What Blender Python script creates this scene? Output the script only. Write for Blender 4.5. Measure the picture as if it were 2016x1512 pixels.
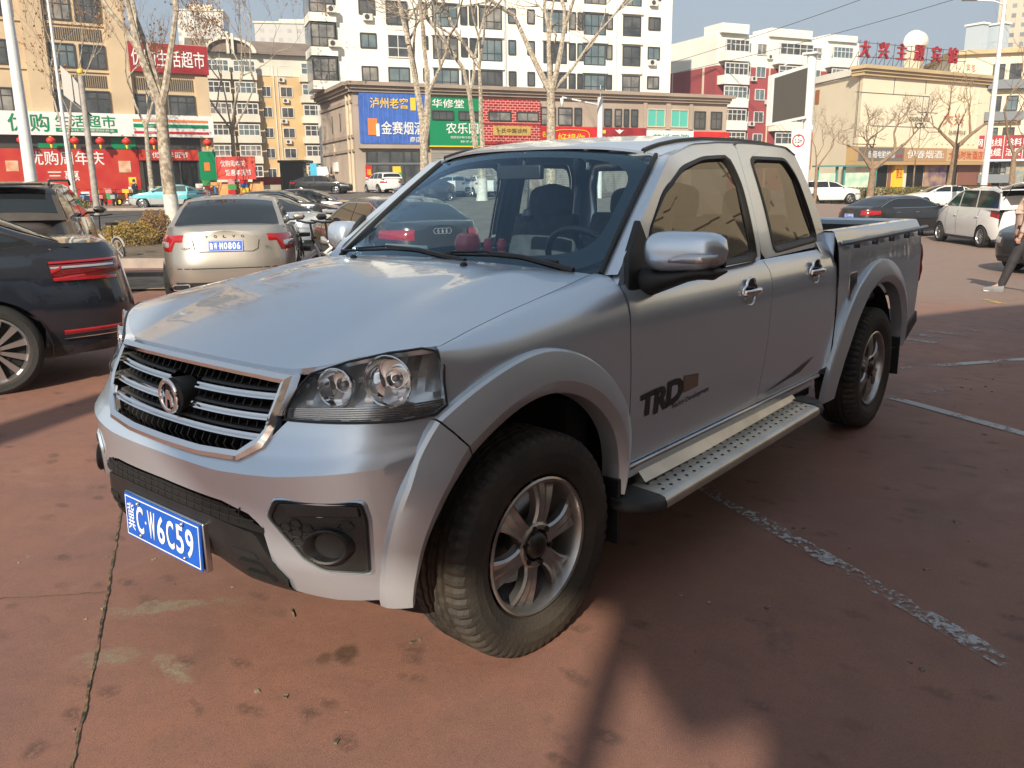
import bpy, math, random, bmesh
from mathutils import Vector, Matrix
from math import sin, cos, pi, radians, sqrt
random.seed(7)
for o in list(bpy.data.objects): bpy.data.objects.remove(o)
SC = bpy.context.scene
COL = SC.collection
# ---------------------------------------------------------------- camera
CAMP = Vector((1.924, 2.337, 1.458)); YAW, PITCH, ROLL = 3.8374, -0.23424, -0.01225
cam = bpy.data.cameras.new('camera'); camo = bpy.data.objects.new('camera', cam); COL.objects.link(camo)
fwd = Vector((cos(YAW)*cos(PITCH), sin(YAW)*cos(PITCH), sin(PITCH)))
rt = Vector((sin(YAW), -cos(YAW), 0)); up = rt.cross(fwd)
rt2 = rt*cos(ROLL)+up*sin(ROLL); up2 = up*cos(ROLL)-rt*sin(ROLL)
camo.matrix_world = Matrix(((rt2.x, up2.x, -fwd.x, CAMP.x), (rt2.y, up2.y, -fwd.y, CAMP.y), (rt2.z, up2.z, -fwd.z, CAMP.z), (0, 0, 0, 1)))
cam.sensor_width = 36.0; cam.lens = 1661.5/2016*36; cam.clip_start = 0.05; cam.clip_end = 3000
SC.camera = camo
# ---------------------------------------------------------------- sky + sun
SUN_AZ = radians(24); SUN_EL = radians(31)
w = bpy.data.worlds.new('World'); SC.world = w; w.use_nodes = True
nt = w.node_tree; bg = nt.nodes['Background']; bg.inputs['Strength'].default_value = 0.075
sky = nt.nodes.new('ShaderNodeTexSky'); sky.sky_type = 'NISHITA'; sky.sun_disc = False
sky.sun_elevation = SUN_EL; sky.sun_rotation = pi/2-SUN_AZ
sky.air_density = 1.0; sky.dust_density = 1.6; sky.ozone_density = 1.0; sky.altitude = 30
hs_ = nt.nodes.new('ShaderNodeHueSaturation'); hs_.inputs['Saturation'].default_value = .75; hs_.inputs['Value'].default_value = .98
nt.links.new(sky.outputs[0], hs_.inputs['Color']); hz_ = nt.nodes.new('ShaderNodeMixRGB'); hz_.inputs[0].default_value = .60; hz_.inputs[2].default_value = (4.1, 4.8, 5.7, 1); nt.links.new(hs_.outputs[0], hz_.inputs[1]); nt.links.new(hz_.outputs[0], bg.inputs[0])
sl = bpy.data.lights.new('sun', 'SUN'); sl.energy = 5.0; sl.angle = radians(0.4); sl.color = (1, .89, .72)
so = bpy.data.objects.new('sun', sl); COL.objects.link(so)
sdir = Vector((cos(SUN_AZ)*cos(SUN_EL), sin(SUN_AZ)*cos(SUN_EL), sin(SUN_EL)))
so.rotation_euler = sdir.to_track_quat('Z', 'Y').to_euler(); so.location = (20, 20, 40)
SC.view_settings.view_transform = 'Standard'; SC.view_settings.look = 'None'; SC.view_settings.exposure = 0.60
SC.cycles.max_bounces = 7; SC.cycles.transparent_max_bounces = 12; SC.cycles.caustics_reflective = False; SC.cycles.caustics_refractive = False
# ---------------------------------------------------------------- helpers
def lerp(a, b, t): return a+(b-a)*t
def interp(x, xs, ys):
    if x <= xs[0]: return ys[0]
    for i in range(1, len(xs)):
        if x <= xs[i]: return lerp(ys[i-1], ys[i], (x-xs[i-1])/(xs[i]-xs[i-1]))
    return ys[-1]
MATS = {}
def mat(name, col, rough=.5, metal=0, coat=0, var=0, vscale=4, bump=0, bscale=60, emit=None, spec=None, col2=None, aniso=None, vdet=4, rvar=0, crough=.05):
    if name in MATS: return MATS[name]
    m = bpy.data.materials.new(name); m.use_nodes = True; MATS[name] = m
    n = m.node_tree; b = n.nodes['Principled BSDF']; L = n.links.new
    c = (*col, 1)
    b.inputs['Base Color'].default_value = c; b.inputs['Roughness'].default_value = rough
    b.inputs['Metallic'].default_value = metal; b.inputs['Coat Weight'].default_value = coat; b.inputs['Coat Roughness'].default_value = crough
    if spec is not None: b.inputs['Specular IOR Level'].default_value = spec
    if var or col2:
        tc = n.nodes.new('ShaderNodeTexCoord'); no = n.nodes.new('ShaderNodeTexNoise'); no.inputs['Scale'].default_value = vscale; no.inputs['Detail'].default_value = vdet
        L(tc.outputs['Object'], no.inputs['Vector'])
        rp = n.nodes.new('ShaderNodeValToRGB'); rp.color_ramp.elements[0].position = .35; rp.color_ramp.elements[1].position = .65
        c2 = col2 if col2 else tuple(min(1, k*(1+var)) for k in col)
        rp.color_ramp.elements[0].color = (*(col if col2 else tuple(k*(1-var) for k in col)), 1); rp.color_ramp.elements[1].color = (*c2, 1)
        L(no.outputs['Fac'], rp.inputs['Fac']); L(rp.outputs['Color'], b.inputs['Base Color'])
        if rvar:
            mr = n.nodes.new('ShaderNodeMapRange'); mr.inputs[3].default_value = rough-rvar; mr.inputs[4].default_value = rough+rvar
            L(no.outputs['Fac'], mr.inputs[0]); L(mr.outputs[0], b.inputs['Roughness'])
    if bump:
        tc = n.nodes.new('ShaderNodeTexCoord'); no = n.nodes.new('ShaderNodeTexNoise'); no.inputs['Scale'].default_value = bscale; no.inputs['Detail'].default_value = 5
        L(tc.outputs['Object'], no.inputs['Vector']); bp = n.nodes.new('ShaderNodeBump'); bp.inputs['Strength'].default_value = bump; bp.inputs['Distance'].default_value = .02
        L(no.outputs['Fac'], bp.inputs['Height']); L(bp.outputs[0], b.inputs['Normal'])
    if emit: b.inputs['Emission Color'].default_value = (*emit[:3], 1); b.inputs['Emission Strength'].default_value = emit[3]
    return m
def glass(name, tint, refl=1.0, ior=1.5):
    if name in MATS: return MATS[name]
    m = bpy.data.materials.new(name); m.use_nodes = True; MATS[name] = m
    n = m.node_tree; n.nodes.remove(n.nodes['Principled BSDF']); out = n.nodes['Material Output']
    t = n.nodes.new('ShaderNodeBsdfTransparent'); t.inputs[0].default_value = (*tint, 1)
    g = n.nodes.new('ShaderNodeBsdfGlossy'); g.inputs['Roughness'].default_value = .0; g.inputs[0].default_value = (refl, refl, refl, 1) if isinstance(refl, (int, float)) else (*refl, 1)
    # Schlick reflectance from |N.I|, the same from both sides of the sheet
    ge = n.nodes.new('ShaderNodeNewGeometry'); dp = n.nodes.new('ShaderNodeVectorMath'); dp.operation = 'DOT_PRODUCT'; n.links.new(ge.outputs['Normal'], dp.inputs[0]); n.links.new(ge.outputs['Incoming'], dp.inputs[1])
    def mth(op, a, b=None):
        q = n.nodes.new('ShaderNodeMath'); q.operation = op
        for i, v in enumerate((a, b)):
            if v is None: continue
            if isinstance(v, (int, float)): q.inputs[i].default_value = v
            else: n.links.new(v, q.inputs[i])
        return q.outputs[0]
    r0 = ((ior-1)/(ior+1))**2; f_ = mth('POWER', mth('SUBTRACT', 1.0, mth('ABSOLUTE', dp.outputs['Value'])), 5.0); f_ = mth('ADD', mth('MULTIPLY', f_, 1-r0), r0)
    x = n.nodes.new('ShaderNodeMixShader')
    n.links.new(f_, x.inputs[0]); n.links.new(t.outputs[0], x.inputs[1]); n.links.new(g.outputs[0], x.inputs[2]); n.links.new(x.outputs[0], out.inputs[0])
    return m
class MB:
    def __init__(s): s.v = []; s.f = []; s.m = []
    def add(s, vs, fs, mi=0):
        k = len(s.v); s.v += [tuple(p) for p in vs]; s.f += [tuple(i+k for i in f) for f in fs]; s.m += [mi]*len(fs); return s
    def box(s, c, d, rz=0, mi=0, ry=0):
        vs = []
        for x in (-.5, .5):
            for y in (-.5, .5):
                for z in (-.5, .5):
                    p = Vector((x*d[0], y*d[1], z*d[2]))
                    if ry: p = Matrix.Rotation(ry, 3, 'Y') @ p
                    if rz: p = Matrix.Rotation(rz, 3, 'Z') @ p
                    vs.append(p+Vector(c))
        return s.add(vs, [(0, 1, 3, 2), (4, 6, 7, 5), (0, 4, 5, 1), (2, 3, 7, 6), (0, 2, 6, 4), (1, 5, 7, 3)], mi)
    def tube(s, pts, r, n=8, mi=0, closed=False, caps=True):
        pts = [Vector(p) for p in pts]; N = len(pts); rings = []
        rr = r if isinstance(r, (list, tuple)) else [r]*N
        prev = None
        for i, p in enumerate(pts):
            a = pts[(i-1) % N] if (i or closed) else p; b = pts[(i+1) % N] if (i < N-1 or closed) else p
            d = (b-a).normalized() if (b-a).length > 1e-9 else Vector((0, 0, 1))
            if prev is None:
                u = d.orthogonal().normalized()
            else:
                u = (prev-d*prev.dot(d)); u = u.normalized() if u.length > 1e-6 else d.orthogonal().normalized()
            prev = u; v = d.cross(u)
            rings.append([p+(u*cos(2*pi*k/n)+v*sin(2*pi*k/n))*rr[i] for k in range(n)])
        vs = [q for R in rings for q in R]; fs = []
        for i in range(N if closed else N-1):
            for k in range(n):
                a = i*n+k; b = i*n+(k+1) % n; c = ((i+1) % N)*n+(k+1) % n; d = ((i+1) % N)*n+k
                fs.append((a, b, c, d))
        if caps and not closed: fs += [tuple(range(n))[::-1], tuple((N-1)*n+k for k in range(n))]
        return s.add(vs, fs, mi)
    def grid(s, rows, closed=False, flip=False, mi=0, wrap=False):
        n = len(rows[0]); vs = [p for r in rows for p in r]; fs = []
        R = len(rows)
        for i in range(R if wrap else R-1):
            for k in range(n if closed else n-1):
                a = i*n+k; b = i*n+(k+1) % n; c = ((i+1) % R)*n+(k+1) % n; d = ((i+1) % R)*n+k
                fs.append((a, d, c, b) if flip else (a, b, c, d))
        return s.add(vs, fs, mi)
    def lathe(s, prof, o=(0, 0, 0), ax='Y', n=48, mi=0, sgn=1):   # prof: (radius, offset along axis)
        rows = []
        for r, a in prof:
            row = []
            for k in range(n):
                t = 2*pi*k/n
                row.append((o[0]+r*cos(t), o[1]+a*sgn, o[2]+r*sin(t)) if ax == 'Y' else ((o[0]+a*sgn, o[1]+r*cos(t), o[2]+r*sin(t)) if ax == 'X' else (o[0]+r*cos(t), o[1]+r*sin(t), o[2]+a*sgn)))
            rows.append(row)
        return s.grid(rows, closed=True, mi=mi)
    def prism(s, poly, fa, fb, mi=0):   # poly 2D list; fa, fb map 2D -> 3D for the two faces
        n = len(poly); vs = [fa(*p) for p in poly]+[fb(*p) for p in poly]
        fs = [tuple(range(n)), tuple(range(2*n-1, n-1, -1))]+[(k, n+k, n+(k+1) % n, (k+1) % n) for k in range(n)]
        return s.add(vs, fs, mi)
    def strip(s, outer, inner, mi=0, closed=True):
        n = len(outer); fs = [(k, (k+1) % n, n+(k+1) % n, n+k) for k in range(n if closed else n-1)]
        return s.add(list(outer)+list(inner), fs, mi)
    def build(s, name, m, parent=None, smooth=True, bevel=0, angle=40, label=None, solid=0, sub=0, rim=0):
        me = bpy.data.meshes.new(name); me.from_pydata([tuple(p) for p in s.v], [], s.f)
        ms = m if isinstance(m, (list, tuple)) else [m]
        for q in ms: me.materials.append(q)
        if len(ms) > 1: me.polygons.foreach_set('material_index', s.m)
        bm = bmesh.new(); bm.from_mesh(me); bmesh.ops.remove_doubles(bm, verts=bm.verts, dist=1e-5); bmesh.ops.recalc_face_normals(bm, faces=bm.faces)
        if rim:
            bm.normal_update(); be = [e for e in bm.edges if len(e.link_faces) == 1]; nn = {v: v.normal.copy() for e in be for v in e.verts}
            r = bmesh.ops.extrude_edge_only(bm, edges=be); nv = [g for g in r['geom'] if isinstance(g, bmesh.types.BMVert)]
            for v in nv:
                o_ = min(nn, key=lambda q: (q.co-v.co).length_squared); v.co -= nn[o_]*rim
            bm.normal_update()
        if smooth:
            for e in bm.edges:
                if len(e.link_faces) == 2 and e.calc_face_angle(0) > radians(angle): e.smooth = False
        bm.to_mesh(me); bm.free()
        if smooth: me.polygons.foreach_set('use_smooth', [True]*len(me.polygons))
        o = bpy.data.objects.new(name, me); COL.objects.link(o)
        if parent: o.parent = parent
        if solid:
            q = o.modifiers.new('solid', 'SOLIDIFY'); q.thickness = solid; q.offset = -1
        if bevel:
            q = o.modifiers.new('bevel', 'BEVEL'); q.width = bevel; q.segments = 2; q.limit_method = 'ANGLE'; q.angle_limit = radians(35)
        if sub:
            q = o.modifiers.new('sub', 'SUBSURF'); q.levels = sub; q.render_levels = sub
        if label: o['label'] = label
        return o
def thing(name, label, cat, loc=(0, 0, 0), rz=0, group=None):
    o = bpy.data.objects.new(name, None); COL.objects.link(o); o.location = loc; o.rotation_euler = (0, 0, rz)
    o['label'] = label; o['category'] = cat
    if group: o['group'] = group
    return o
def tag(o, label, cat, group=None):
    o['label'] = label; o['category'] = cat
    if group: o['group'] = group
    return o
def struct(o): o['kind'] = 'structure'; return o
def copy_tree(o, parent=None):
    c = o.copy(); COL.objects.link(c)
    if parent: c.parent = parent
    for ch in list(o.children): copy_tree(ch, c)
    return c
_fc = {}
def text_mesh(s, bold=0, ext=0):
    if ord(s[0]) > 255: bold = min(bold, .009 if s != '冀' else 0)
    k = (s, bold, ext)
    if k in _fc: return _fc[k]
    cu = bpy.data.curves.new('t', 'FONT'); cu.body = s; cu.size = 1; cu.extrude = ext; cu.offset = bold; cu.resolution_u = 3
    cu.align_x = 'LEFT'; ob = bpy.data.objects.new('t', cu); COL.objects.link(ob)
    bpy.context.view_layer.update()
    dg = bpy.context.evaluated_depsgraph_get(); me = bpy.data.meshes.new_from_object(ob.evaluated_get(dg))
    vs = [v.co.copy() for v in me.vertices]; fs = [tuple(p.vertices) for p in me.polygons]
    bpy.data.objects.remove(ob); bpy.data.curves.remove(cu); bpy.data.meshes.remove(me)
    if vs:
        x0 = min(v.x for v in vs); x1 = max(v.x for v in vs); y0 = min(v.y for v in vs); y1 = max(v.y for v in vs)
    else: x0 = x1 = y0 = y1 = 0
    _fc[k] = (vs, fs, x0, x1, y0, y1); return _fc[k]
def put_text(mb, s, o, ux, uz, w, h, bold=0.02, ext=0, mi=0, depth=0, f=None):
    """fit text s in a w x h box whose lower-left corner is o; ux, uz unit vectors along and up"""
    vs, fs, x0, x1, y0, y1 = text_mesh(s, bold, ext)
    if not vs: return mb
    ux = Vector(ux); uz = Vector(uz); nn = ux.cross(uz); o = Vector(o)
    out = []
    for v in vs:
        a = (v.x-x0)/(x1-x0)*w; b = (v.y-y0)/max(1e-6, (y1-y0))*h
        p = o+ux*a+uz*b+nn*((v.z/ext*depth/2) if ext else 0)
        if f: p = f(p)
        out.append(p)
    return mb.add(out, fs, mi)
CARPOS = {'skoda': (0.72, -5.71, 5.969, -0.04), 'volvo': (-5.72, -9.64, 4.067, -0.15), 'brown': (-3.59, -12.22, 4.206, -0.15), 'lightblue': (-11.59, -17.66, 1.693, -0.22), 'audi6': (-17.84, -25.71, 2.234, -0.17), 'audi2': (-20.14, -26.85, 2.234, -0.14), 'blk3': (-40.36, -52.02, 2.129, 0.74), 'darkaudi': (-8.48, -9.23, 4.346, -0.19), 'wsuv': (-43.78, -48.74, 4.363, 0.76), 'dkblue': (-35.23, -35.41, 0.14, 0.34), 'silver': (-40.38, -38.68, 5.76, 0.52), 'wc1': (-41.74, -39.52, 4.049, 0.56), 'wc2': (-42.34, -37.18, 4.119, 0.54), 'taxi': (-25.49, -47.79, 5.62, 0.16), 'whiteleft': (-22.32, -62.23, 2.443, 0.21), 'vw': (-30.81, -6.68, 2.653, -0.58), 'mpv': (-27.77, -3.28, 3.787, -0.57), 'whiteR': (-61.51, -20.37, 2.234, -0.3), 'smallwhite': (-61.16, -12.62, 5.411, -0.49), 'hatch': (-20.21, 0.36, 5.76, -0.53)}
GAN = [-32, -22, -12, 0, 12, 24, 32] ; GDS = [0, 6, 12, 19, 27, 36, 54, 70, 100, 300] ; GT = [[0, 0, -0.1, -0.18, -0.2, -0.15, 0.1, 0.2, 0.3, 0.5], [0, 0, -0.12, -0.2, -0.2, -0.15, 0.12, 0.25, 0.4, 0.6], [0, 0, -0.13, -0.24, -0.22, -0.16, 0.35, 0.78, 1.0, 1.2], [0, 0, -0.13, -0.25, -0.25, -0.2, 0.4, 0.85, 1.1, 1.2], [0, 0, -0.13, -0.35, -0.4, -0.4, -0.1, 0.1, 0.3, 0.5], [0, 0, -0.13, -0.5, -0.57, -0.58, -0.56, -0.45, -0.3, -0.3], [0, 0, -0.13, -0.5, -0.57, -0.58, -0.56, -0.45, -0.3, -0.3]]
TREEPOS = {'main': (-10.98, -21.22), 'thin1': (-21.71, -52.04), 'thin2': (-25.26, -49.35), 'L2': (-37.12, -58.55), 'mid1': (-34.74, -34.89), 'mid2': (-37.68, -32.92), 'mid3': (-41.18, -30.3), 'R1': (-61.23, -17.21), 'R2': (-61.42, -12.3), 'R3': (-59.7, -20.6), 'R4': (-59.58, -8.27), 'R5': (-68.46, -16.35)}
SHPOS = [(-9.21, -20.21), (-10.15, -20.64), (-9.18, -21.02)]
BKPOS = [(-6.21, -8.83), (-6.56, -8.87), (-7.17, -17.2)]
PPOS = (-13.33, 0.01)
# ---------------------------------------------------------------- materials
def ground_mat(name, base, base2, spot, stain, scale=1.0, smears=()):
    m = bpy.data.materials.new(name); m.use_nodes = True; n = m.node_tree; L = n.links.new; b = n.nodes['Principled BSDF']
    tc = n.nodes.new('ShaderNodeTexCoord')
    def noise(sc, det=4, rough=.55, vec=None, dist=0):
        q = n.nodes.new('ShaderNodeTexNoise'); q.inputs['Scale'].default_value = sc*scale; q.inputs['Detail'].default_value = det; q.inputs['Roughness'].default_value = rough; q.inputs['Distortion'].default_value = dist
        L(vec or tc.outputs['Object'], q.inputs['Vector']); return q
    def ramp(src, p0, p1, c0=(0, 0, 0), c1=(1, 1, 1)):
        r = n.nodes.new('ShaderNodeValToRGB'); r.color_ramp.elements[0].position = p0; r.color_ramp.elements[1].position = p1
        r.color_ramp.elements[0].color = (*c0, 1); r.color_ramp.elements[1].color = (*c1, 1); L(src, r.inputs['Fac']); return r
    def mix(f, a, c, k=1.0):
        x = n.nodes.new('ShaderNodeMix'); x.data_type = 'RGBA'
        if k != 1.0:
            mm = n.nodes.new('ShaderNodeMath'); mm.operation = 'MULTIPLY'; mm.inputs[1].default_value = k; L(f, mm.inputs[0]); f = mm.outputs[0]
        L(f, x.inputs[0]); L(a, x.inputs[6])
        if isinstance(c, tuple): x.inputs[7].default_value = (*c, 1)
        else: L(c, x.inputs[7])
        return x.outputs[2]
    big = ramp(noise(.55, 5, .6).outputs['Fac'], .35, .68, base, base2).outputs[0]
    col = mix(ramp(noise(7, 6, .7, dist=.4).outputs['Fac'], .42, .68).outputs[0], big, stain, .35); col = mix(ramp(noise(45, 4, .8).outputs['Fac'], .5, .68).outputs[0], col, stain, .45); col = mix(ramp(noise(.9, 7, .7, dist=.5).outputs['Fac'], .56, .66).outputs[0], col, (.33, .20, .155), .4)
    col = mix(ramp(noise(2.3, 5, .65, dist=.8).outputs['Fac'], .55, .72).outputs[0], col, stain, .45)
    # dark oil and gum spots
    map_ = n.nodes.new('ShaderNodeMapping'); map_.inputs['Scale'].default_value = (1, .6, 1); map_.inputs['Rotation'].default_value = (0, 0, .6); L(tc.outputs['Object'], map_.inputs[0])
    nd = noise(3, 3); ad = n.nodes.new('ShaderNodeMixRGB'); ad.inputs[0].default_value = .12; L(map_.outputs[0], ad.inputs[1]); L(nd.outputs['Color'], ad.inputs[2])
    vo = n.nodes.new('ShaderNodeTexVoronoi'); vo.inputs['Scale'].default_value = 11*scale; L(ad.outputs[0], vo.inputs['Vector'])
    sp = ramp(vo.outputs['Distance'], .16, .36, (1, 1, 1), (0, 0, 0)).outputs[0]
    gate = ramp(vo.outputs['Color'], .46, .70).outputs[0]
    mm = n.nodes.new('ShaderNodeMath'); mm.operation = 'MULTIPLY'; L(sp, mm.inputs[0]); L(gate, mm.inputs[1])
    m2 = n.nodes.new('ShaderNodeMath'); m2.operation = 'MULTIPLY'; L(mm.outputs[0], m2.inputs[0]); L(ramp(noise(38, 5, .7).outputs['Fac'], .38, .52).outputs[0], m2.inputs[1])
    col = mix(m2.outputs[0], col, spot, .5)
    # pale specks
    v2 = n.nodes.new('ShaderNodeTexVoronoi'); v2.inputs['Scale'].default_value = 60*scale; L(tc.outputs['Object'], v2.inputs['Vector'])
    s2 = ramp(v2.outputs['Distance'], .05, .12, (1, 1, 1), (0, 0, 0)).outputs[0]; g2 = ramp(v2.outputs['Color'], .86, .9).outputs[0]
    m3 = n.nodes.new('ShaderNodeMath'); m3.operation = 'MULTIPLY'; L(s2, m3.inputs[0]); L(g2, m3.inputs[1])
    col = mix(m3.outputs[0], col, (.55, .45, .38), .5)
    for (cx, cy, rx, ry, rot, cc, k, th) in smears:
        mp = n.nodes.new('ShaderNodeMapping'); mp.vector_type = 'TEXTURE'; mp.inputs['Location'].default_value = (cx, cy, 0); mp.inputs['Rotation'].default_value = (0, 0, rot); mp.inputs['Scale'].default_value = (rx, ry, 50)
        nz = noise(6/scale, 5, .65, dist=.6); am = n.nodes.new('ShaderNodeMixRGB'); am.blend_type = 'LINEAR_LIGHT'; am.inputs[0].default_value = .10*max(rx, ry)/.2; L(tc.outputs['Object'], am.inputs[1]); L(nz.outputs['Color'], am.inputs[2]); L(am.outputs[0], mp.inputs[0])
        ln = n.nodes.new('ShaderNodeVectorMath'); ln.operation = 'LENGTH'; L(mp.outputs[0], ln.inputs[0])
        e_ = ramp(ln.outputs['Value'], .55, 1.0, (1, 1, 1), (0, 0, 0)).outputs[0]; nn_ = ramp(noise(22/scale, 6, .75).outputs['Fac'], th, th+.22).outputs[0]
        m4 = n.nodes.new('ShaderNodeMath'); m4.operation = 'MULTIPLY'; L(e_, m4.inputs[0]); L(nn_, m4.inputs[1]); col = mix(m4.outputs[0], col, cc, k)
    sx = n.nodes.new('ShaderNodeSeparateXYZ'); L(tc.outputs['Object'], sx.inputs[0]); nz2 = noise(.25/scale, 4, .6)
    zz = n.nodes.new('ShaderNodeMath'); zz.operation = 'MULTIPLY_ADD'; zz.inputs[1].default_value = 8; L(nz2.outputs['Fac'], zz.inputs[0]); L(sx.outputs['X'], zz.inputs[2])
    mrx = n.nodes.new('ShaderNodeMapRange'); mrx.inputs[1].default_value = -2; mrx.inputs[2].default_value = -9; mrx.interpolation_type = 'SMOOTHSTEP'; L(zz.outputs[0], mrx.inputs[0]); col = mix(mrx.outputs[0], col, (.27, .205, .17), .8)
    gr = ramp(noise(170, 3, .7).outputs['Fac'], .3, .7, (.72, .70, .70), (1.22, 1.2, 1.18)).outputs[0]; gm = n.nodes.new('ShaderNodeMixRGB'); gm.blend_type = 'MULTIPLY'; gm.inputs[0].default_value = .75; L(col, gm.inputs[1]); L(gr, gm.inputs[2]); col = gm.outputs[0]
    L(col, b.inputs['Base Color'])
    rr = n.nodes.new('ShaderNodeMapRange'); rr.inputs[3].default_value = .5; rr.inputs[4].default_value = .85; L(noise(4, 4).outputs['Fac'], rr.inputs[0]); L(rr.outputs[0], b.inputs['Roughness'])
    bp = n.nodes.new('ShaderNodeBump'); bp.inputs['Strength'].default_value = .8; bp.inputs['Distance'].default_value = .004
    hb = noise(260, 5, .75); L(hb.outputs['Fac'], bp.inputs['Height'])
    b2 = n.nodes.new('ShaderNodeBump'); b2.inputs['Strength'].default_value = .25; b2.inputs['Distance'].default_value = .02; L(noise(5, 4).outputs['Fac'], b2.inputs['Height'])
    L(b2.outputs[0], bp.inputs['Normal']); L(bp.outputs[0], b.inputs['Normal'])
    MATS[name] = m; return m
PAVE = ground_mat('red_paving', (.30, .145, .098), (.21, .112, .092), (.045, .030, .026), (.165, .092, .075), smears=[(.60, -.36, .26, .045, 2.42, (.25, .235, .165), .75, .36), (.90, -.215, .13, .07, 2.5, (.25, .235, .165), .7, .38), (.80, .0, .15, .045, 1.35, (.30, .29, .20), .8, .40), (.405, .365, .06, .045, .6, (.085, .045, .025), .8, .25), (.47, .335, .045, .03, .6, (.085, .045, .025), .6, .25), (.30, 1.13, .12, .03, .9, (.08, .06, .05), .5, .4), (-.55, 1.4, .2, .05, .5, (.10, .07, .06), .5, .4)])
ASPH = mat('asphalt', (.075, .07, .068), .85, var=.25, vscale=2, bump=.5, bscale=200)
SIDEW = mat('sidewalk', (.24, .19, .15), .85, var=.2, vscale=1.3, bump=.3, bscale=60)
KERB = mat('kerb_stone', (.36, .30, .26), .8, var=.15, vscale=3)
def worn_paint(name, col, thr=.5, sc=26):
    m = bpy.data.materials.new(name); m.use_nodes = True; n = m.node_tree; L = n.links.new; b = n.nodes['Principled BSDF']; out = n.nodes['Material Output']
    b.inputs['Base Color'].default_value = (*col, 1); b.inputs['Roughness'].default_value = .7
    tc = n.nodes.new('ShaderNodeTexCoord'); q = n.nodes.new('ShaderNodeTexNoise'); q.inputs['Scale'].default_value = sc; q.inputs['Detail'].default_value = 8; q.inputs['Roughness'].default_value = .75
    q2 = n.nodes.new('ShaderNodeTexNoise'); q2.inputs['Scale'].default_value = 2.2; q2.inputs['Detail'].default_value = 2
    L(tc.outputs['Object'], q.inputs['Vector']); L(tc.outputs['Object'], q2.inputs['Vector'])
    a = n.nodes.new('ShaderNodeMath'); a.operation = 'MULTIPLY_ADD'; a.inputs[1].default_value = 1.0; L(q2.outputs['Fac'], a.inputs[0]); L(q.outputs['Fac'], a.inputs[2])
    g = n.nodes.new('ShaderNodeMapRange'); g.inputs[1].default_value = thr+.50; g.inputs[2].default_value = thr+.60; L(a.outputs[0], g.inputs[0])
    t = n.nodes.new('ShaderNodeBsdfTransparent'); x = n.nodes.new('ShaderNodeMixShader'); L(g.outputs[0], x.inputs[0]); L(t.outputs[0], x.inputs[1]); L(b.outputs[0], x.inputs[2]); L(x.outputs[0], out.inputs[0])
    MATS[name] = m; return m
def paint(name, col, metal=.85, rough=.3, coat=1.0, dust=.25, dcol=(.42, .37, .31)):
    """car paint: metallic flake under clear coat with a thin uneven film of dust that settles on upward faces"""
    if name in MATS: return MATS[name]
    m = bpy.data.materials.new(name); m.use_nodes = True; n = m.node_tree; L = n.links.new; b = n.nodes['Principled BSDF']; MATS[name] = m
    tc = n.nodes.new('ShaderNodeTexCoord'); q = n.nodes.new('ShaderNodeTexNoise'); q.inputs['Scale'].default_value = 3.5; q.inputs['Detail'].default_value = 8; q.inputs['Roughness'].default_value = .65
    L(tc.outputs['Object'], q.inputs['Vector'])
    ge = n.nodes.new('ShaderNodeNewGeometry'); sx = n.nodes.new('ShaderNodeSeparateXYZ'); L(ge.outputs['Normal'], sx.inputs[0])
    mr = n.nodes.new('ShaderNodeMapRange'); mr.inputs[1].default_value = -.1; mr.inputs[2].default_value = 1; mr.inputs[3].default_value = .25; mr.inputs[4].default_value = 1.5; L(sx.outputs['Z'], mr.inputs[0])
    mm = n.nodes.new('ShaderNodeMath'); mm.operation = 'MULTIPLY'; L(q.outputs['Fac'], mm.inputs[0]); L(mr.outputs[0], mm.inputs[1])
    m2 = n.nodes.new('ShaderNodeMath'); m2.operation = 'MULTIPLY'; m2.inputs[1].default_value = dust; m2.use_clamp = True; L(mm.outputs[0], m2.inputs[0])
    x = n.nodes.new('ShaderNodeMix'); x.data_type = 'RGBA'; L(m2.outputs[0], x.inputs[0]); x.inputs[6].default_value = (*col, 1); x.inputs[7].default_value = (*dcol, 1); L(x.outputs[2], b.inputs['Base Color'])
    me = n.nodes.new('ShaderNodeMath'); me.operation = 'MULTIPLY_ADD'; me.inputs[1].default_value = -metal; me.inputs[2].default_value = metal; L(m2.outputs[0], me.inputs[0]); L(me.outputs[0], b.inputs['Metallic'])
    ct = n.nodes.new('ShaderNodeMath'); ct.operation = 'MULTIPLY_ADD'; ct.inputs[1].default_value = -coat; ct.inputs[2].default_value = coat; L(m2.outputs[0], ct.inputs[0]); L(ct.outputs[0], b.inputs['Coat Weight'])
    b.inputs['Roughness'].default_value = rough; b.inputs['Coat Roughness'].default_value = .04
    return m
SILVER = paint('silver_paint', (.66, .765, .88), .78, .30, 1.0, .22, (.52, .51, .49))
SILV2 = paint('silver_trim_paint', (.60, .67, .74), .65, .38, .5, .28, (.46, .445, .42))
BLK = mat('black_plastic', (.014, .014, .015), .45, var=.2, vscale=20, bump=.15, bscale=300)
BLK2 = mat('grey_black_plastic', (.027, .027, .027), .5, var=.3, vscale=9, bump=.15, bscale=300)
DARK = mat('dark_void', (.006, .006, .006), .8)
RUB = mat('window_rubber', (.018, .017, .016), .42)
CHR = mat('chrome', (.85, .85, .86), .07, 1)
CHRD = mat('chrome_satin', (.55, .55, .56), .25, 1)
ALU = mat('step_aluminium', (.55, .53, .48), .33, .85, var=.12, vscale=6)
RIMM = mat('alloy_rim', (.43, .42, .415), .28, .85, var=.15, vscale=10, bump=.03)
TYRE = mat('tyre_rubber', (.022, .021, .020), .72, col2=(.055, .045, .034), vscale=5, bump=.2, bscale=90)
TYREB = mat('tyre_black', (.018, .018, .018), .75, bump=.2, bscale=60)
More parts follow.
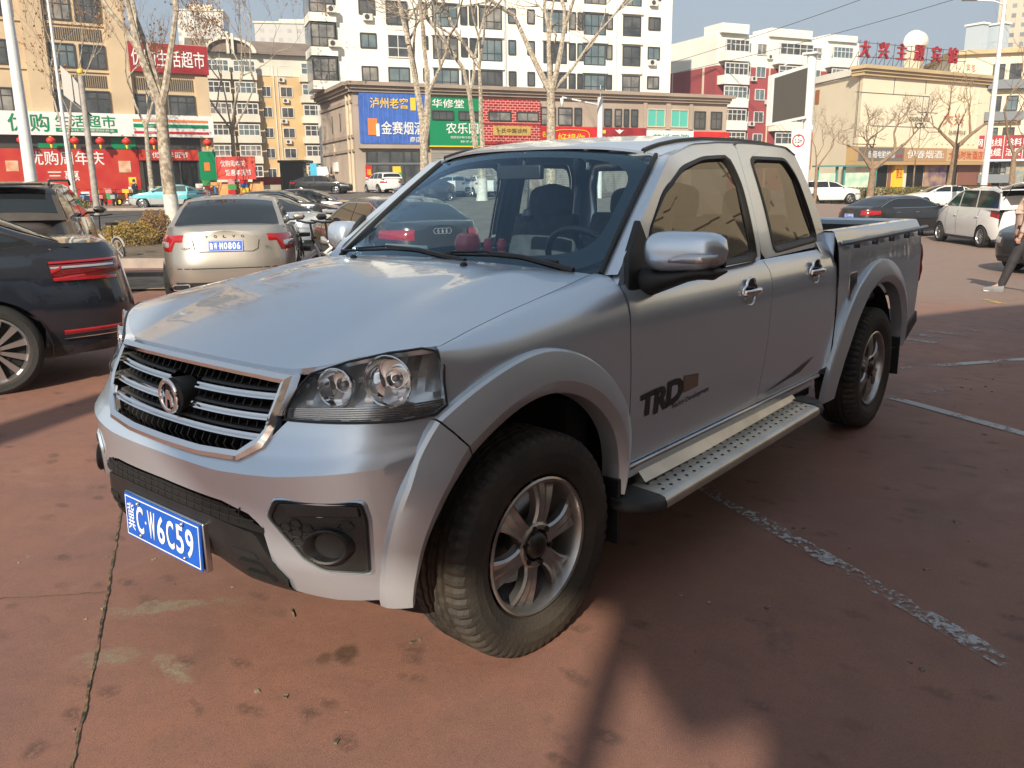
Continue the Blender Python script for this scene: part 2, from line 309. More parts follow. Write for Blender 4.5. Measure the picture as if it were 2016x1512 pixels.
GLW = glass('windscreen_glass', (.80, .96, 1.0), (.62, .88, 1.15), 1.75)
GLS = glass('side_glass', (.15, .165, .16), .85, 2.4)
GLC = glass('clear_side_glass', (.86, .92, .92), 1, 1.45)
GLR = glass('rear_screen_glass', (.82, .88, .88), .9, 1.45)
LENS = glass('lamp_lens', (.93, .95, .96), 1, 1.4)
TINT = mat('tinted_car_glass', (.012, .016, .018), .03, spec=.8)
REDL = mat('red_lamp', (.33, .006, .008), .10, coat=1)
REDD = mat('dark_red_lamp', (.16, .008, .01), .12, coat=1)
CLRL = mat('clear_lamp', (.55, .56, .58), .12, .6, coat=1)
AMB = mat('amber_lamp', (.75, .28, .03), .2, coat=1)
BLUEP = mat('plate_blue', (.010, .10, .50), .5, var=.1, vscale=20)
WHT = mat('white_paint_print', (.82, .83, .84), .45)
SEAT = mat('seat_cloth', (.045, .047, .052), .85, var=.2, vscale=20)
DASH = mat('dashboard_plastic', (.03, .032, .036), .7)
# ---------------------------------------------------------------- the pickup (front towards +x, its left side towards +y)
ZC = [.30, .38, .45, .55, .62, .70, .74, .80, .86, .96, 1.02, 1.2]; XCV = [.68, .72, .748, .757, .760, .768, .728, .698, .68, .625, .59, .40]
ZWs = [.30, .45, .6, .8, .95, 1.03, 1.07, 1.10, 1.16]; WWs = [.815, .835, .85, .855, .85, .842, .825, .797, .765]
FX0 = .05
def Wf(z): return interp(z, ZWs, WWs)
def Xc(z): return interp(z, ZC, XCV)
def crz(y): return interp(abs(y), [.30, .50, .74, .80], [0, .012, .040, .062])
def Xf(y, z):
    a = min(abs(y)/Wf(z), 1.); z = z-crz(y)*interp(z, [.50, .62, .77, .85], [0, 1, 1, 0]); return FX0+(Xc(z)-FX0)*(1-a**3)**(1/3)
def Yb(x, z):
    if x <= FX0: return Wf(z)
    a = min(1, (x-FX0)/max(.01, Xc(z)-FX0)); return Wf(z)*(1-a**3)**(1/3)
WR = .36; WB = 3.217; ZWH = .358
truck = thing('pickup_truck', 'silver double cab pickup truck with chrome grille and TRD lettering, filling the foreground', 'pickup truck')
SM = (1, -1)
# dark inner shell so that gaps read black
mb = MB()
mb.box((-1.35, 0, .55), (2.2, 1.50, .42)); mb.box((.12, 0, .62), (.88, .8, .52)); mb.box((-1.9, 0, .46), (4.1, .9, .2)); mb.box((-.1, 0, .95), (.7, 1.3, .16))
mb.box((-3.2, 0, .62), (1.4, .95, .12)); mb.box((-.42, 0, .8), (.1, 1.5, .6))
mb.build('chassis', DARK, truck, smooth=False)
# hood
HE_X = [-.46, -.25, .03, .2, .35]; HE_Y = [.70, .72, .742, .76, .775]; HE_Z = [1.152, 1.124, 1.088, 1.064, 1.038]
HF = [(0, .628, 0, .977), (.15, .625, .1, .977), (.3, .617, .205, .975), (.45, .604, .34, .972), (.6, .583, .45, .972), (.7, .55, .54, .988), (.8, .50, .63, 1.016), (.9, .43, .71, 1.032), (1, .35, .775, 1.038)]
def hood(u, v):
    s = 1 if u >= 0 else -1; a = abs(u)
    us = [q[0] for q in HF]
    fx, fy, fz = (interp(a, us, [q[k] for q in HF]) for k in (1, 2, 3))
    rx = -.46+.11*(1-a*a); ry = .70*a; rz = 1.152+.034*(1-a*a)
    x = lerp(rx, fx, v); ex = lerp(-.46, .35, v)
    yE = interp(ex, HE_X, HE_Y); zE = interp(ex, HE_X, HE_Z)
    y = lerp(ry, fy, v)
    g = v**2.0
    z = lerp(rz, fz, g)
    zlin = lerp(1.152, 1.038, v**2.0)
    z += (zE-zlin)*a**3
    y += (yE-lerp(.70, .775, v))*a
    z += .012*math.exp(-((a-.72)/.09)**2)*(1-v)**.6*min(1, v*6)      # long shallow ridge either side
    return (x, s*y, z)
mb = MB(); NV = 28; us = [k/24 for k in range(-24, 25)]
mb.grid([[hood(u, (v/NV)**.8) for u in us] for v in range(NV+1)])
mb.build('hood', SILVER, truck, rim=.02, angle=60)
def hedge(x): return interp(x, HE_X, HE_Y), interp(x, HE_X, HE_Z)
def arch(x, xc, r, z0=ZWH): 
    d = r*r-(x-xc)**2
    return z0+sqrt(d) if d > 0 else 0
def side_grid(mb, xs, zlo, zhi, yf, nz=14, s=1):
    rows = []
    for x in xs:
        a = zlo(x); b = zhi(x); rows.append([(x, s*yf(x, lerp(a, b, k/nz)), lerp(a, b, k/nz)) for k in range(nz+1)])
    mb.grid(rows)
def frange(a, b, n): return [a+(b-a)*k/n for k in range(n+1)]
for s in SM:
    # fender
    mb = MB(); rows = []
    for x in frange(-.481, .37, 44):
        lo = max(.50 if x < -.38 else .2, arch(x, .0, .53)); 
        if x > .27: lo = max(lo, lerp(.80, .868, min(1, (x-.27)/.09)))
        yh, zh = hedge(x); yh += .004
        zs = .95; W = Yb(x, zs); row = []
        for k in range(9):
            z = lerp(min(lo, zs), zs, k/8); row.append((x, s*Yb(x, z), z))
        if W < yh+.012: yh = W-.012
        for k in range(1, 11):
            a = k/10*pi/2; row.append((x, s*(yh+(W-yh)*cos(a)**.8), zs+(zh-zs)*sin(a)**.9))
        rows.append(row)
    mb.grid(rows); mb.build('front_fender', SILVER, truck, rim=.015, angle=60)
    # cowl corner joining the fender to the windscreen pillar
    # doors
    def yd(x, z):
        y = Wf(z) if z < 1.03 else .842-(.842-.788)*((z-1.03)/.085)**1.6 if z < 1.115 else .788-(z-1.115)*.30
        return y-.004*math.exp(-((z-.60)/.03)**2)+.003*math.exp(-((z-.99)/.02)**2)
    def belt(x): return interp(x, [-.50, -1.6, -2.42], [1.095, 1.105, 1.14])
    mb = MB(); rows = []
    def seamx(z, a): return interp(z, [.49, .94, 1.2], [a[0], a[1], a[2]])
    def door(name, fa, fb):
        mb = MB(); rows = []
        for k in range(25):
            row = []
            for j in range(15):
                x0 = seamx(.49+j/14*.64, fa); x1 = seamx(.49+j/14*.64, fb); x = lerp(x0, x1, k/24)
                z = lerp(.49, belt(x)+.02, j/14); row.append((x, s*yd(x, z), z))
            rows.append(row)
        mb.grid(rows); return mb.build(name, SILVER, truck, rim=.015, angle=60)
    fd = door('front_door', (-.487, -.487, -.52), (-1.566, -1.64, -1.672))
    rd = door('rear_door', (-1.571, -1.645, -1.677), (-2.325, -2.40, -2.43))
    mb = MB(); mb.grid([[(x, s*(yd(x, z)-.004), z) for z in frange(.5, 1.15, 10)] for x in (-2.33, -2.47)]); mb.build('cab_corner', SILVER, truck)
    # sill with bright strip
    mb = MB(); mb.box((-1.36, s*.80, .455), (1.80, .07, .055)); mb.build('sill', SILVER, truck, bevel=.012)
    mb = MB(); mb.tube([(-.49, s*.846, .478), (-2.3, s*.846, .482)], .009); mb.build('sill_strip', CHRD, truck)
    # upper door frames with window openings
    def yc(z): return .785-(z-1.10)*.305+.012*sin(pi*max(0, min(1, (z-1.1)/.5)))
    def ring(outer, inner, n=64):
        def res(poly):
            P = [Vector((a, b)) for a, b in poly]; c = Vector((sum(p.x for p in P)/len(P), sum(p.y for p in P)/len(P)))
            out = []
            for k in range(n):
                t = 2*pi*k/n; d = Vector((cos(t), sin(t))); best = None
                for i in range(len(P)):
                    a = P[i]-cc; b = P[(i+1) % len(P)]-cc; e = b-a; den = d.x*e.y-d.y*e.x
                    if abs(den) < 1e-9: continue
                    tt = (a.x*e.y-a.y*e.x)/den; uu = (a.x*d.y-a.y*d.x)/den
                    if tt > 0 and -1e-6 <= uu <= 1+1e-6 and (best is None or tt < best): best = tt
                out.append((cc.x+d.x*best, cc.y+d.y*best))
            return out
        Pi = [Vector(q) for q in inner]; cc = Vector((sum(p.x for p in Pi)/len(Pi), sum(p.y for p in Pi)/len(Pi)))
        return res(outer), res(inner), cc
    def smoothpoly(poly, r=.03, n=4):
        out = []; N = len(poly)
        for i in range(N):
            p = Vector(poly[i]); a = Vector(poly[i-1]); b = Vector(poly[(i+1) % N]); da = (a-p); db = (b-p); rr = min(r, da.length*.45, db.length*.45)
            A = p+da.normalized()*rr; B = p+db.normalized()*rr
            for k in range(n+1):
                t = k/n; out.append(tuple((A*(1-t)**2+p*2*t*(1-t)+B*t*t)))
        return out
    w1 = smoothpoly([(-.70, 1.098), (-.755, 1.27), (-.93, 1.42), (-1.13, 1.515), (-1.33, 1.555), (-1.575, 1.565), (-1.625, 1.45), (-1.635, 1.112)], .045)
    w2 = smoothpoly([(-1.775, 1.563), (-2.185, 1.56), (-2.27, 1.47), (-2.365, 1.152), (-1.81, 1.128)], .045)
    o1 = [(-.505, 1.10), (-.515, 1.15), (-.60, 1.23), (-.80, 1.37), (-1.06, 1.555), (-1.25, 1.602), (-1.50, 1.617), (-1.672, 1.62), (-1.676, 1.115)]
    o2 = [(-1.681, 1.115), (-1.677, 1.62), (-1.95, 1.622), (-2.22, 1.614), (-2.32, 1.575), (-2.40, 1.40), (-2.45, 1.25), (-2.475, 1.13)]
    for (o_, w_, door_, gname) in ((o1, w1, fd, 'front'), (o2, w2, rd, 'rear')):
        a, b, cc = ring(o_, w_, 72)
        mb = MB(); mb.strip([(x, s*yc(z), z) for x, z in a], [(x, s*yc(z), z) for x, z in b])
        mb.build('window_frame', SILVER, door_, rim=.03, angle=60)
        def shrink(pl, k): return [((x-cc.x)*(1-k/max(.05, abs(x-cc.x)+.18))+cc.x, (z-cc.y)*(1-k/max(.05, abs(z-cc.y)+.1))+cc.y) for x, z in pl]
        c_ = shrink(b, .022); d_ = shrink(b, .045)
        mb = MB(); A = [(x, s*(yc(z)+.003), z) for x, z in b]; B = [(x, s*(yc(z)+.006), z) for x, z in c_]; D = [(x, s*(yc(z)-.012), z) for x, z in d_]
        mb.strip(A, B); mb.strip(B, D); mb.build('window_seal', RUB, door_, angle=60)
        mb = MB(); n = len(d_); mb.add([(x, s*(yc(z)-.010), z) for x, z in d_], [tuple(range(n))]); mb.build('window_glass', GLS if s == 1 else GLC, door_, smooth=False)
    # mirror sail
    mb = MB(); mb.prism([(-.535, 1.10), (-.575, 1.20), (-.70, 1.325), (-.775, 1.10), (-.70, 1.065), (-.56, 1.055)], lambda x, z: (x, s*(yc(z)+.018), z), lambda x, z: (x, s*(yc(z)-.01), z)); sail = mb.build('mirror_sail', BLK, fd, bevel=.006)
    # mirror
    mir = MB()
    mb = MB(); rows = []
    for i in range(17):
        t = i/16; y = lerp(.805, 1.092, t) if s == 1 else lerp(.74, .93, t); e = (1-abs(2*t-1)**4.5)**.5 if 0 < t < 1 else 0.02
        row = []
        for k in range(24):
            a = 2*pi*k/24; ca, sa = cos(a), sin(a); ex = abs(ca)**.55*(1 if ca > 0 else -1); ez = abs(sa)**.75*(1 if sa > 0 else -1)
            hz = .072-.010*t; zc_ = 1.222+.008*t
            xx = -.655+ (.085 if ca > 0 else .055)*ex*e*(1-.15*t); row.append((xx-.03*t, s*y, zc_+hz*ez*e))
        rows.append(row)
    mb.grid(rows, closed=True); mb.add(rows[0], [tuple(range(24))]); mb.add(rows[-1], [tuple(range(24))])
    mo = mb.build('side_mirror', SILVER, truck, angle=75)
    mb = MB(); rows = []
    for i in range(13):
        t = i/12; y = lerp(.78, 1.07, t) if s == 1 else lerp(.74, .91, t); row = []
        for k in range(14):
            a = 2*pi*k/14; hz = lerp(.058, .026, min(1, t*1.7)); row.append((-.655+.05*cos(a)-.03*t, s*y, lerp(1.105, 1.158, min(1, t*1.3))+hz*sin(a)*(.3 if i == 12 else 1)))
        rows.append(row)
    mb.grid(rows, closed=True); mb.add(rows[0], [tuple(range(14))]); mb.add(rows[-1], [tuple(range(14))]); mb.build('mirror_base', BLK, mo, angle=60)
    mb = MB(); rows = []
    for i in range(9):
        t = i/8; y = lerp(.935, 1.092, t) if s == 1 else lerp(.84, .93, t); x = -.580-.006*t-.022*max(0, t-.6)**2*12; rows.append([(x+.012, s*y, 1.193), (x+.013, s*y, 1.193+.012+.018*min(1, t*2.5))])
    mb.grid(rows); mb.build('indicator', CLRL, mo, solid=.004)
    mb = MB(); mb.box((-.72, s*(.95 if s == 1 else .84), 1.225), (.012, .24 if s == 1 else .15, .11)); mb.build('mirror_glass', TINT, mo, bevel=.01)
    # flares
    def flare(xc, phis, ri, ro, name, wprot=.040, xmax=None):
        mb = MB(); rows = []
        for p in phis:
            a = radians(p); r1 = interp(p, ri[0], ri[1]); r2 = interp(p, ro[0], ro[1]); row = []
            def P(r, off, zz=None):
                x = xc+r*cos(a); z = ZWH+r*sin(a); return Vector((x, s*(Yb(min(x, .70), max(z, .3))+off), z))
            row.append(P(r2, -.004)); row.append(P(r2-.001, .018)); row.append(P(r2-.008, .026)); row.append(P(lerp(r2, r1, .35), wprot*.86)); row.append(P(lerp(r2, r1, .66), wprot)); row.append(P(lerp(r2, r1, .70), wprot)); row.append(P(lerp(r2, r1, .97), wprot-.022)); row.append(P(r1, wprot-.026)); row.append(P(r1-.006, -.05))
            rows.append(row)
        mb.grid(rows); return mb.build(name, SILV2, truck, angle=20)
    flare(0, frange(50.5, 174, 30), ([50, 90, 140, 170, 187], [.495, .49, .468, .43, .408]), ([50, 90, 140, 170, 187], [.645, .628, .57, .475, .43]), 'wheel_arch_flare')
    flare(0, frange(-4, 50, 16), ([-4, 20, 50], [.462, .478, .495]), ([-4, 0, 20, 50], [.525, .535, .575, .645]), 'bumper_arch_flare')
    flare(-3.19, frange(-4, 173, 40), ([-4, 30, 90, 130, 170, 190], [.60, .535, .515, .53, .52, .47]), ([-4, 5, 30, 60, 90, 130, 170, 190], [.765, .765, .735, .675, .652, .625, .58, .52]), 'wheel_arch_flare')
    # wheel wells
    for xc in (0, -3.19):
        mb = MB(); rows = []
        for p in frange(1, 192, 24):
            a = radians(p); r = .50; rows.append([(xc+r*cos(a), s*(.80 if xc < -1 or cos(a) < .5 else .74), ZWH+r*sin(a)), (xc+r*cos(a), s*.45, ZWH+r*sin(a))])
        mb.grid(rows); mb.add([r[1] for r in rows], [tuple(range(len(rows)))]); mb.build('wheel_well', DARK, truck)
    # bed side
    def ybed(x, z):
        y = interp(z, [.42, .6, .8, 1.0, 1.1, 1.17, 1.19], [.83, .848, .855, .852, .842, .825, .81])
        return y-(.004 if abs(z-1.03) < .012 else 0)
    mb = MB(); rows = []
    for x in frange(-2.478, -3.99, 60):
        lo = max(.44 if x > -3.5 else interp(x, [-3.99, -3.6], [.60, .44]), arch(x, -3.19, .56))
        rows.append([(x, s*ybed(x, lerp(lo, 1.192, k/16)), lerp(lo, 1.192, k/16)) for k in range(17)])
    mb.grid(rows)
    rows = [[(x, s*y, z) for y, z in ((.81, 1.192), (.802, 1.199), (.745, 1.199), (.735, 1.19), (.735, .75))] for x in (-2.478, -3.99)]
    mb.grid(rows); bed = mb.build('cargo_bed_side', SILVER, truck, angle=40)
    mb = MB(); mb.box((-2.484, s*.772, .82), (.012, .085, .74)); mb.build('bed_corner', SILVER, bed)
    # rail along bed
    mb = MB(); mb.tube([(-2.53, s*.84, 1.135), (-2.545, s*.875, 1.14), (-2.6, s*.885, 1.143), (-3.93, s*.885, 1.152), (-3.97, s*.875, 1.152), (-3.98, s*.84, 1.15)], .013)
    mb.build('bed_rail', mat('rail_grey', (.22, .25, .28), .35, .6), truck)
    for x in (-2.68, -2.98, -3.28, -3.58, -3.88):
        mb = MB(); mb.box((x, s*.866, 1.125), (.012, .03, .045)); mb.build('rail_bracket', MATS['rail_grey'], bed)
    # fuel flap
    if s == 1:
        mb = MB(); mb.prism(smoothpoly([(-2.645, .835), (-2.755, .835), (-2.755, .975), (-2.645, .975)], .015), lambda x, z: (x, Wf(z)+.009, z), lambda x, z: (x, Wf(z)-.002, z)); mb.build('fuel_flap', mat('smoked_chrome', (.35, .34, .32), .1, 1), truck, bevel=.004)
    # tail lamp
    prof = [(-3.975, 1.165), (-4.02, 1.15), (-4.045, 1.12), (-4.055, 1.08), (-4.045, 1.045), (-4.035, 1.03), (-4.058, 1.0), (-4.063, .965), (-4.05, .935), (-4.038, .922), (-4.055, .89), (-4.05, .86), (-4.03, .83), (-4.005, .80), (-3.985, .80), (-3.965, .98), (-3.955, 1.1)]
    mb = MB(); mb.prism(prof, lambda x, z: (x, s*(Wf(z)+.004), z), lambda x, z: (x, s*.70, z)); mb.build('tail_light', REDL, truck, bevel=.012)
    # running board
    mb = MB(); prof = [(.83, .400), (.955, .392), (.975, .385), (.985, .368), (.982, .350), (.965, .340), (.83, .345)]
    mb.grid([[(x, s*y, z+.0*x+(-.52-x)*.014) for y, z in prof] for x in frange(-.53, -1.97, 2)], closed=True)
    bd = mb.build('running_board', ALU, truck, angle=50)
    mb = MB()
    for i in range(24):
        for j in range(3):
            x = -.585-i*.058-(j % 2)*.029; y = .87+j*.032; mb.lathe([(.0001, 0), (.007, 0)], (x, s*y, .4004-(y-.83)*.064+(-.52-x)*.014+.0012), 'Z', 8)
    mb.build('grip_holes', DARK, bd, smooth=False)
    for x0, x1 in ((-.53, -.40), (-1.97, -2.13)):
        mb = MB(); rows = []
        for k in range(6):
            t = k/5; rows.append([(lerp(x0, x1, t), s*lerp(y, .83, (t**3)*.6), lerp(z, .372, t*t*.5)+(-.52-x0)*.014+(.004 if z > .37 else -.004)) for y, z in prof])
        mb.grid(rows, closed=True); mb.add(rows[-1], [tuple(range(7))]); mb.add(rows[0], [tuple(range(7))]); mb.build('board_end_cap', BLK2, bd, angle=50)
    mb = MB(); mb.prism([(.80, .455), (.83, .445), (.865, .405), (.84, .40), (.78, .41)], lambda y, z: (-.58, s*y, z), lambda y, z: (-2.0, s*y, z)); mb.build('board_bracket', ALU, bd, smooth=False)
    # mud flaps
    for x in (-.42, -3.68):
        mb = MB(); mb.box((x, s*.80, .34 if x > -1 else .36), (.014, .12, .24)); mb.build('mud_flap', BLK, truck, bevel=.004)
    # door handles
    for xh, zh, dr in ((-1.425, 1.003, fd), (-2.165, 1.025, rd)):
        yh = Wf(zh)
        def hd(a): return max((abs(cos(a)/.050)**3+abs(sin(a)/.066)**3)**(-1/3), (abs(cos(a)/.080)**3+abs(sin(a)/.036)**3)**(-1/3))
        def P(a, k, off): return (xh+hd(a)*cos(a)*k*.92, s*(Wf(zh)+off), zh+hd(a)*sin(a)*k*.92)
        N = 64; mb = MB(); mb.grid([[P(2*pi*i/N, k, o) for i in range(N)] for k, o in ((1.0, .0), (.98, .008), (.93, .010), (.87, .007), (.86, .003))], closed=True); hh = mb.build('door_handle', CHR, dr, angle=70)
        mb = MB(); mb.add([P(2*pi*i/N, .86, .004) for i in range(N)], [tuple(range(N))]); mb.build('handle_cup', mat('handle_dark', (.03, .03, .03), .15, .5), hh, smooth=False)
        mb = MB(); rows = []
        for i in range(9):
            t = i/8; x = xh+.072-.144*t; o = .014+.022*sin(pi*t)**.5; hz = .011+.006*sin(pi*t); rows.append([(x, s*(yh+o+.008*cos(2*pi*k/10)), zh+hz*sin(2*pi*k/10)) for k in range(10)])
        mb.grid(rows, closed=True); mb.add(rows[0], [tuple(range(10))]); mb.add(rows[-1], [tuple(range(10))]); mb.build('handle_grip', CHR, hh, angle=60)
    # lettering on door
    def fl(p): return (p.x, s*(Wf(p.z)+.0022), p.z)
    sx = -s  # reading direction
    bx = -.545 if s == 1 else -1.10
    mb = MB(); put_text(mb, 'T', (bx, 0, .645), (sx, 0, .06), (-.25*sx*sx*.3, 0, 1), .105, .085, .05, f=fl)
    put_text(mb, 'R', (bx+sx*.098, 0, .640), (sx, 0, .06), (-.08, 0, 1), .105, .095, .05, f=fl); put_text(mb, 'D', (bx+sx*.185, 0, .648), (sx, 0, .06), (-.08, 0, 1), .125, .095, .05, f=fl)
    put_text(mb, 'Racing Development', (bx+sx*.235, 0, .628), (sx, 0, .04), (0, 0, 1), .29, .026, .02, f=fl); mb.build('lettering', mat('decal_black', (.02, .02, .022), .4), fd, smooth=False)
    mb = MB(); mb.add([fl(Vector((bx+sx*a, 0, b))) for a, b in ((.315, .678), (.43, .684), (.43, .735), (.315, .745))], [(0, 1, 2, 3)]); mb.build('orange_decal', mat('decal_orange', (.20, .135, .10), .35), fd, smooth=False)
    mb = MB(); mb.add([(x, s*(Wf(z)+.0022), z) for x, z in ((-1.63, .52), (-2.05, .545), (-2.22, .60), (-1.95, .555))], [(0, 1, 2, 3)]); mb.build('swoosh_decal', mat('decal_grey', (.06, .05, .05), .35), rd, smooth=False)
    # headlamp
    def hl(sv, t, off=.004, shr=0):
        tt = lerp(.03*shr, 1-.03*shr, t); ss = lerp(.02*shr, 1-.02*shr, sv)
        yl = interp(tt, [0, .3, .7, 1], [.478, .474, .488, .512]); yr = interp(tt, [0, .1, .8, 1], [.800, .812, .795, .776])
        zt = interp(ss, [0, .3, .6, .85, 1], [.968, 1.004, 1.027, 1.036, 1.028]); zb = interp(ss, [0, .8, 1], [.850, .857, .866])
        z = lerp(zb, zt, tt); y = lerp(yl, yr, 1-(1-ss)**1.25)
        return Vector((Xf(y, z)+off, s*(y+off*.8), z))
    hh = MB(); hh.grid([[hl(i/20, k/10, -.012-.085*(k/10)**1.1-.012*((i//2+k//3) % 2)) for k in range(11)] for i in range(21)])
    edge = [hl(i/20, 0) for i in range(21)]+[hl(1, k/8) for k in range(1, 9)]+[hl(1-i/20, 1) for i in range(1, 21)]+[hl(0, 1-k/8) for k in range(1, 8)]
    back = [hl(i/20, 0, -.012) for i in range(21)]+[hl(1, k/8, -.012-.085*k/8) for k in range(1, 9)]+[hl(1-i/20, 1, -.10) for i in range(1, 21)]+[hl(0, 1-k/8, -.012-.085*(1-k/8)) for k in range(1, 8)]
    hh.strip(edge, back)
    lampm = mat('lamp_bowl', (.92, .93, .95), .30, .75, var=.08, vscale=14)
    H = hh.build('headlight', lampm, truck, angle=25)
    mb = MB(); mb.grid([[hl(i/24, k/12, .003) for k in range(13)] for i in range(25)]); mb.build('headlight_lens', LENS, H, angle=80)
    mb = MB(); mb.tube(edge, .0038, 6, closed=True); mb.build('headlight_gasket', BLK, H)
    mb = MB()
    for q in range(6):
        mb.tube([hl(i/20, .025+q*.034, -.012) for i in range(21)], .0028, 5)
    mb.build('ribbed_strip', CHRD, H)
    for (yy, zz, R_, dep) in ((.590, .936, .053, .045), (.708, .954, .071, .055)):
        cx = Xf(yy, zz)-.034; ax = Vector((.93, .36*s, .03)).normalized(); u_ = ax.orthogonal().normalized(); v_ = ax.cross(u_)
        c0 = Vector((cx, s*(yy-.012), zz)); mb = MB(); rows = []
        for (r, a) in ((R_, .022), (R_*.97, .026), (R_*.92, .022), (R_*.9, .005), (R_*.8, -.012), (R_*.6, -.032), (R_*.42, -.042), (R_*.40, -.02), (R_*.36, -.02), (R_*.34, -.045), (.002, -.05)):
            rows.append([c0+ax*(a+.012)+(u_*cos(2*pi*k/36)+v_*sin(2*pi*k/36))*r for k in range(36)])
        mb.grid(rows, closed=True); mb.build('reflector', CHR, H, angle=25)
        mb = MB(); mb.tube([c0-ax*.045, c0-ax*.008, c0], [.009, .009, .002], 10); mb.build('bulb', mat('bulb_glass', (.6, .62, .65), .08, .2, coat=1), H)
    # fog lamp pocket
    def fp(y, z, off=.005): return (Xf(y, z)+off, s*(y+off*.4), z)
    pk = [(.502, .648), (.706, .651), (.714, .60), (.703, .442), (.61, .45), (.563, .482), (.474, .597)]
    pks = smoothpoly(pk, .012, 2); cy, cz = .615, .56
    def shr2(pl, k): return [((y-cy)*k+cy, (z-cz)*k+cz) for y, z in pl]
    mb = MB()
    mb.strip([fp(y, z, .001) for y, z in shr2(pks, 1.07)], [fp(y, z, .008) for y, z in shr2(pks, 1.03)]); mb.strip([fp(y, z, .008) for y, z in shr2(pks, 1.03)], [fp(y, z, .002) for y, z in pks]); mb.build('fog_lamp_bezel', SILVER, truck, angle=70)
    mb = MB(); N = len(pks); rows = [[fp(y, z, o) for y, z in shr2(pks, k)] for k, o in ((1, .003), (.97, .010), (.94, .008), (.93, .003), (.6, .003), (.3, .003), (.02, .003))]
    mb.grid(rows, closed=True); fg = mb.build('fog_lamp_panel', BLK2, truck, angle=35)
    mb = MB(); rows = [[(Xf(.632, .528)+a+.0*1, s*(.634+r*cos(2*pi*k/32)), .528+r*sin(2*pi*k/32)) for k in range(32)] for r, a in ((.050, -.02), (.050, .022), (.046, .026), (.041, .022), (.038, -.002), (.020, -.004), (.001, -.002))]
    for r in rows:
        for k in range(32):
            x, y, z = r[k]; r[k] = (x-(abs(y)-.634)*.75, y, z)
    mb.grid(rows, closed=True); mb.build('fog_lamp', BLK, fg, angle=30)
    mb = MB()   # honeycomb ribs
    for i in range(9):
        for j in range(6):
            y0 = .49+i*.030; z0 = .455+j*.026+(i % 2)*.013
            if z0 > .595 or sqrt((y0-.634)**2+(z0-.528)**2) < .062: continue
            # keep inside pocket
            if y0 > .682 or z0 < .462 or y0 < interp(z0, [.45, .483, .597], [.62, .575, .49]): continue
            hx = [(y0+.017*cos(pi/3*k), z0+.014*sin(pi/3*k)) for k in range(7)]
            mb.tube([fp(y, z, .005) for y, z in hx[:-1]], .0022, 4, closed=True)
    mb.build('honeycomb', BLK2, fg, smooth=False)
    mb = MB(); mb.prism([(.515, .642), (.700, .642), (.702, .612), (.54, .606)], lambda y, z: fp(y, z, .012), lambda y, z: fp(y, z, .0)); mb.build('bezel_fin', BLK2, fg, bevel=.003)
# bumper
mb = MB(); rows = []
def bz(y, x):
    a = abs(y)
    top = interp(a, [0, .30, .365, .44, .476, .49, .9], [.728, .736, .744, .80, .838, .852, .862])
    bot = interp(a, [0, .30, .40, .445, .475, .50, .62, .9], [.612, .609, .590, .560, .42, .36, .345, .345])
    return bot, top
for i in range(-100, 101):
    q = i/100; th = (1 if q > 0 else -1)*abs(q)**1.0*radians(86); row = []
    yy = (1 if th > 0 else -1)*abs(sin(th))**(2/3)
    y0 = yy*.85; bot, top = bz(y0, 0)
    for k in range(27):
        zk = .70+crz(y0); z = lerp(bot, zk, k/15) if k <= 15 else lerp(zk, top, (k-15)/11); W = Wf(z); y = yy*W; x = Xf(y, z)
        xe = max(.36, sqrt(max(.0, .50**2-(z-ZWH)**2)))
        if x < xe: x = xe; y = (1 if yy > 0 else -1)*Yb(x, z)
        row.append((x, y, z))
    rows.append(row)
mb.grid(rows); mb.build('front_bumper', SILVER, truck, rim=.02, angle=24)
# lower valance, slot grille and number plate
VX = lambda y, z: Xf(y, z)
mb = MB()
def vp(y, z, o): return (VX(y, z)+o, y, z)
rows = []
for i in range(-30, 31):
    y = i/30*.49; a = abs(y); zt = interp(a, [0, .25, .42, .49], [.553, .553, .535, .40]); zb = interp(a, [0, .2, .30, .49], [.40, .395, .352, .345])
    rows.append([vp(y, zt, -.03), vp(y, zt, .006), vp(y, lerp(zt, zb, .35), .012), vp(y, lerp(zt, zb, .7), .004), vp(y, zb, -.012), vp(y, zb-.004, -.06)])
mb.grid(rows); val = mb.build('lower_valance', BLK, truck, angle=35)
for s in SM:
    for q in range(3):
        mb = MB(); z0 = .480-q*.036; y0 = .33+q*.012; mb.prism([(y0, z0), (y0+.085, z0-.003), (y0+.095, z0-.022), (y0+.006, z0-.018)], lambda y, z: vp(s*y, z, .0145), lambda y, z: vp(s*y, z, .0)); mb.build('valance_vent', DARK, val, smooth=False)
mb = MB(); rows = []
for i in range(-30, 31):
    y = i/30*.45; a = abs(y); rows.append([vp(y, interp(a, [0, .3, .45], [.607, .602, .556]), .002), vp(y, interp(a, [0, .3, .45], [.550, .548, .54]), .002)])
mb.grid(rows); low = mb.build('intake_opening', DARK, truck)
mb = MB()
for q in (.572, .592):
    mb.tube([vp(i/20*(.42 if q < .58 else .36), q, .003) for i in range(-20, 21)], .0028, 5)
for i in range(-9, 10): mb.tube([vp(i*.040, .553, .002), vp(i*.040+.012, .602, .002)], .0022, 4)
mb.build('intake_mesh', BLK, low, smooth=False)
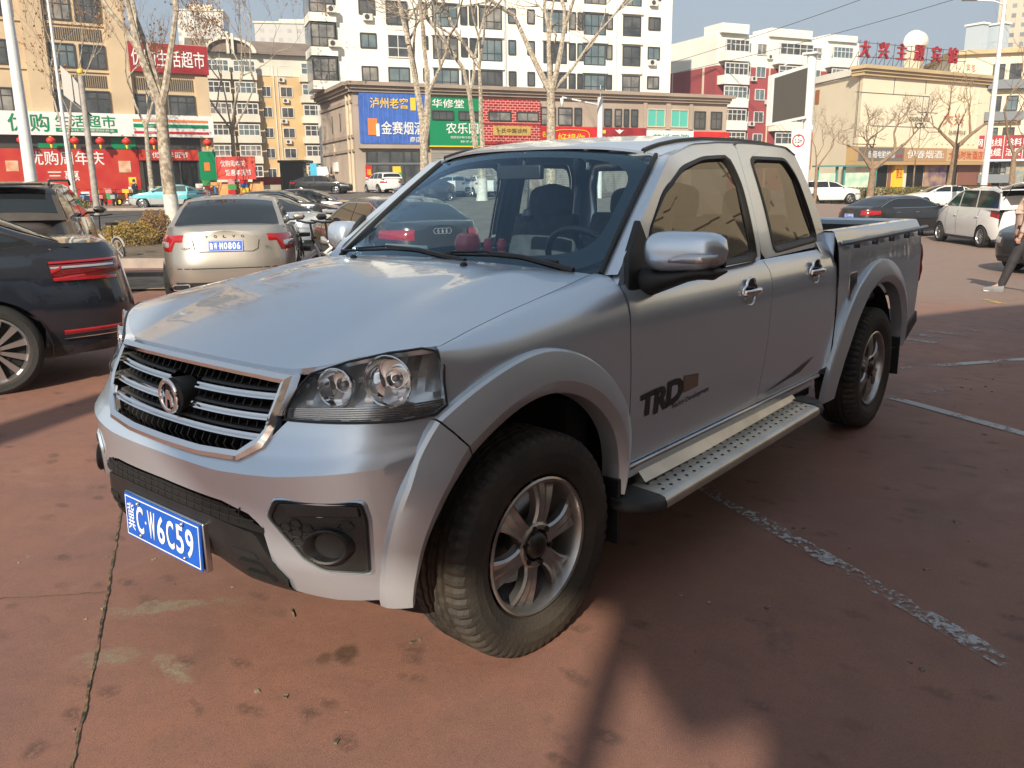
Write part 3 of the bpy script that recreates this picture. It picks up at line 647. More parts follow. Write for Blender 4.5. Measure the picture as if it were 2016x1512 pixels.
# plate
def plate(parent, o, ux, uz, w, h, left, right, n, bolts=True, name='number_plate'):
    ux = Vector(ux); uz = Vector(uz); nn = Vector(n); o = Vector(o)
    def fr(a, b, c): return o+ux*a+uz*b+nn*c
    mb = MB(); mb.prism([(-w/2, -h/2), (w/2, -h/2), (w/2, h/2), (-w/2, h/2)], lambda a, b: fr(a, b, .003), lambda a, b: fr(a, b, -.002)); p = mb.build(name, BLUEP, parent, smooth=False)
    mb = MB(); k = h*.035; A = [fr(a, b, .0042) for a, b in ((-w/2+k, -h/2+k), (w/2-k, -h/2+k), (w/2-k, h/2-k), (-w/2+k, h/2-k))]; k2 = h*.06; B = [fr(a, b, .0042) for a, b in ((-w/2+k2, -h/2+k2), (w/2-k2, -h/2+k2), (w/2-k2, h/2-k2), (-w/2+k2, h/2-k2))]
    mb.strip(A, B)
    ch = h*.64; cw = w*.098; y0 = -ch/2; x = -w/2+w*.035
    put_text(mb, left[0], fr(x, y0, .0045), ux, uz, cw, ch, .018); x += cw+w*.026
    put_text(mb, left[1], fr(x, y0, .0045), ux, uz, cw, ch, .018); x += cw+w*.022
    put_text(mb, '.', fr(x, -h*.04, .0045), ux, uz, w*.022, w*.022, .02); x += w*.044
    for c in right:
        put_text(mb, c, fr(x, y0, .0045), ux, uz, cw*(.5 if c == '1' else 1), ch, .018); x += cw+w*.026
    mb.build('plate_lettering', WHT, p, smooth=False)
    return p
tz = -.03
mb = MB(); mb.box((.765, 0, .452), (.02, .46, .15)); mb.build('plate_holder', CHRD, truck, bevel=.004)
P_ = plate(truck, (.779, 0, .452), (0, 1, 0), (tz, 0, 1), .44, .14, '冀C', 'W6C59', (1, 0, 0))
for y, z in ((-.13, .505), (.13, .505), (-.13, .400), (.13, .400)):
    mb = MB(); mb.lathe([(.007, 0), (.007, .006), (.004, .009), (.0001, .009)], (.782, y, z), 'X', 12); mb.build('plate_bolt', CHRD, P_)
# grille
def gx(y, z): return Xf(y, z)
GO = [(0, .966), (.205, .966), (.36, .964), (.463, .961), (.463, .912), (.456, .829), (.432, .774), (.361, .733), (.197, .724), (0, .722)]
GI = [(0, .945), (.2, .945), (.34, .943), (.436, .939), (.434, .878), (.427, .822), (.405, .795), (.352, .757), (.19, .747), (0, .745)]
def sym(p): return p+[(-y, z) for y, z in p[::-1][1:-1]]
def dens(p, k=4):
    out = []
    for i in range(len(p)):
        a = p[i]; b = p[(i+1) % len(p)]
        for j in range(k): out.append((lerp(a[0], b[0], j/k), lerp(a[1], b[1], j/k)))
    return out
go = dens(sym(GO)); gi = dens(sym(GI))
def g3(y, z, o): return (gx(y, z)+o, y, z)
mb = MB(); mid = [((a[0]+b[0])/2, (a[1]+b[1])/2) for a, b in zip(go, gi)]
mb.grid([[g3(y, z, -.02) for y, z in go], [g3(y, z, .010) for y, z in go], [g3(y, z, .020) for y, z in mid], [g3(y, z, .014) for y, z in gi], [g3(y, z, -.04) for y, z in gi]], closed=True)
G_ = mb.build('grille', CHR, truck, angle=30)
mb = MB(); mb.grid([[(gx(y, z)-.085, y, z) for z in (.70, .97)] for y in frange(-.47, .47, 16)]); mb.strip([g3(y, z, -.02) for y, z in gi], [g3(y*1.02, z, -.085) for y, z in gi]); mb.build('grille_backing', DARK, G_)
# radiator fins behind the lower bars
mb = MB()
for i in range(40):
    y = -.30+i*.0165
    if i % 7 == 6: continue
    mb.box((.615, y, .80), (.01, .011, .055)); 
mb.build('radiator', mat('radiator_brass', (.35, .27, .16), .6, .3), G_, smooth=False)
for zi, (zb_, slope) in enumerate(((.895, .0), (.842, .0), (.789, .0))):
    for s in SM:
        y0 = (.075 if zi < 2 else .0); y1 = interp(zb_, [.79, .85, .9], [.408, .432, .436])
        def zz(y): return zb_+.010*(y/.43)**2
        mb = MB(); mb.grid([[g3(s*y, zz(y)+b, a) for a, b in ((-.05, .016), (-.012, .014), (-.008, .006))] for y in frange(y0, y1, 14)]); mb.grid([[g3(s*y, zz(y)+b, a) for a, b in ((-.008, -.018), (-.05, -.012))] for y in frange(y0, y1, 14)]); bar = mb.build('grille_bar', BLK2, G_)
        mb = MB(); mb.grid([[g3(s*y, zz(y)+b, a) for a, b in ((-.008, .008), (.001, .005), (.002, .000), (-.006, -.002), (-.004, -.004), (.004, -.006), (.005, -.010), (-.006, -.014))] for y in frange(y0, y1, 14)]); mb.build('bar_chrome', CHR, bar, angle=30)
mb = MB()
for i in range(-12, 13):
    y = i*.036
    for za, zb_ in ((.745, .785), (.80, .837), (.853, .89), (.905, .945)):
        if abs(y) > .42-(.9-za)*.25: continue
        mb.add([g3(y-.003, za, -.02), g3(y+.001, zb_, -.02), g3(y+.001, zb_, -.07), g3(y-.003, za, -.07)], [(0, 1, 2, 3)])
mb.build('grille_fins', BLK2, G_, smooth=False, solid=.003)
# badge: ring with an upright wedge, on a stub
bc = (.708, 0, .855)
mb = MB(); mb.lathe([(.050, -.06), (.053, -.012)], bc, 'X', 36); mb.grid([[(bc[0]-a, y, bc[2]+z) for y, z in [(.055*cos(2*pi*k/20), .05*sin(2*pi*k/20)) for k in range(20)]] for a in (.01, .07)], closed=True)
mb.lathe([(.053, -.012), (.0001, -.012)], bc, 'X', 36); bs = mb.build('badge_stub', BLK2, G_)
mb = MB(); rows = []
for k in range(40):
    t = 2*pi*k/40; rows.append([(bc[0]+.006+.006*cos(q), (.046+.0075*sin(q))*cos(t), bc[2]+(.046+.0075*sin(q))*sin(t)) for q in [2*pi*j/10 for j in range(10)]])
mb.grid(rows, closed=True, wrap=True)
ap = (bc[0]+.016, 0, bc[2]+.018)
base = [(-.026, -.034), (-.022, -.002), (-.012, .020), (.012, .020), (.022, -.002), (.026, -.034), (.012, -.040), (.008, -.012), (-.008, -.012), (-.012, -.040)]
N = len(base); mb.add([(bc[0]-.008, y, bc[2]+z) for y, z in base]+[(bc[0]+.008, y*.8, bc[2]+z*.85) for y, z in base], [tuple(range(N, 2*N))]+[(k, (k+1) % N, N+(k+1) % N, N+k) for k in range(N)])
mb.build('badge', CHR, bs, angle=30)
# roof
def roofz(x): return interp(x, [-2.36, -2.28, -2.1, -1.8, -1.5, -1.3, -1.15, -1.04], [1.585, 1.612, 1.626, 1.632, 1.628, 1.614, 1.593, 1.565])
def rf(u, v):
    a = abs(u); x0 = -1.065+.085*(1-a*a); x1 = -2.335-.03*(1-a*a); x = lerp(x0, x1, v)
    e = 1-v; ye = lerp(.600, .625, min(1, v*3)); ze = roofz(lerp(-1.065, -2.335, v))-.018
    k = (1-a**3.2)**.8; return (x, u*ye, ze+.048*k)
mb = MB(); mb.grid([[rf(i/20, v/24) for i in range(-20, 21)] for v in range(25)]); mb.build('roof', SILVER, truck, rim=.01, angle=60)
for s in SM:
    # roof gutter between roof and side frames
    mb = MB(); rows = []
    for v in frange(0, 1, 24):
        p = rf(s*1.0, v); x = p[0]; xo = x; zo = interp(-xo, [1.06, 1.25, 1.5, 1.672, 1.95, 2.22, 2.32, 2.4], [1.555, 1.602, 1.617, 1.62, 1.622, 1.614, 1.575, 1.55])
        yo = .785-(zo-1.10)*.305+.008; rows.append([p, (x, lerp(p[1], s*yo, .6), lerp(p[2], zo, .25)), (x, s*yo, zo)])
    mb.grid(rows); mb.build('roof_side', SILVER, truck, angle=70)
    mb = MB(); mb.tube([tuple(Vector(rf(s*.90, v))+Vector((0, 0, .002))) for v in frange(0, 1, 24)], .011, 6); mb.build('roof_moulding', RUB, truck)
# windscreen
def ws(u, v, off=0):
    a = abs(u); y = lerp(.70, .585, v)*u; x = lerp(-.525+.13*(1-a*a), -1.075+.085*(1-a*a), v); z = lerp(1.142+.022*(1-a*a), 1.552+.036*(1-a*a), v)+.010*sin(pi*v)
    return (x+off*.6, y, z+off*.8)
mb = MB(); mb.grid([[ws(i/20*.985, j/20, .004) for i in range(-20, 21)] for j in range(21)]); W_ = mb.build('windscreen', GLW, truck, angle=80)
def rr(u, v, k):   # rounded-rectangle ring
    out = []
    for c in range(64):
        t = 2*pi*c/64; ct, st = cos(t), sin(t); n = 5
        q = (abs(ct)**n+abs(st)**n)**(-1/n); out.append((ct*q*u, .5+.5*st*q*v+k))
    return out
mb = MB(); mb.strip([ws(max(-1, min(1, u*1.03)), max(0, min(1, (v-.5)*1.06+.5)), .001) for u, v in rr(1, 1, 0)], [ws(u, v, .001) for u, v in rr(.915, .845, .005)]); mb.build('windscreen_border', mat('frit_black', (.012, .016, .022), .25), W_)
for s in SM:
    mb = MB(); mb.tube([Vector(ws(s*1.0, v, .006)) for v in frange(0, 1, 12)], .011, 6); mb.build('pillar_seal', RUB, W_)
    # A pillar filler
    mb = MB(); mb.grid([[ws(s*1.0, v), (lerp(-.515, -1.06, v), s*(.785-(lerp(1.15, 1.555, v)-1.10)*.305+.004), lerp(1.15, 1.557, v))] for v in frange(0, 1, 12)]); mb.build('pillar', SILVER, truck, angle=80)
    mb = MB(); mb.grid([[(-.455, s*.70, 1.150), (-.50, s*.72, 1.148), (-.53, s*.70, 1.142)], [(-.455, s*.742, 1.125), (-.51, s*.755, 1.13), (-.535, s*.75, 1.135)], [(-.46, s*.79, 1.09), (-.51, s*.788, 1.10), (-.54, s*.782, 1.11)]]); mb.build('pillar_foot', SILVER, truck)
# cowl
mb = MB(); mb.grid([[(-.47+.11*(1-u*u)-.0, u*.695, 1.138+.03*(1-u*u)), (-.54+.12*(1-u*u), u*.70, 1.128+.03*(1-u*u))] for u in frange(-1, 1, 20)]); mb.build('cowl', BLK, truck)
for (y0, y1, n_) in ((.20, -.60, 0), (.62, .02, 1)):
    mb = MB(); pts = []
    def wp(y, h): 
        u = y/.69; return Vector((-.46+.12*(1-u*u)-h*.9, y, 1.158+.025*(1-u*u)+h*.75))
    mb.tube([wp(y0+.02, .0), wp(lerp(y0, y1, .3), .035), wp(lerp(y0, y1, .55), .045)], [.012, .010, .007], 6)
    wi = mb.build('wiper', BLK, truck)
    mb = MB(); mb.tube([wp(lerp(y0, y1, .08), .028), wp(lerp(y0, y1, .5), .034), wp(y1, .020)], .006, 5); mb.tube([wp(lerp(y0, y1, .25), .034), wp(lerp(y0, y1, .55), .048), wp(lerp(y0, y1, .85), .034)], .004, 5); mb.build('wiper_blade', BLK, wi)
for s in SM:
    hp = Vector(hood(s*.42, .11)); mb = MB(); mb.lathe([(.014, 0), (.013, .006), (.008, .011), (.0001, .012)], hp+Vector((0, 0, .0)), 'Z', 14); mb.build('washer_nozzle', BLK, truck)
# cab rear wall and rear screen
mb = MB(); BO = [(-.735, 1.12), (.735, 1.12), (.66, 1.45), (.60, 1.60), (-.60, 1.60), (-.66, 1.45)]; BI = [(-.60, 1.20), (.60, 1.20), (.575, 1.43), (.55, 1.52), (-.55, 1.52), (-.575, 1.43)]
def bk(y, z): return (-2.455+(z-1.12)*.24, y, z)
mb.strip([bk(*p) for p in BO], [bk(*p) for p in BI]); mb.add([bk(-.735, 1.12), bk(.735, 1.12), (-2.455, .735, .6), (-2.455, -.735, .6)], [(0, 1, 2, 3)]); mb.build('cab_back', SILVER, truck, solid=.02)
mb = MB(); mb.add([bk(*p) for p in BI], [tuple(range(6))]); mb.build('rear_screen', GLR, truck, smooth=False)
# bed floor, front wall, tailgate, rear bumper
BEDL = mat('bed_liner', (.035, .042, .043), .6, var=.2)
mb = MB(); mb.box((-3.23, 0, .74), (1.50, 1.46, .02)); mb.build('bed_floor', BEDL, truck, smooth=False)
for s in SM:
    mb = MB(); mb.box((-3.23, s*.728, .965), (1.48, .008, .42)); mb.build('bed_liner_side', BEDL, truck, smooth=False)
mb = MB(); mb.box((-2.49, 0, .96), (.03, 1.47, .44)); mb.build('bed_front_wall', SILVER, truck, bevel=.006)
mb = MB(); mb.box((-3.975, 0, .95), (.05, 1.60, .50)); tg = mb.build('tailgate', SILVER, truck, bevel=.012)
mb = MB(); mb.box((-3.945, 0, .95), (.006, 1.40, .42)); mb.build('tailgate_liner', BEDL, tg, smooth=False)
mb = MB(); mb.prism([(-3.66, .40), (-3.72, .47), (-3.98, .56), (-4.09, .60), (-4.11, .52), (-3.9, .43)], lambda x, z: (x, .84, z), lambda x, z: (x, -.84, z)); mb.build('rear_bumper', BLK2, truck, bevel=.01)
# interior
def seat(x, y, w=.50, z=.70, hr=True, parent=truck):
    mb = MB(); rows = []
    for i in range(9):
        t = i/8; rows.append([(x-.22-t*.14+.055*cos(a)*(1 if cos(a) > 0 else .8), y+w/2*(1-.22*t)*abs(sin(a))**.6*(1 if sin(a) > 0 else -1), z+.08+t*.56) for a in [2*pi*k/16 for k in range(16)]])
    mb.grid(rows, closed=True); mb.add(rows[-1], [tuple(range(16))]); mb.box((x+.02, y, z), (.52, w, .16))
    o = mb.build('seat', SEAT, parent, bevel=.02)
    if hr:
        mb = MB(); rows = []
        for i in range(11):
            t = i/10; e = sqrt(max(0.02, 1-(2*t-1)**4)); rows.append([(x-.375-.03*t+.05*cos(a)*e, y+.135*e*abs(sin(a))**.7*(1 if sin(a) > 0 else -1), z+.60+t*.19) for a in [2*pi*k/16 for k in range(16)]])
        mb.grid(rows, closed=True); mb.build('headrest', SEAT, o)
    return o
seat(-1.22, .36, z=.66); seat(-1.22, -.34, z=.66)
seat(-2.02, .36, .62, .64, True); seat(-2.02, -.36, .62, .64, True)
mb = MB(); mb.prism([(-.40, .80), (-.42, 1.135), (-.60, 1.165), (-.78, 1.155), (-.86, 1.10), (-.84, .80)], lambda x, z: (x, .72, z), lambda x, z: (x, -.72, z)); dash = mb.build('dashboard', DASH, truck, bevel=.02)
mb = MB(); c = Vector((-.93, .36, 1.12)); ax = Vector((-.85, 0, .52)).normalized(); u_ = Vector((0, 1, 0)); v_ = ax.cross(u_)
mb.tube([c+(u_*cos(2*pi*k/32)+v_*sin(2*pi*k/32))*.185 for k in range(32)], .014, 8, closed=True)
for a in (0, pi, -pi/2): mb.tube([c, c+(u_*cos(a)+v_*sin(a))*.18], .016, 6)
mb.tube([c-ax*.25, c], .03, 8); mb.build('steering_wheel', BLK, truck)
mb = MB(); mb.box((-.97, -.02, 1.50), (.03, .24, .06)); mb.tube([(-.97, 0, 1.51), (-.98, 0, 1.585)], .012, 6); mb.build('rear_view_mirror', BLK, truck, bevel=.01)
mb = MB(); mb.box((-1.5, 0, .62), (1.9, 1.4, .04)); mb.build('cab_floor', DARK, truck, smooth=False)
for s in SM:
    mb = MB(); mb.grid([[(x, s*.752, z) for z in (.5, 1.0, 1.09)] for x in (-.55, -1.5, -2.42)]); mb.build('door_trim', DASH, truck, smooth=False)
# wheels
def wheel_mesh(R=.36, w=.235, rr_=.222, spokes=6, tread=True):
    """returns three builders (tyre, rim, hub) around the origin, axle along y, outer face towards +y"""
    t = MB(); hw = w/2
    prof = [(rr_-.004, hw-.030), (rr_+.010, hw-.012), (rr_+.045, hw+.004), (R-.060, hw+.006), (R-.040, hw+.002), (R-.022, hw-.003), (R-.009, hw-.014), (R-.002, hw-.028), (R, hw-.042)]
    n = 180; rows = []
    gro = [(R, hw-.052), (R, hw-.062), (R-.011, hw-.064), (R-.011, hw-.073), (R, hw-.075), (R, hw-.092), (R-.011, hw-.094), (R-.011, hw-.103), (R, hw-.105), (R, .006), (R-.006, .003)]
    full = prof+gro+[(r, -a) for r, a in gro[::-1]]+[(r, -a) for r, a in prof[::-1]]
    for j, (r, a) in enumerate(full):
        row = []
        for k in range(n):
            rr = r
            if tread and abs(a) > hw-.056 and R-.045 < r <= R: rr = r-(.008 if k % 3 == 0 else 0)
            elif tread and r >= R-.0005 and (k+int(abs(a)*90)) % 5 == 0: rr = r-.005
            th = 2*pi*k/n; row.append((rr*cos(th), a, rr*sin(th)))
        rows.append(row)
    t.grid(rows, closed=True)
    m = MB(); m.lathe([(rr_, hw-.012), (rr_-.006, hw-.008), (rr_-.014, hw-.012), (rr_-.022, hw-.03), (rr_-.03, hw-.07), (rr_-.035, -hw+.02)], (0, 0, 0), 'Y', 60)
    m.lathe([(.075, hw-.045), (.075, hw-.028), (.066, hw-.022), (.052, hw-.026), (.050, hw-.05)], (0, 0, 0), 'Y', 48)
    for k in range(spokes):
        a0 = 2*pi*k/spokes+pi/spokes*0
        rows = []
        for i in range(9):
            tt = i/8; r = lerp(.060, rr_-.022, tt); hwid = interp(tt, [0, .2, .55, .85, 1], [.032, .028, .034, .048, .062]); dy = hw-.030+.012*sin(pi*tt)-.012*tt
            row = []
            for (sx, sy) in ((-1, -.032), (-1, -.006), (-.8, .002), (-.35, -.001 - .006*tt), (0, .001), (.35, -.001-.006*tt), (.8, .002), (1, -.006), (1, -.032)):
                x, z = r, sx*hwid; row.append((x*cos(a0)-z*sin(a0), dy+sy, x*sin(a0)+z*cos(a0)))
            rows.append(row)
        m.grid(rows)
    h = MB(); h.lathe([(.050, hw-.05), (.046, hw-.03), (.040, hw-.018), (.026, hw-.008), (.012, hw-.004), (.0001, hw-.003)], (0, 0, 0), 'Y', 32)
    for k in range(6):
        a = 2*pi*k/6+pi/6; h.lathe([(.010, hw-.045), (.010, hw-.018), (.0001, hw-.015)], (.060*cos(a), 0, .060*sin(a)), 'Y', 6)
    d = MB(); d.lathe([(.15, -.01), (.15, .0), (.05, .0)], (0, 0, 0), 'Y', 32); d.lathe([(rr_-.03, -hw+.05), (.0001, -hw+.05)], (0, 0, 0), 'Y', 32)
    return t, m, h, d
HUBM = mat('hub_dark', (.05, .046, .040), .3, .7, var=.3, vscale=30)
t_, m_, h_, d_ = wheel_mesh()
first = None
for xc in (0, -WB):
    for s in SM:
        e = bpy.data.objects.new('wheel', None); COL.objects.link(e); e.parent = truck; e.location = (xc, s*.735, ZWH); e.rotation_euler = (0, .25 if xc == 0 else .6, (0 if s == 1 else pi)+(radians(-3) if xc == 0 else 0))
        if first is None:
            first = [t_.build('tyre', TYRE, e, angle=14), m_.build('rim', RIMM, e, angle=35), h_.build('hub_cap', HUBM, e, angle=40), d_.build('brake_disc', CHRD, e)]
            mb = MB()     # raised sidewall lettering
            for i, ch in enumerate('GOODRIDE'):
                a = radians(200+i*11); r = .272; o = Vector((r*cos(a), .1235, r*sin(a))); tx = Vector((-sin(a), 0, cos(a))); tz_ = Vector((cos(a), 0, sin(a)))
                put_text(mb, ch, o-tx*(-.014), -tx*1, tz_*-1 if False else tz_, .028, .034, .01)
            first.append(mb.build('tyre_lettering', mat('tyre_letter', (.05, .042, .03), .7), e, smooth=False))
        else:
            for q in first: c = q.copy(); COL.objects.link(c); c.parent = e
# dashboard things
def small(name, label, cat, mb, m, **k): return tag(mb.build(name, m, None, **k), label, cat)
mb = MB(); mb.lathe([(.0001, -.048), (.018, -.052), (.040, -.040), (.052, -.010), (.052, .016), (.042, .038), (.022, .047), (.008, .040), (.0001, .036)], (-.60, .006, 1.217), 'Z', 28)
ap_ = small('apple_ornament', 'round red apple ornament on the pickup dashboard behind the windscreen', 'ornament', mb, mat('apple_red', (.50, .03, .035), .3, coat=.5))
mb = MB(); mb.tube([(-.60, .006, 1.25), (-.598, .01, 1.285)], .003, 5); mb.build('stalk', BLK, ap_)
for y, lb in ((.115, 'left one of two small red dolls on the pickup dashboard, nearer the apple'), (.185, 'right one of two small red dolls on the pickup dashboard, nearer the steering wheel')):
    mb = MB(); mb.lathe([(.0001, 0), (.022, .001), (.023, .02), (.014, .035), (.018, .045), (.019, .062), (.012, .078), (.0001, .082)], (-.60, y, 1.166), 'Z', 16); d = small('toy_doll', lb, 'ornament', mb, mat('doll_red', (.45, .03, .05), .5)); d['group'] = 'dolls on the dashboard'
    mb = MB(); mb.box((-.60, y, 1.169), (.05, .055, .008)); mb.build('doll_stand', mat('gold_stand', (.5, .4, .15), .4, .4), d)
mb = MB(); mb.tube([(-.93, .06, 1.47), (-.92, .062, 1.36)], .003, 5); mb.lathe([(.0001, 0), (.018, .006), (.028, .028), (.018, .052), (.0001, .058)], (-.92, .062, 1.295), 'Z', 16); mb.lathe([(.0001, 0), (.006, .0), (.004, .05), (.0001, .05)], (-.92, .062, 1.35), 'Z', 8)
small('hanging_ornament', 'dark round charm hanging on a cord from the pickup rear view mirror', 'ornament', mb, mat('charm_dark', (.10, .11, .12), .25, .4))
mb = MB(); cd = Vector((-.47, -.215, 1.195))
mb.box(cd, (.006, .245, .045)); card = small('number_card', 'white card with a phone number behind the pickup windscreen', 'card', mb, mat('card_white', (.75, .80, .76), .6))
mb = MB(); put_text(mb, '51005704100131018', cd+Vector((.005, -.115, -.014)), (0, 1, 0), (0, 0, 1), .23, .026, .01); mb.build('lettering', DARK, card, smooth=False)
# ---------------------------------------------------------------- ground
def gz(x, y):
    dx, dy = x-CAMP.x, y-CAMP.y; d = sqrt(dx*dx+dy*dy); f = dx*cos(YAW)+dy*sin(YAW); r = dx*rt.x+dy*rt.y
    if f <= 0: return 0
    a = math.degrees(math.atan2(r, f)); k = min(1, max(0, (75-abs(a))/20))
    return k*interp(a, GAN, [interp(d, GDS, t) for t in GT])
mb = MB()
rs = [0, 2, 4, 6, 8, 10, 12, 14, 17, 20, 24, 28, 32, 37, 42, 48, 54, 60, 66, 74, 82, 95, 120, 160, 240, 400, 800, 1500]
N = 180
mb.grid([[(CAMP.x+r*cos(2*pi*k/N), CAMP.y+r*sin(2*pi*k/N), gz(CAMP.x+r*cos(2*pi*k/N), CAMP.y+r*sin(2*pi*k/N))) for k in range(N)] for r in rs], closed=True)
struct(mb.build('ground', PAVE, angle=60))
# building behind the camera: its roof and an added board shade the pickup, its wall shows in the side windows
sa = Vector((cos(SUN_AZ), sin(SUN_AZ), 0)); sn = Vector((-sin(SUN_AZ), cos(SUN_AZ), 0)); A0 = 14.14
def sp(s_, h_, d_=0): return sa*(A0+d_)+sn*s_+Vector((0, 0, h_))
mall = thing('shopping_building', 'beige panelled building mirrored in the pickup side windows', 'building', (12.3, 7.1, 0))
def mbuild(mb, *a, **k):
    o = mb.build(*a, **k); o.location = (-12.3, -7.1, 0); return o
WALLM = mat('wall_panels', (.72, .60, .42), .6, var=.08, vscale=.3)
mb = MB(); cx, cy = 12.33, 7.07; pts2 = [(cx, cy), (-32, cy+.351*(cx+32)), (-30, 46), (34, 30), (26, 13.2)]
mb.prism(pts2, lambda x, y: (x, y, 0), lambda x, y: (x, y, 12.0)); mbuild(mb, 'wall', WALLM, mall, smooth=False)
mb = MB(); dd = Vector((-44.33, .351*44.33, 0)).normalized(); nn = Vector((-dd.y, dd.x, 0))*1
if nn.y > 0: nn = -nn
for i in range(16): mb.box(Vector((cx, cy, 6))+dd*(i*2.9+.2)+nn*.01, (.05, .05, 12), rz=math.atan2(dd.y, dd.x))
for z in (3.9, 6.6, 9.3): mb.box(Vector((cx, cy, z))+dd*23.2+nn*.01, (46.6, .05, .05), rz=math.atan2(dd.y, dd.x))
mbuild(mb, 'wall_joints', DARK, mall, smooth=False)
mb = MB(); mb.box(Vector((cx, cy, 1.9))+dd*23.4+nn*.06, (46, .1, 3.6), rz=math.atan2(dd.y, dd.x)); mbuild(mb, 'ground_floor_front', mat('shop_front_brown', (.10, .07, .055), .3, var=.2), mall, smooth=False)
mb = MB(); SHADE_OUTLINE = [(1.6, 8.36), (1.25, 8.22), (1.06, 8.42), (.94, 8.62), (.4, 8.62), (-.1, 8.75), (-.55, 9.15), (-.75, 9.75), (-.6, 10.15), (.1, 10.35), (1.0, 10.45), (1.6, 10.45)]  # unseen board, outline shaped to cast the shade on hood and paving
mb.prism(SHADE_OUTLINE, lambda a, b: sp(a, b, 0), lambda a, b: sp(a, b, .25)); mbuild(mb, 'shade_board', mat('shade_board_back', (.3, .3, .3), .5), mall, smooth=False)
mb = MB(); mb.tube([sp(1.0, 0, .1), sp(1.0, 8.6, .1)], .05, 10); mbuild(mb, 'post', CHRD, mall)
mb = MB(); mb.tube([sp(-3.02, 0, .1), sp(-3.02, 10.3, .1)], .2, 14); mbuild(mb, 'shadow_column', WALLM, mall)  # unseen column added to cast the dark band beside the liftback
# wing of the same centre, sunlit above the shadow of the main block
wing = thing('shopping_wing', 'sunlit beige wing mirrored in the pickup door windows', 'building', (-16, 9, 0))
mb = MB(); mb.prism([(-11.5, 13.5), (-17.5, 4.2), (-29, 12), (-24, 18.5), (-13, 15)], lambda x, y: (x+16, y-9, 0), lambda x, y: (x+16, y-9, 7.4)); mb.build("wall", WALLM, wing, smooth=False)
d2 = Vector((-6, -9.3, 0)).normalized(); n2 = Vector((-d2.y, d2.x, 0)); n2 = n2 if n2.x > 0 else -n2; r2 = math.atan2(d2.y, d2.x)
mb = MB()
for i in range(6): mb.box(Vector((4.5, 4.5, 3.66))+d2*(i*2.15+.2)+n2*.0, (.03, .03, 7.3), rz=r2)
for z in (2.9, 4.5, 6.1): mb.box(Vector((4.5, 4.5, z))+d2*5.5+n2*.0, (11, .03, .03), rz=r2)
mb.build('wall_joints', mat('joint_brown', (.30, .23, .16), .8), wing, smooth=False)
mb = MB(); mb.box(Vector((4.5, 4.5, 1.3))+d2*5.5+n2*.06, (10.5, .1, 2.4), rz=r2); mb.build('shop_front', MATS['shop_front_brown'], wing, smooth=False)
mb = MB(); mb.box(Vector((4.5, 4.5, 5.3))+d2*3+n2*.1, (2.6, .2, 1.2), rz=r2); mb.build('wall_window', mat('pale_panel', (.7, .68, .6), .4), wing, smooth=False)
# ---------------------------------------------------------------- other cars
WHEELS = {}
def get_wheel(kind):
    if kind in WHEELS: return WHEELS[kind]
    R, rr_, sp = {'multi': (.34, .245, 12), 'five': (.33, .215, 5), 'ten': (.335, .225, 10)}[kind]
    t = MB(); hw = .11
    t.lathe([(rr_-.004, hw-.02), (rr_+.012, hw-.002), (rr_+.05, hw+.004), (R-.03, hw-.004), (R-.008, hw-.022), (R, hw-.045), (R, -hw+.045), (R-.03, -hw), (rr_, -hw)], n=40)
    m = MB(); m.lathe([(rr_, hw-.012), (rr_-.012, hw-.008), (rr_-.022, hw-.03), (rr_-.03, -hw+.02)], n=40)
    for k in range(sp):
        a0 = 2*pi*k/sp; rows = []
        for i in range(4):
            tt = i/3; r = lerp(.03, rr_-.018, tt); wd = (.012+.012*tt) if sp > 6 else (.03-.004*tt)
            if kind == 'multi': wd = .010+.014*tt
            rows.append([(r*cos(a0)-q*wd*sin(a0), hw-.028+sy-.006*tt, r*sin(a0)+q*wd*cos(a0)) for q, sy in ((-1, -.025), (-1, 0), (1, 0), (1, -.025))])
        m.grid(rows)
    m.lathe([(.055, hw-.05), (.055, hw-.022), (.035, hw-.016), (.0001, hw-.016)], n=20)
    d = MB(); d.lathe([(rr_-.03, hw-.075), (.0001, hw-.07)], n=30); d.lathe([(.13, hw-.07), (.13, hw-.062), (.0001, hw-.06)], n=24)
    WHEELS[kind] = (R, t, m, d, []); return WHEELS[kind]
def add_wheel(parent, kind, x, y, R, s, rimm):
    R0, t, m, d, made = get_wheel(kind)
    e = bpy.data.objects.new('wheel', None); COL.objects.link(e); e.parent = parent; k = R/R0
    e.location = (x, y, R); e.scale = (k, 1, k); e.rotation_euler = (0, x*1.3+.4, 0 if s == 1 else pi)
    if not made: made += [t.build('tyre', TYREB, e, angle=35), m.build('rim', RIMC, e, angle=35), d.build('wheel_disc', DARK, e, smooth=False)]
    else:
        for q in made: c = q.copy(); COL.objects.link(c); c.parent = e
RIMC = mat('car_rim', (.55, .55, .56), .28, .9)
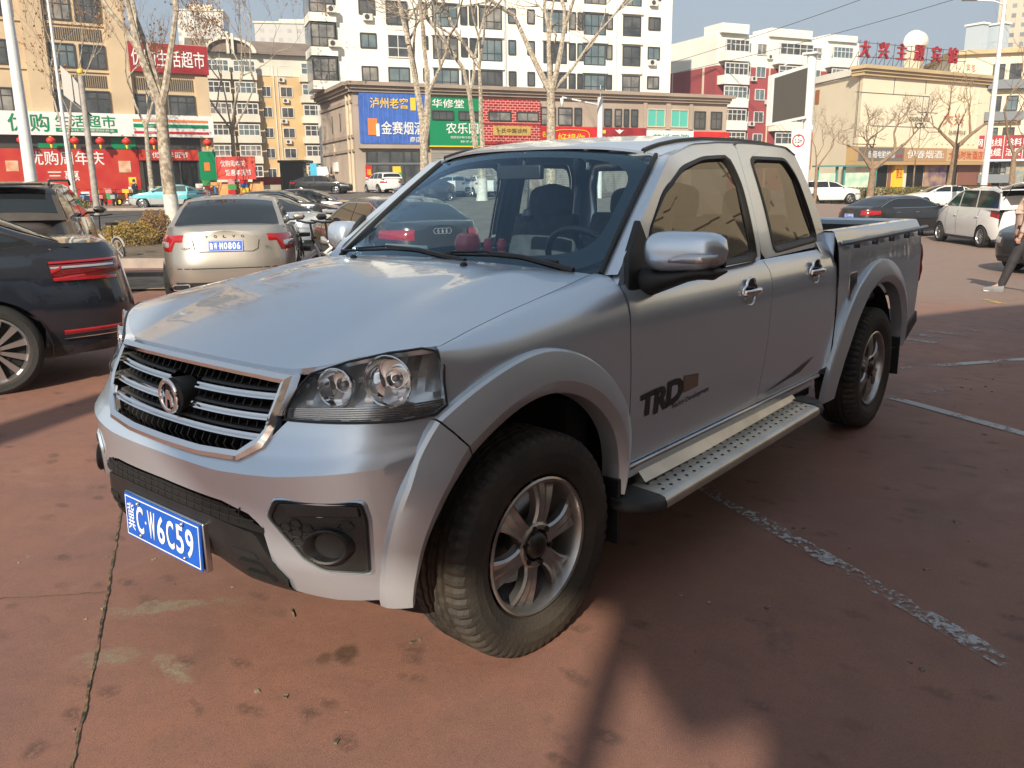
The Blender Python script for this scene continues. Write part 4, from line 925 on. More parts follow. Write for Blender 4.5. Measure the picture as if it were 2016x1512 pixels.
KIND = {
 'sedan': dict(H=1.46, L=4.85, W=1.84, wb=2.82, fo=.95, R=.33,
    top=[(0, .70), (.10, .78), (.55, .89), (1.18, .985), (2.6, .99), (3.6, 1.02), (4.3, 1.075), (4.75, 1.06), (4.85, 1.0)],
    roof=[(1.20, .97), (1.55, 1.17), (2.0, 1.36), (2.35, 1.435), (2.8, 1.46), (3.3, 1.435), (3.75, 1.33), (4.1, 1.18), (4.38, 1.05)], pill=(2.72, 3.62), wr=.64),
 'suv': dict(H=1.68, L=4.6, W=1.85, wb=2.68, fo=.90, R=.355,
    top=[(0, .82), (.10, .93), (.5, 1.03), (1.1, 1.10), (2.6, 1.13), (3.8, 1.17), (4.5, 1.16), (4.6, 1.1)],
    roof=[(1.12, 1.08), (1.5, 1.33), (1.9, 1.54), (2.3, 1.635), (3.0, 1.68), (3.7, 1.665), (4.2, 1.60), (4.32, 1.50), (4.52, 1.16)], pill=(2.45, 3.35), wr=.68),
 'mpv': dict(H=1.75, L=4.46, W=1.72, wb=2.72, fo=.80, R=.315,
    top=[(0, .78), (.10, .92), (.45, 1.02), (.85, 1.10), (2.6, 1.12), (4.2, 1.12), (4.46, 1.1)],
    roof=[(.80, 1.08), (1.2, 1.36), (1.6, 1.60), (1.95, 1.69), (2.6, 1.745), (3.4, 1.74), (4.1, 1.68), (4.25, 1.60), (4.40, 1.12)], pill=(1.95, 3.02), wr=.78),
}
def outline(fine):
    q = [(1.0, 0.0)]
    for Y in (.12, .25, .38, .5, .6, .7, .78, .85, .90, .94): q.append(((1-Y**4.6)**(1/4.6), Y))
    X = q[-1][0]-fine
    while X > 0: q.append((X, (1-X**4.6)**(1/4.6))); X -= fine
    q.append((0, 1)); r = [(-x, y) for x, y in q[::-1][1:]]
    return q+r
def make_car(name, label, loc, rz, kind, pm, group=None, fine=.03, wheel='ten', glassm=None, L=None, W=None, H=None, trim=None, lamps='std', front_lamps=None, plate_txt=None, cat='car', roofm=None, z=0, low=None, dark_low=True, R=None, zo=None, hatch=False):
    K = dict(KIND[kind]); L0 = K['L']; L = L or L0; W = W or K['W']; H0 = K['H']; H = H or H0; kx = L/L0; kz = H/H0
    top = [(a*kx, b*kz) for a, b in K['top']]; roof = [(a*kx, b*kz) for a, b in K['roof']]; pill = [p*kx for p in K['pill']]
    wb = K['wb']*kx; fo = K['fo']*kx; R = R or K['R']; wr = K['wr']*W/2; glassm = glassm or TINT
    T = thing(name, label, cat, (loc[0], loc[1], z), rz, group)
    xf = lambda f: L/2-f     # distance from the nose to local x
    def zt(x): return interp(L/2-x, [a for a, b in top], [b for a, b in top])
    axf = L/2-fo; axr = axf-wb
    def zb(x):
        f = L/2-x; b = .24+.06*max(0, 1-f/.4)+.08*max(0, 1-(L-f)/.5)
        for ax in (axf, axr):
            d = (R+.055)**2-(x-ax)**2
            if d > 0: b = max(b, R-.02+sqrt(d))
        return b
    def dx(z, e): return interp(z/kz, [.2, .34, .5, .62, .8, 1.0, 1.15], [.10, .02, 0, .02, .07, .14, .2] if e > 0 else [.10, .03, 0, .01, .05, .09, .14])*(1 if kind == 'sedan' else .7)
    def wz(z): return interp(z/kz, [.2, .35, .5, .62, .74, .86, .93, 1.0, 1.1], [.93, .965, .985, 1, .992, .985, .962, .925, .90] if kind == 'sedan' else [.93, .965, .985, 1, .995, .985, .975, .96, .93])
    def SP(X, Y, z, off=0):
        e = 1 if X >= 0 else -1; return (X*(L/2-dx(z, e))+off*(e if abs(X) > .97 else 0)*1.0, Y*(W/2*wz(z)+off), z)
    ol = outline(fine); nz = 10
    def row(X, Y, s):
        x = X*L/2; b = zb(x); t = zt(x); return [SP(X, s*Y, lerp(b, t, k/nz)) for k in range(nz+1)]
    Lr = [row(X, Y, 1) for X, Y in ol]; Rr = [row(X, Y, -1) for X, Y in ol]
    mb = MB(); mb.grid(Lr); mb.grid(Rr, flip=True)
    mb.grid([[(lerp(a[-1][0], b[-1][0], k/8), lerp(a[-1][1], b[-1][1], k/8), a[-1][2]+.022*(1-(2*k/8-1)**2)) for k in range(9)] for a, b in zip(Lr, Rr)])
    body = mb.build('body', pm, T, angle=48)
    mb = MB(); mb.box(((axf+axr)/2, 0, .42), (L-.5, W*.62, .3)); mb.box(((axf+axr)/2, 0, .42), (wb-2*R-.12, W*.9, .34)); mb.box((0, 0, .62), (L-.6, W*.8, .2)); mb.build('underbody', DARK, T, smooth=False)
    # cabin
    wbl = .905*W/2*wz(1.0*kz) if kind == 'sedan' else .93*W/2
    def zr(x): return interp(L/2-x, [a for a, b in roof], [b for a, b in roof])
    zbelt = lambda x: zt(x)-.01
    def yg(x, z):
        h = max(0, (z-1.0*kz)/(H-1.0*kz)); return wbl-(wbl-wr)*h**1.15
    rows = []
    xs = frange(L/2-roof[0][0], L/2-roof[-1][0], 40)
    def sec(x, off=0):
        zz = zr(x); z0 = zbelt(x); h = max(.005, zz-z0); zs = zz-min(.05, h*.3); out = []
        for k in range(7): z = lerp(z0-.02, zs, k/6); out.append((x, yg(x, z), z))
        ye = yg(x, zs)
        for k in range(1, 9): a = k/8*pi/2; out.append((x, ye*cos(a)**.8 if k < 8 else 0, zs+(zz-zs)*sin(a)**1.6))
        return out
    S_ = [sec(x) for x in xs]
    mb = MB(); mb.grid(S_); mb.grid([[(x, -y, z) for x, y, z in r] for r in S_], flip=True); mb.build('cabin', roofm or pm, T, angle=60)
    # glass
    def xinv(z, front, m):
        pts = [(L/2-a, b-m) for a, b in roof]; mid = max(range(len(pts)), key=lambda i: pts[i][1])
        seg = pts[:mid+1] if front else pts[mid:]
        for i in range(len(seg)-1):
            (xa, za), (xb, zb_) = seg[i], seg[i+1]
            if min(za, zb_) <= z <= max(za, zb_) and za != zb_: return lerp(xa, xb, (z-za)/(zb_-za))
        return seg[0][0] if front else seg[-1][0]
    bl = lambda x: zt(x)+.035; ztop = H-.115
    for s in SM:
        xa0 = xinv(bl(L/2-roof[0][0]), True, .075)-.16; xc0 = xinv(bl(0), False, .06)+.10
        cuts = [L/2-p for p in pill]
        zs_ = frange(0, 1, 8)
        def edge(i, q):   # x at height fraction q for boundary i (0 front, 1.. pillars, last rear)
            z = lerp(bl(0), ztop, q)
            if i == 0: return xinv(z, True, .075)-.07
            if i == len(cuts)+1: return xinv(z, False, .07)+.06
            return cuts[i-1]-.05*q*(1 if i == 1 else -1)
        for i in range(len(cuts)+1):
            mb = MB(); g = .035
            rws = []
            for q in zs_:
                z = lerp(bl(0), ztop, q); a = edge(i, q)-(g if i else 0); b = edge(i+1, q)+(g if i < len(cuts) else 0)
                if a-b < .01: a = b = (a+b)/2
                rws.append([(lerp(a, b, k/6), s*(yg(0, z)+.006), z) for k in range(7)])
            mb.grid(rws); mb.build('side_window', glassm, T, angle=80)
        if trim:
            mb = MB(); A = [(edge(0, q)+.02, s*(yg(0, lerp(bl(0), ztop, q))+.006), lerp(bl(0), ztop, q)) for q in zs_]; B = [(edge(len(cuts)+1, q)-.02, s*(yg(0, lerp(bl(0), ztop, q))+.006), lerp(bl(0), ztop, q)) for q in zs_[::-1]]
            mb.tube(A+B, .011, 5, closed=True); mb.build('window_trim', trim, T)
        # seams, handles, mirror, sill
        mb = MB()
        for xx in (cuts[0]+.0, axr+.1 if kind == 'sedan' else axr+.25, axf-R-.12):
            mb.tube([(xx, s*(W/2*wz(z)*(1-abs(2*xx/L)**4.6)**(1/4.6)+.001), z) for z in frange(max(.32, zb(xx)+.02), zt(xx)-.01, 8)], .004, 4)
        mb.build('door_gap', DARK, body, smooth=False)
        for xx in (cuts[0]+.10, axr+.30):
            mb = MB(); mb.box((xx, s*(W/2*wz(.88*kz)+.012), .88*kz), (.17, .02, .026)); mb.build('door_handle', trim or pm, T, bevel=.006)
        mb = MB(); rows = []; xm = xinv(bl(0), True, .075)-.12
        for i in range(7):
            t = i/6; e = sqrt(max(0.02, 1-(2*t-1)**4)); rows.append([(xm+.07*e*cos(a), s*(wbl+.05+.2*t), bl(0)+.06+.06*e*sin(a)) for a in [2*pi*k/12 for k in range(12)]])
        mb.grid(rows, closed=True); mb.box((xm, s*(wbl+.02), bl(0)+.01), (.05, .12, .03)); mb.build('side_mirror', pm, T)
        for ax in (axf, axr): add_wheel(T, wheel, ax, s*(W/2-.115), R, s, RIMC)
        for ax in (axf, axr):
            mb = MB(); mb.grid([[(ax+(R+.056)*cos(radians(p)), s*(W/2*.985-.02), R-.02+(R+.056)*sin(radians(p))), (ax+(R+.056)*cos(radians(p)), s*W*.3, R-.02+(R+.056)*sin(radians(p)))] for p in range(-10, 191, 10)]); mb.build('wheel_arch', DARK, T, smooth=False)
        if dark_low:
            mb = MB(); mb.box(((axf+axr)/2, s*(W/2*.94), .24), (wb-2*R-.15, .06, .08)); mb.build('side_skirt', BLK2, T, bevel=.01)
    def roofpatch(x0, x1, kf, nm, off=.006):
        mb = MB(); rws = []
        for x in frange(x0, x1, 10):
            sc = sec(x); zz = zr(x); ye = sc[6][1]; zs = sc[6][2]; rws.append([(x, ye*kf*q, zs+(zz-zs)*math.sqrt(max(0, 1-(abs(q)*kf)**2.5))**1.6+off) for q in frange(-1, 1, 16)])
        mb.grid(rws); return mb.build(nm, glassm if nm != 'windscreen' else TINT, T, angle=80)
    mi = max(range(len(roof)), key=lambda i: roof[i][1])
    roofpatch(L/2-roof[0][0]-.05, L/2-roof[3][0]+.02, .93, 'windscreen')
    if not hatch: roofpatch(L/2-(roof[-3][0] if kind == 'sedan' else roof[-2][0]-.03)+(.28 if kind == 'sedan' else 0), L/2-roof[-1][0]+.06, .90, 'rear_window')
    # lamps
    def patch(e, s, Y0, X1, z0, z1, nm, m, off=.008, parent=None, n=10):
        Ye = (1-abs(X1)**4.6)**(1/4.6) if X1 is not None else None; pts = []
        Ys = frange(Y0, .93 if X1 is not None else Y0, 6) if X1 is not None else [Y0]
        for Y in Ys: pts.append(((1-Y**4.6)**(1/4.6), Y))
        xx = pts[-1][0]
        for k in range(1, 7): X = lerp(xx, X1, k/6); pts.append((X, (1-X**4.6)**(1/4.6)))
        mb = MB(); rws = []
        for i, (X, Y) in enumerate(pts):
            t = i/(len(pts)-1); a = z0(t); b = z1(t); r_ = []
            for k in range(5):
                z = lerp(a, b, k/4); o = off if 0 < k < 4 and 0 < i < len(pts)-1 else .001; p = SP(e*X, Y, z); r_.append((p[0]+e*o*(1 if X > .85 else .3), s*(p[1]+o), z))
            rws.append(r_)
        mb.grid(rws); return mb.build(nm, m, parent or T, angle=60)
    def band(e, Yw, z0, z1, nm, m, off=.006, parent=None):
        mb = MB(); mb.grid([[(SP(e*(1-abs(Y)**4.6)**(1/4.6), Y, z)[0]+e*off, SP(1, Y, z)[1], z) for z in frange(z0, z1, 4)] for Y in frange(-Yw, Yw, 14)]); return mb.build(nm, m, parent or T, angle=60)
    info = dict(T=T, SP=SP, patch=patch, band=band, L=L, W=W, H=H, kz=kz, zt=zt, zr=zr, axf=axf, axr=axr, R=R, body=body)
    if lamps == 'std':
        for s in SM:
            patch(-1, s, .52, .86, lambda t: (.80+.03*t)*kz, lambda t: (.96-.02*t)*kz, 'tail_light', REDL)
            patch(1, s, .50, .84, lambda t: (.60+.03*t)*kz, lambda t: (.71+.05*t)*kz, 'headlight', CLRL)
        band(1, .42, .42*kz, .68*kz, 'grille', BLK); band(-1, .7, .30*kz, .38*kz, 'rear_valance', BLK2); band(1, .8, .24*kz, .34*kz, 'lower_intake', BLK2)
    if plate_txt:
        for (e, zc_) in ((-1, .78*kz if kind != 'mpv' else .62*kz),):
            xx = SP(-1, 0, zc_)[0]-.012; plate(T, (xx, 0, zc_), (0, -1, 0), (0, 0, 1), .44, .14, plate_txt[0], plate_txt[1], (-1, 0, 0))
    return info
PB = paint('black_car_paint', (.012, .013, .016), .3, .22, 1, .22, (.20, .17, .14))
PNAVY = paint('dark_navy_paint', (.016, .022, .035), .3, .18, 1, .08, (.22, .19, .16))
PBRN = paint('dark_brown_paint', (.045, .036, .030), .5, .25, 1, .35, (.30, .25, .19))
PCH = paint('champagne_paint', (.44, .42, .385), .75, .32, 1, .35, (.42, .35, .27))
PLB = paint('pale_blue_paint', (.42, .50, .58), .6, .3, 1, .3)
PWH = paint('white_car_paint', (.72, .72, .70), 0, .3, 1, .25, (.6, .55, .48))
PTEAL = paint('teal_taxi_paint', (.10, .50, .56), .1, .3, 1, .1)
def H_(kz=1): return kz
# dark liftback at the left edge, nearest to the pickup
I = make_car('liftback', 'glossy black liftback cut off by the left edge with a multi-spoke alloy wheel', CARPOS['skoda'][:2], CARPOS['skoda'][2], 'sedan', PNAVY, fine=.015, wheel='multi', L=4.86, W=1.86, H=1.49, lamps=None, trim=CHR, z=CARPOS['skoda'][3], R=.345)
for s in SM:
    tl = I['patch'](-1, s, .60, .80, lambda t: lerp(.86, .80, t), lambda t: lerp(.965, .955, t), 'tail_light', REDD, .010)
    I['patch'](-1, s, .62, .86, lambda t: .945, lambda t: .965, 'light_bar', REDL, .016, tl)
    I['patch'](-1, s, .70, .86, lambda t: lerp(.80, .83, t), lambda t: lerp(.83, .865, t), 'light_bar', REDL, .016, tl)
    I['patch'](-1, s, .93, .80, lambda t: lerp(.84, .90, t), lambda t: lerp(.87, .945, t), 'light_bar', REDL, .016, tl)
    I['patch'](-1, s, .68, .90, lambda t: .905, lambda t: .930, 'reversing_light', CLRL, .016, tl)
    I['patch'](-1, s, .74, .90, lambda t: .41, lambda t: .445, 'reflector', REDL, .008)
    I['patch'](-1, s, .55, .80, lambda t: .375, lambda t: .388, 'chrome_strip', CHR, .014)
    I['patch'](-1, s, .3, .70, lambda t: .25, lambda t: .33, 'rear_valance', BLK2, .006)
# brown SUV behind it
I = make_car('suv', 'dusty dark brown SUV with roof rails parked behind the black liftback at the left edge', CARPOS['brown'][:2], CARPOS['brown'][2], 'suv', PBRN, fine=.02, wheel='five', H=1.72, z=CARPOS['brown'][3])
mb = MB()
for s in SM: mb.tube([(.9, s*.60, 1.66), (.75, s*.60, 1.735), (-1.6, s*.60, 1.715), (-1.75, s*.60, 1.65)], .018, 6)
mb.build('roof_rail', BLK, I['T'])
mb = MB(); mb.box((-2.02, 0, 1.665), (.30, 1.15, .035)); mb.build('spoiler', PBRN, I['T'], bevel=.012)
# champagne sedan (rear view)
I = make_car('sedan', 'champagne gold sedan seen from behind with blue plate M0806 and red L-shaped tail lights', CARPOS['volvo'][:2], CARPOS['volvo'][2], 'sedan', PCH, fine=.02, wheel='five', L=4.64, W=1.87, H=1.48, lamps=None, z=CARPOS['volvo'][3], plate_txt=None)
for s in SM:
    tl = I['patch'](-1, s, .60, .82, lambda t: lerp(.89, .76, min(1, t*5) if t > .18 else 0), lambda t: lerp(.985, .965, t), 'tail_light', REDL, .012)
    I['patch'](-1, s, .80, .93, lambda t: .80, lambda t: .90, 'reversing_light', CLRL, .018, tl)
    pt = I['patch'](-1, s, .62, .99, lambda t: .265, lambda t: .315, 'exhaust_tip', CHR, .03) if False else None
    mb = MB(); mb.tube([(-2.27, s*y, z) for y, z in smoothpoly([(.50, .27), (.70, .27), (.70, .335), (.50, .335)], .02)], .010, 6, closed=True); mb.build('exhaust_tip', CHR, I['T'])
    mb = MB(); mb.add([(-2.265, s*y, z) for y, z in ((.50, .27), (.70, .27), (.70, .335), (.50, .335))], [(0, 1, 2, 3)]); mb.build('exhaust_hole', DARK, I['T'])
I['band'](-1, .86, .24, .36, 'rear_valance', BLK2, .004); I['band'](-1, .80, .54, .552, 'bumper_gap', DARK, .002)
mb = MB(); f_ = I['SP']
pr_ = [(.42, .92), (.40, .80), (.34, .765), (-.34, .765), (-.40, .80), (-.42, .92)]
mb.tube([(f_(-1, 0, z)[0]-.004, y, z) for y, z in pr_], .006, 5); mb.build('plate_recess', PCH, I['T'])
plate(I['T'], (f_(-1, 0, .84)[0]-.014, 0, .838), (0, -1, 0), (.25, 0, 1), .44, .14, '鲁W', 'M0806', (-1, 0, 0))
mb = MB()
for i, c in enumerate('VOLVO'): put_text(mb, c, (f_(-1, 0, .955)[0]-.012, .26-i*.115, .945), (0, -1, 0), (.2, 0, 1), .04, .034, .02)
put_text(mb, 'S60L', (f_(-1, 0, .85)[0]-.0, .56, .80), (0, -1, 0), (.2, 0, 1), .13, .030, .01); put_text(mb, 'T5', (f_(-1, 0, .85)[0]-.0, -.50, .80), (0, -1, 0), (.2, 0, 1), .06, .030, .01)
mb.build('rear_lettering', BLK, I['T'], smooth=False)
# cars between the pickup and the shops
make_car('sedan', 'pale blue sedan behind the folding bicycles, its headlight showing right of the champagne sedan', CARPOS['lightblue'][:2], CARPOS['lightblue'][2], 'sedan', PLB, z=CARPOS['lightblue'][3], wheel='five', trim=CHRD)
for k, lb in (('audi6', 'nearer of two black sedans side by side, with a chrome line round its windows'), ('audi2', 'farther of two black sedans side by side, without chrome round its windows')):
    I = make_car('sedan', lb, CARPOS[k][:2], CARPOS[k][2], 'sedan', PB, z=CARPOS[k][3], wheel='five' if k == 'audi6' else 'ten', trim=CHR if k == 'audi6' else None, L=5.0, group='black sedans across the car park')
make_car('sedan', 'black sedan farthest away, crossing in front of the tan corner building', CARPOS['blk3'][:2], CARPOS['blk3'][2], 'sedan', PB, z=CARPOS['blk3'][3], wheel='five', group='black sedans across the car park')
I = make_car('sedan', 'dark sedan with reflections on its side seen beside and through the pickup windscreen', CARPOS['darkaudi'][:2], CARPOS['darkaudi'][2], 'sedan', PB, z=CARPOS['darkaudi'][3], wheel='five', trim=CHR, L=4.9, fine=.02, lamps='std', plate_txt=('冀C', '53P21') if False else None)
mb = MB(); f_ = I['SP']
for i in range(4):
    c = Vector((f_(-1, 0, .95)[0]-.01, .105-i*.07, .93)); mb.tube([c+Vector((0, .045*cos(a), .045*sin(a))) for a in [2*pi*k/20 for k in range(20)]], .006, 5, closed=True)
mb.build('ring_badge', CHR, I['T'])
make_car('suv', 'white compact SUV seen from behind near the blue liquor shop sign', CARPOS['wsuv'][:2], CARPOS['wsuv'][2], 'suv', PWH, z=CARPOS['wsuv'][3], wheel='five', L=4.2, H=1.62)
make_car('sedan', 'dark blue sedan half hidden by the pickup, in front of the white compact SUV', CARPOS['dkblue'][:2], CARPOS['dkblue'][2], 'sedan', PNAVY, z=CARPOS['dkblue'][3], wheel='five')
make_car('sedan', 'silver sedan behind the dark blue sedan near the shop door', CARPOS['silver'][:2], CARPOS['silver'][2], 'sedan', PLB, z=CARPOS['silver'][3], wheel='five')
for k, lb in (('wc1', 'left one of two white sedans seen through the pickup windscreen'), ('wc2', 'right one of two white sedans seen through the pickup windscreen')):
    make_car('sedan', lb, CARPOS[k][:2], CARPOS[k][2], 'sedan', PWH, z=CARPOS[k][3], wheel='five', group='white sedans seen through the windscreen')
# taxi, two-tone
I = make_car('taxi', 'teal and silver taxi passing on the road in front of the supermarket', CARPOS['taxi'][:2], CARPOS['taxi'][2], 'sedan', paint('taxi_silver_paint', (.62, .64, .65), .5, .3, 1, .1), z=CARPOS['taxi'][3], wheel='ten', L=4.65, roofm=PTEAL, cat='taxi', glassm=mat('taxi_glass', (.06, .08, .08), .03, spec=.8))
for s in SM:
    mb = MB(); rws = []
    for X in frange(-.93, .93, 60):
        Y = (1-abs(X)**4.6)**(1/4.6); z1 = I['zt'](X*I['L']/2); z0 = .60+.05*sin(X*1.5); rws.append([(I['SP'](X, Y, lerp(z0, z1, k/4))[0], s*(I['SP'](X, Y, lerp(z0, z1, k/4))[1]+.004), lerp(z0, z1, k/4)+(.002 if k == 4 else 0)) for k in range(5)])
    mb.grid(rws); mb.build('teal_side_panel', PTEAL, I['T'])
mb = MB(); mb.grid([[(X*I['L']/2*.99, y, I['zt'](X*I['L']/2)+.024*(1-(y/.9)**2)+.004) for y in frange(-.82, .82, 8)] for X in frange(.45, .92, 10)]); mb.build('teal_bonnet', PTEAL, I['T'])
mb = MB(); mb.grid([[(X*I['L']/2*.99, y, I['zt'](X*I['L']/2)+.024*(1-(y/.9)**2)+.004) for y in frange(-.82, .82, 8)] for X in frange(-.92, -.8, 5)]); mb.build('teal_boot', PTEAL, I['T'])
mb = MB(); put_text(mb, '出租', (-.2, .93, .72), (-1, 0, 0), (0, 0, 1), .5, .16, .01); put_text(mb, '出租', (-.5, -.93, .72), (1, 0, 0), (0, 0, 1), .5, .16, .01); mb.build('door_lettering', WHT, I['T'], smooth=False)
make_car('suv', 'white SUV at the far left behind the thick white lamp post', CARPOS['whiteleft'][:2], CARPOS['whiteleft'][2], 'suv', PWH, z=CARPOS['whiteleft'][3], wheel='five')
# right-hand side
make_car('sedan', 'black sedan with chrome window line and blue plate beside the white people carrier', CARPOS['vw'][:2], CARPOS['vw'][2], 'sedan', PB, fine=.02, z=CARPOS['vw'][3], wheel='ten', trim=CHR, plate_txt=('冀C', '49P98'))
make_car('suv', 'white SUV partly hidden by the pickup cab, passing the hedge on the right', CARPOS['whiteR'][:2], CARPOS['whiteR'][2], 'suv', PWH, z=CARPOS['whiteR'][3], wheel='five')
make_car('sedan', 'small white car behind the tree trunk beside the hedge, nose hidden by the people carrier', CARPOS['smallwhite'][:2], CARPOS['smallwhite'][2], 'sedan', PWH, z=CARPOS['smallwhite'][3], wheel='five')
I = make_car('people_carrier', 'white people carrier with an open tailgate and dusty wheels', CARPOS['mpv'][:2], CARPOS['mpv'][2], 'mpv', PWH, fine=.02, z=CARPOS['mpv'][3], wheel='ten', hatch=True, cat='van', glassm=mat('mpv_glass', (.02, .024, .026), .04, spec=.7), lamps=None)
for s in SM:
    I['patch'](-1, s, .80, .90, lambda t: lerp(.84, .98, t), lambda t: 1.20, 'tail_light', REDL, .012); I['patch'](1, s, .5, .84, lambda t: .68, lambda t: .84, 'headlight', CLRL, .01)
mb = MB(); y0 = .70
mb.grid([[(-2.02-.02*q, y, lerp(.62, 1.64, q)) for y in frange(-.70, .70, 2)] for q in frange(0, 1, 4)]); mb.build('cargo_opening', DARK, I['T'])
mb = MB()
for s in SM: mb.tube([(1.0, s*.66, 1.66), (.8, s*.66, 1.775), (-1.6, s*.66, 1.77), (-1.8, s*.66, 1.70)], .016, 6)
mb.build('roof_rail', BLK, I['T'])
mb = MB(); mb.grid([[(-2.05-1.05*q, y*(1-.05*q), 1.70+.30*q-.12*q*q+.03*(1-(y/.75)**2)) for y in frange(-.75, .75, 8)] for q in frange(0, 1, 8)]); tg_ = mb.build('tailgate', PWH, I['T'], solid=.05)
mb = MB(); mb.grid([[(-2.2-.5*q, y, 1.72+.2*q-.06*q*q-.03) for y in frange(-.55, .55, 4)] for q in frange(0, 1, 4)]); mb.build('tailgate_window', TINT, tg_)
for s in SM:
    mb = MB(); mb.tube([(-2.05, s*.68, 1.35), (-2.6, s*.70, 1.80)], .012, 6); mb.build('gas_strut', BLK, tg_)
make_car('hatchback', 'black car at the right edge whose corner and wheel show behind the walking person', CARPOS['hatch'][:2], CARPOS['hatch'][2], 'sedan', PB, fine=.02, z=CARPOS['hatch'][3], wheel='five', H=1.55)
# ---------------------------------------------------------------- buildings
class Fac:
    def __init__(s, A, B, D=14):
        s.A = Vector((*A, 0)); s.B = Vector((*B, 0)); s.L = (s.B-s.A).length; s.u = (s.B-s.A).normalized(); s.n = Vector((s.u.y, -s.u.x, 0))
        if s.n.dot(CAMP-s.A) < 0: s.n = -s.n
        s.D = D; s.rz = math.atan2(s.u.y, s.u.x)
    def p(s, a, z, o=0): return s.A+s.u*a+s.n*o+Vector((0, 0, z))
    def box(s, mb, a0, a1, z0, z1, o0, o1, mi=0):
        vs = [s.p(a, z, o) for a in (a0, a1) for o in (o0, o1) for z in (z0, z1)]
        return mb.add(vs, [(0, 1, 3, 2), (4, 6, 7, 5), (0, 4, 5, 1), (2, 3, 7, 6), (0, 2, 6, 4), (1, 5, 7, 3)], mi)
    def part(s, name, m, par, *boxes, **k):
        mb = MB()
        for b in boxes: s.box(mb, *b)
        return mb.build(name, m, par, smooth=False, **k)
    def text(s, t, m, par, a0, a1, z0, z1, o=.05, bold=.02, name='lettering', ext=0, depth=0):
        mb = MB(); put_text(mb, t, s.p(a0, z0, o), s.u*s.dirn(), (0, 0, 1), a1-a0, z1-z0, bold, ext, 0, depth); return mb.build(name, m, par, smooth=False)
    def dirn(s): return 1
GL1 = mat('window_glass_dark', (.035, .04, .045), .06, spec=.8, col2=(.10, .10, .10), vscale=.8)
GL2 = mat('window_glass_curtain', (.10, .10, .10), .12, spec=.7, col2=(.30, .28, .25), vscale=.9)
GL3 = mat('window_glass_blue', (.08, .12, .14), .05, spec=.9, col2=(.16, .20, .21), vscale=.7)
FRW = mat('white_window_frame', (.66, .65, .62), .5); FRD = mat('dark_window_frame', (.05, .05, .048), .5)
def window(f, par, a0, a1, z0, z1, nx=2, rows=(.0,), fr=FRD, gl=None, o=.0, t=.05, sill=False):
    mb = MB(); f.box(mb, a0, a1, z0, z1, o-.1, o+.03, 1)
    f.box(mb, a0-.04, a0+t, z0, z1, o, o+.09); f.box(mb, a1-t, a1+.04, z0, z1, o, o+.09); f.box(mb, a0, a1, z1-t, z1+.04, o, o+.10); f.box(mb, a0, a1, z0-.04, z0+t, o, o+.10)
    for i in range(1, nx): q = lerp(a0, a1, i/nx); f.box(mb, q-t/2, q+t/2, z0, z1, o, o+.07)
    for r in rows:
        if r: q = lerp(z0, z1, r); f.box(mb, a0, a1, q-t/2, q+t/2, o, o+.065)
    if sill: f.box(mb, a0-.1, a1+.1, z0-.14, z0-.04, o, o+.2)
    return mb.build('window', [fr, gl or random.choice([GL1, GL1, GL2, GL3])], par, smooth=False)
ACM = mat('ac_white', (.62, .61, .57), .5)
def ac(f, par, a, z, o=0):
    mb = MB(); f.box(mb, a-.4, a+.4, z, z+.55, o+.05, o+.4, 0); c = f.p(a-.08, z+.28, o+.41)
    N = 14; mb.add([c+f.u*.22*cos(2*pi*k/N)+Vector((0, 0, .22*sin(2*pi*k/N))) for k in range(N)], [tuple(range(N))], 1); return mb.build('air_conditioner', [ACM, FRD], par, smooth=False)
def bld(name, label, f, cat='building', group=None): return thing(name, label, cat, (0, 0, 0), 0, group)
def solid(f, a0, a1, z1, m, par, D=None, z0=-2, name='wall', o=0): return f.part(name, m, par, (a0, a1, z0, z1, -(D or f.D), o))
def stucco(n, c, v=.10, s=.35): return mat(n, c, .8, var=v, vscale=s, bump=.1, bscale=30)
STONE = stucco('beige_stone', (.56, .43, .28)); STD = stucco('beige_stone_dark', (.36, .27, .18)); BROWNR = stucco('brown_roof', (.20, .15, .115), .15, .5)
REDS = mat('sign_red', (.55, .018, .02), .45, var=.12, vscale=.9); REDD2 = mat('sign_dark_red', (.30, .02, .025), .5, var=.2, vscale=.8); GRN = mat('sign_green', (.0, .22, .09), .45); WSG = mat('sign_white', (.75, .75, .74), .5); YEL = mat('sign_yellow', (.85, .55, .04), .5); ORG = mat('sign_orange', (.80, .22, .04), .5)
BLUES = mat('sign_blue', (.05, .13, .46), .45, var=.15, vscale=1.5)
# supermarket
S = Fac((-21.05, -61.73), (-34.17, -57.41), 16)
T = bld('supermarket', 'beige stone supermarket building with a white and green sign band over a red banner wall', S)
solid(S, -10, 9.0, 24, STONE, T); solid(S, 9.0, 14.3, 11.5, STONE, T, 15); 
for a0, a1 in ((2.55, 3.85), (7.6, 8.95), (-1.9, -.6)): S.part('pilaster', STONE, T, (a0, a1, 6.3, 24, 0, .35))
S.part('pilaster', STONE, T, (13.35, 14.25, 6.3, 9.3, 0, .25))
for r in range(5):
    z = 6.5+3.02*r
    for a0, a1, n in (((4.05, 7.47, 4),) if r == 0 else ((4.05, 5.57, 3), (5.9, 7.48, 3))): window(S, T, a0, a1, z, z+1.5, n, (.68,), gl=GL1 if r == 0 else None)
    window(S, T, .15, 2.1, z, z+1.5, 3, (.68,)); window(S, T, -4.5, -2.2, z, z+1.5, 3, (.68,))
    S.part('railing_panel', STD, T, (4.1, 7.4, z+1.75, z+2.55, .0, .03)); 
    mb = MB()
    for k in range(24): S.box(mb, 4.2+k*.135, 4.235+k*.135, z+1.75, z+2.55, .03, .08)
    mb.build('railing', FRD, T, smooth=False)
    S.part('floor_band', STONE, T, (-10, 8.99, z-.28, z-.12, 0, .12))
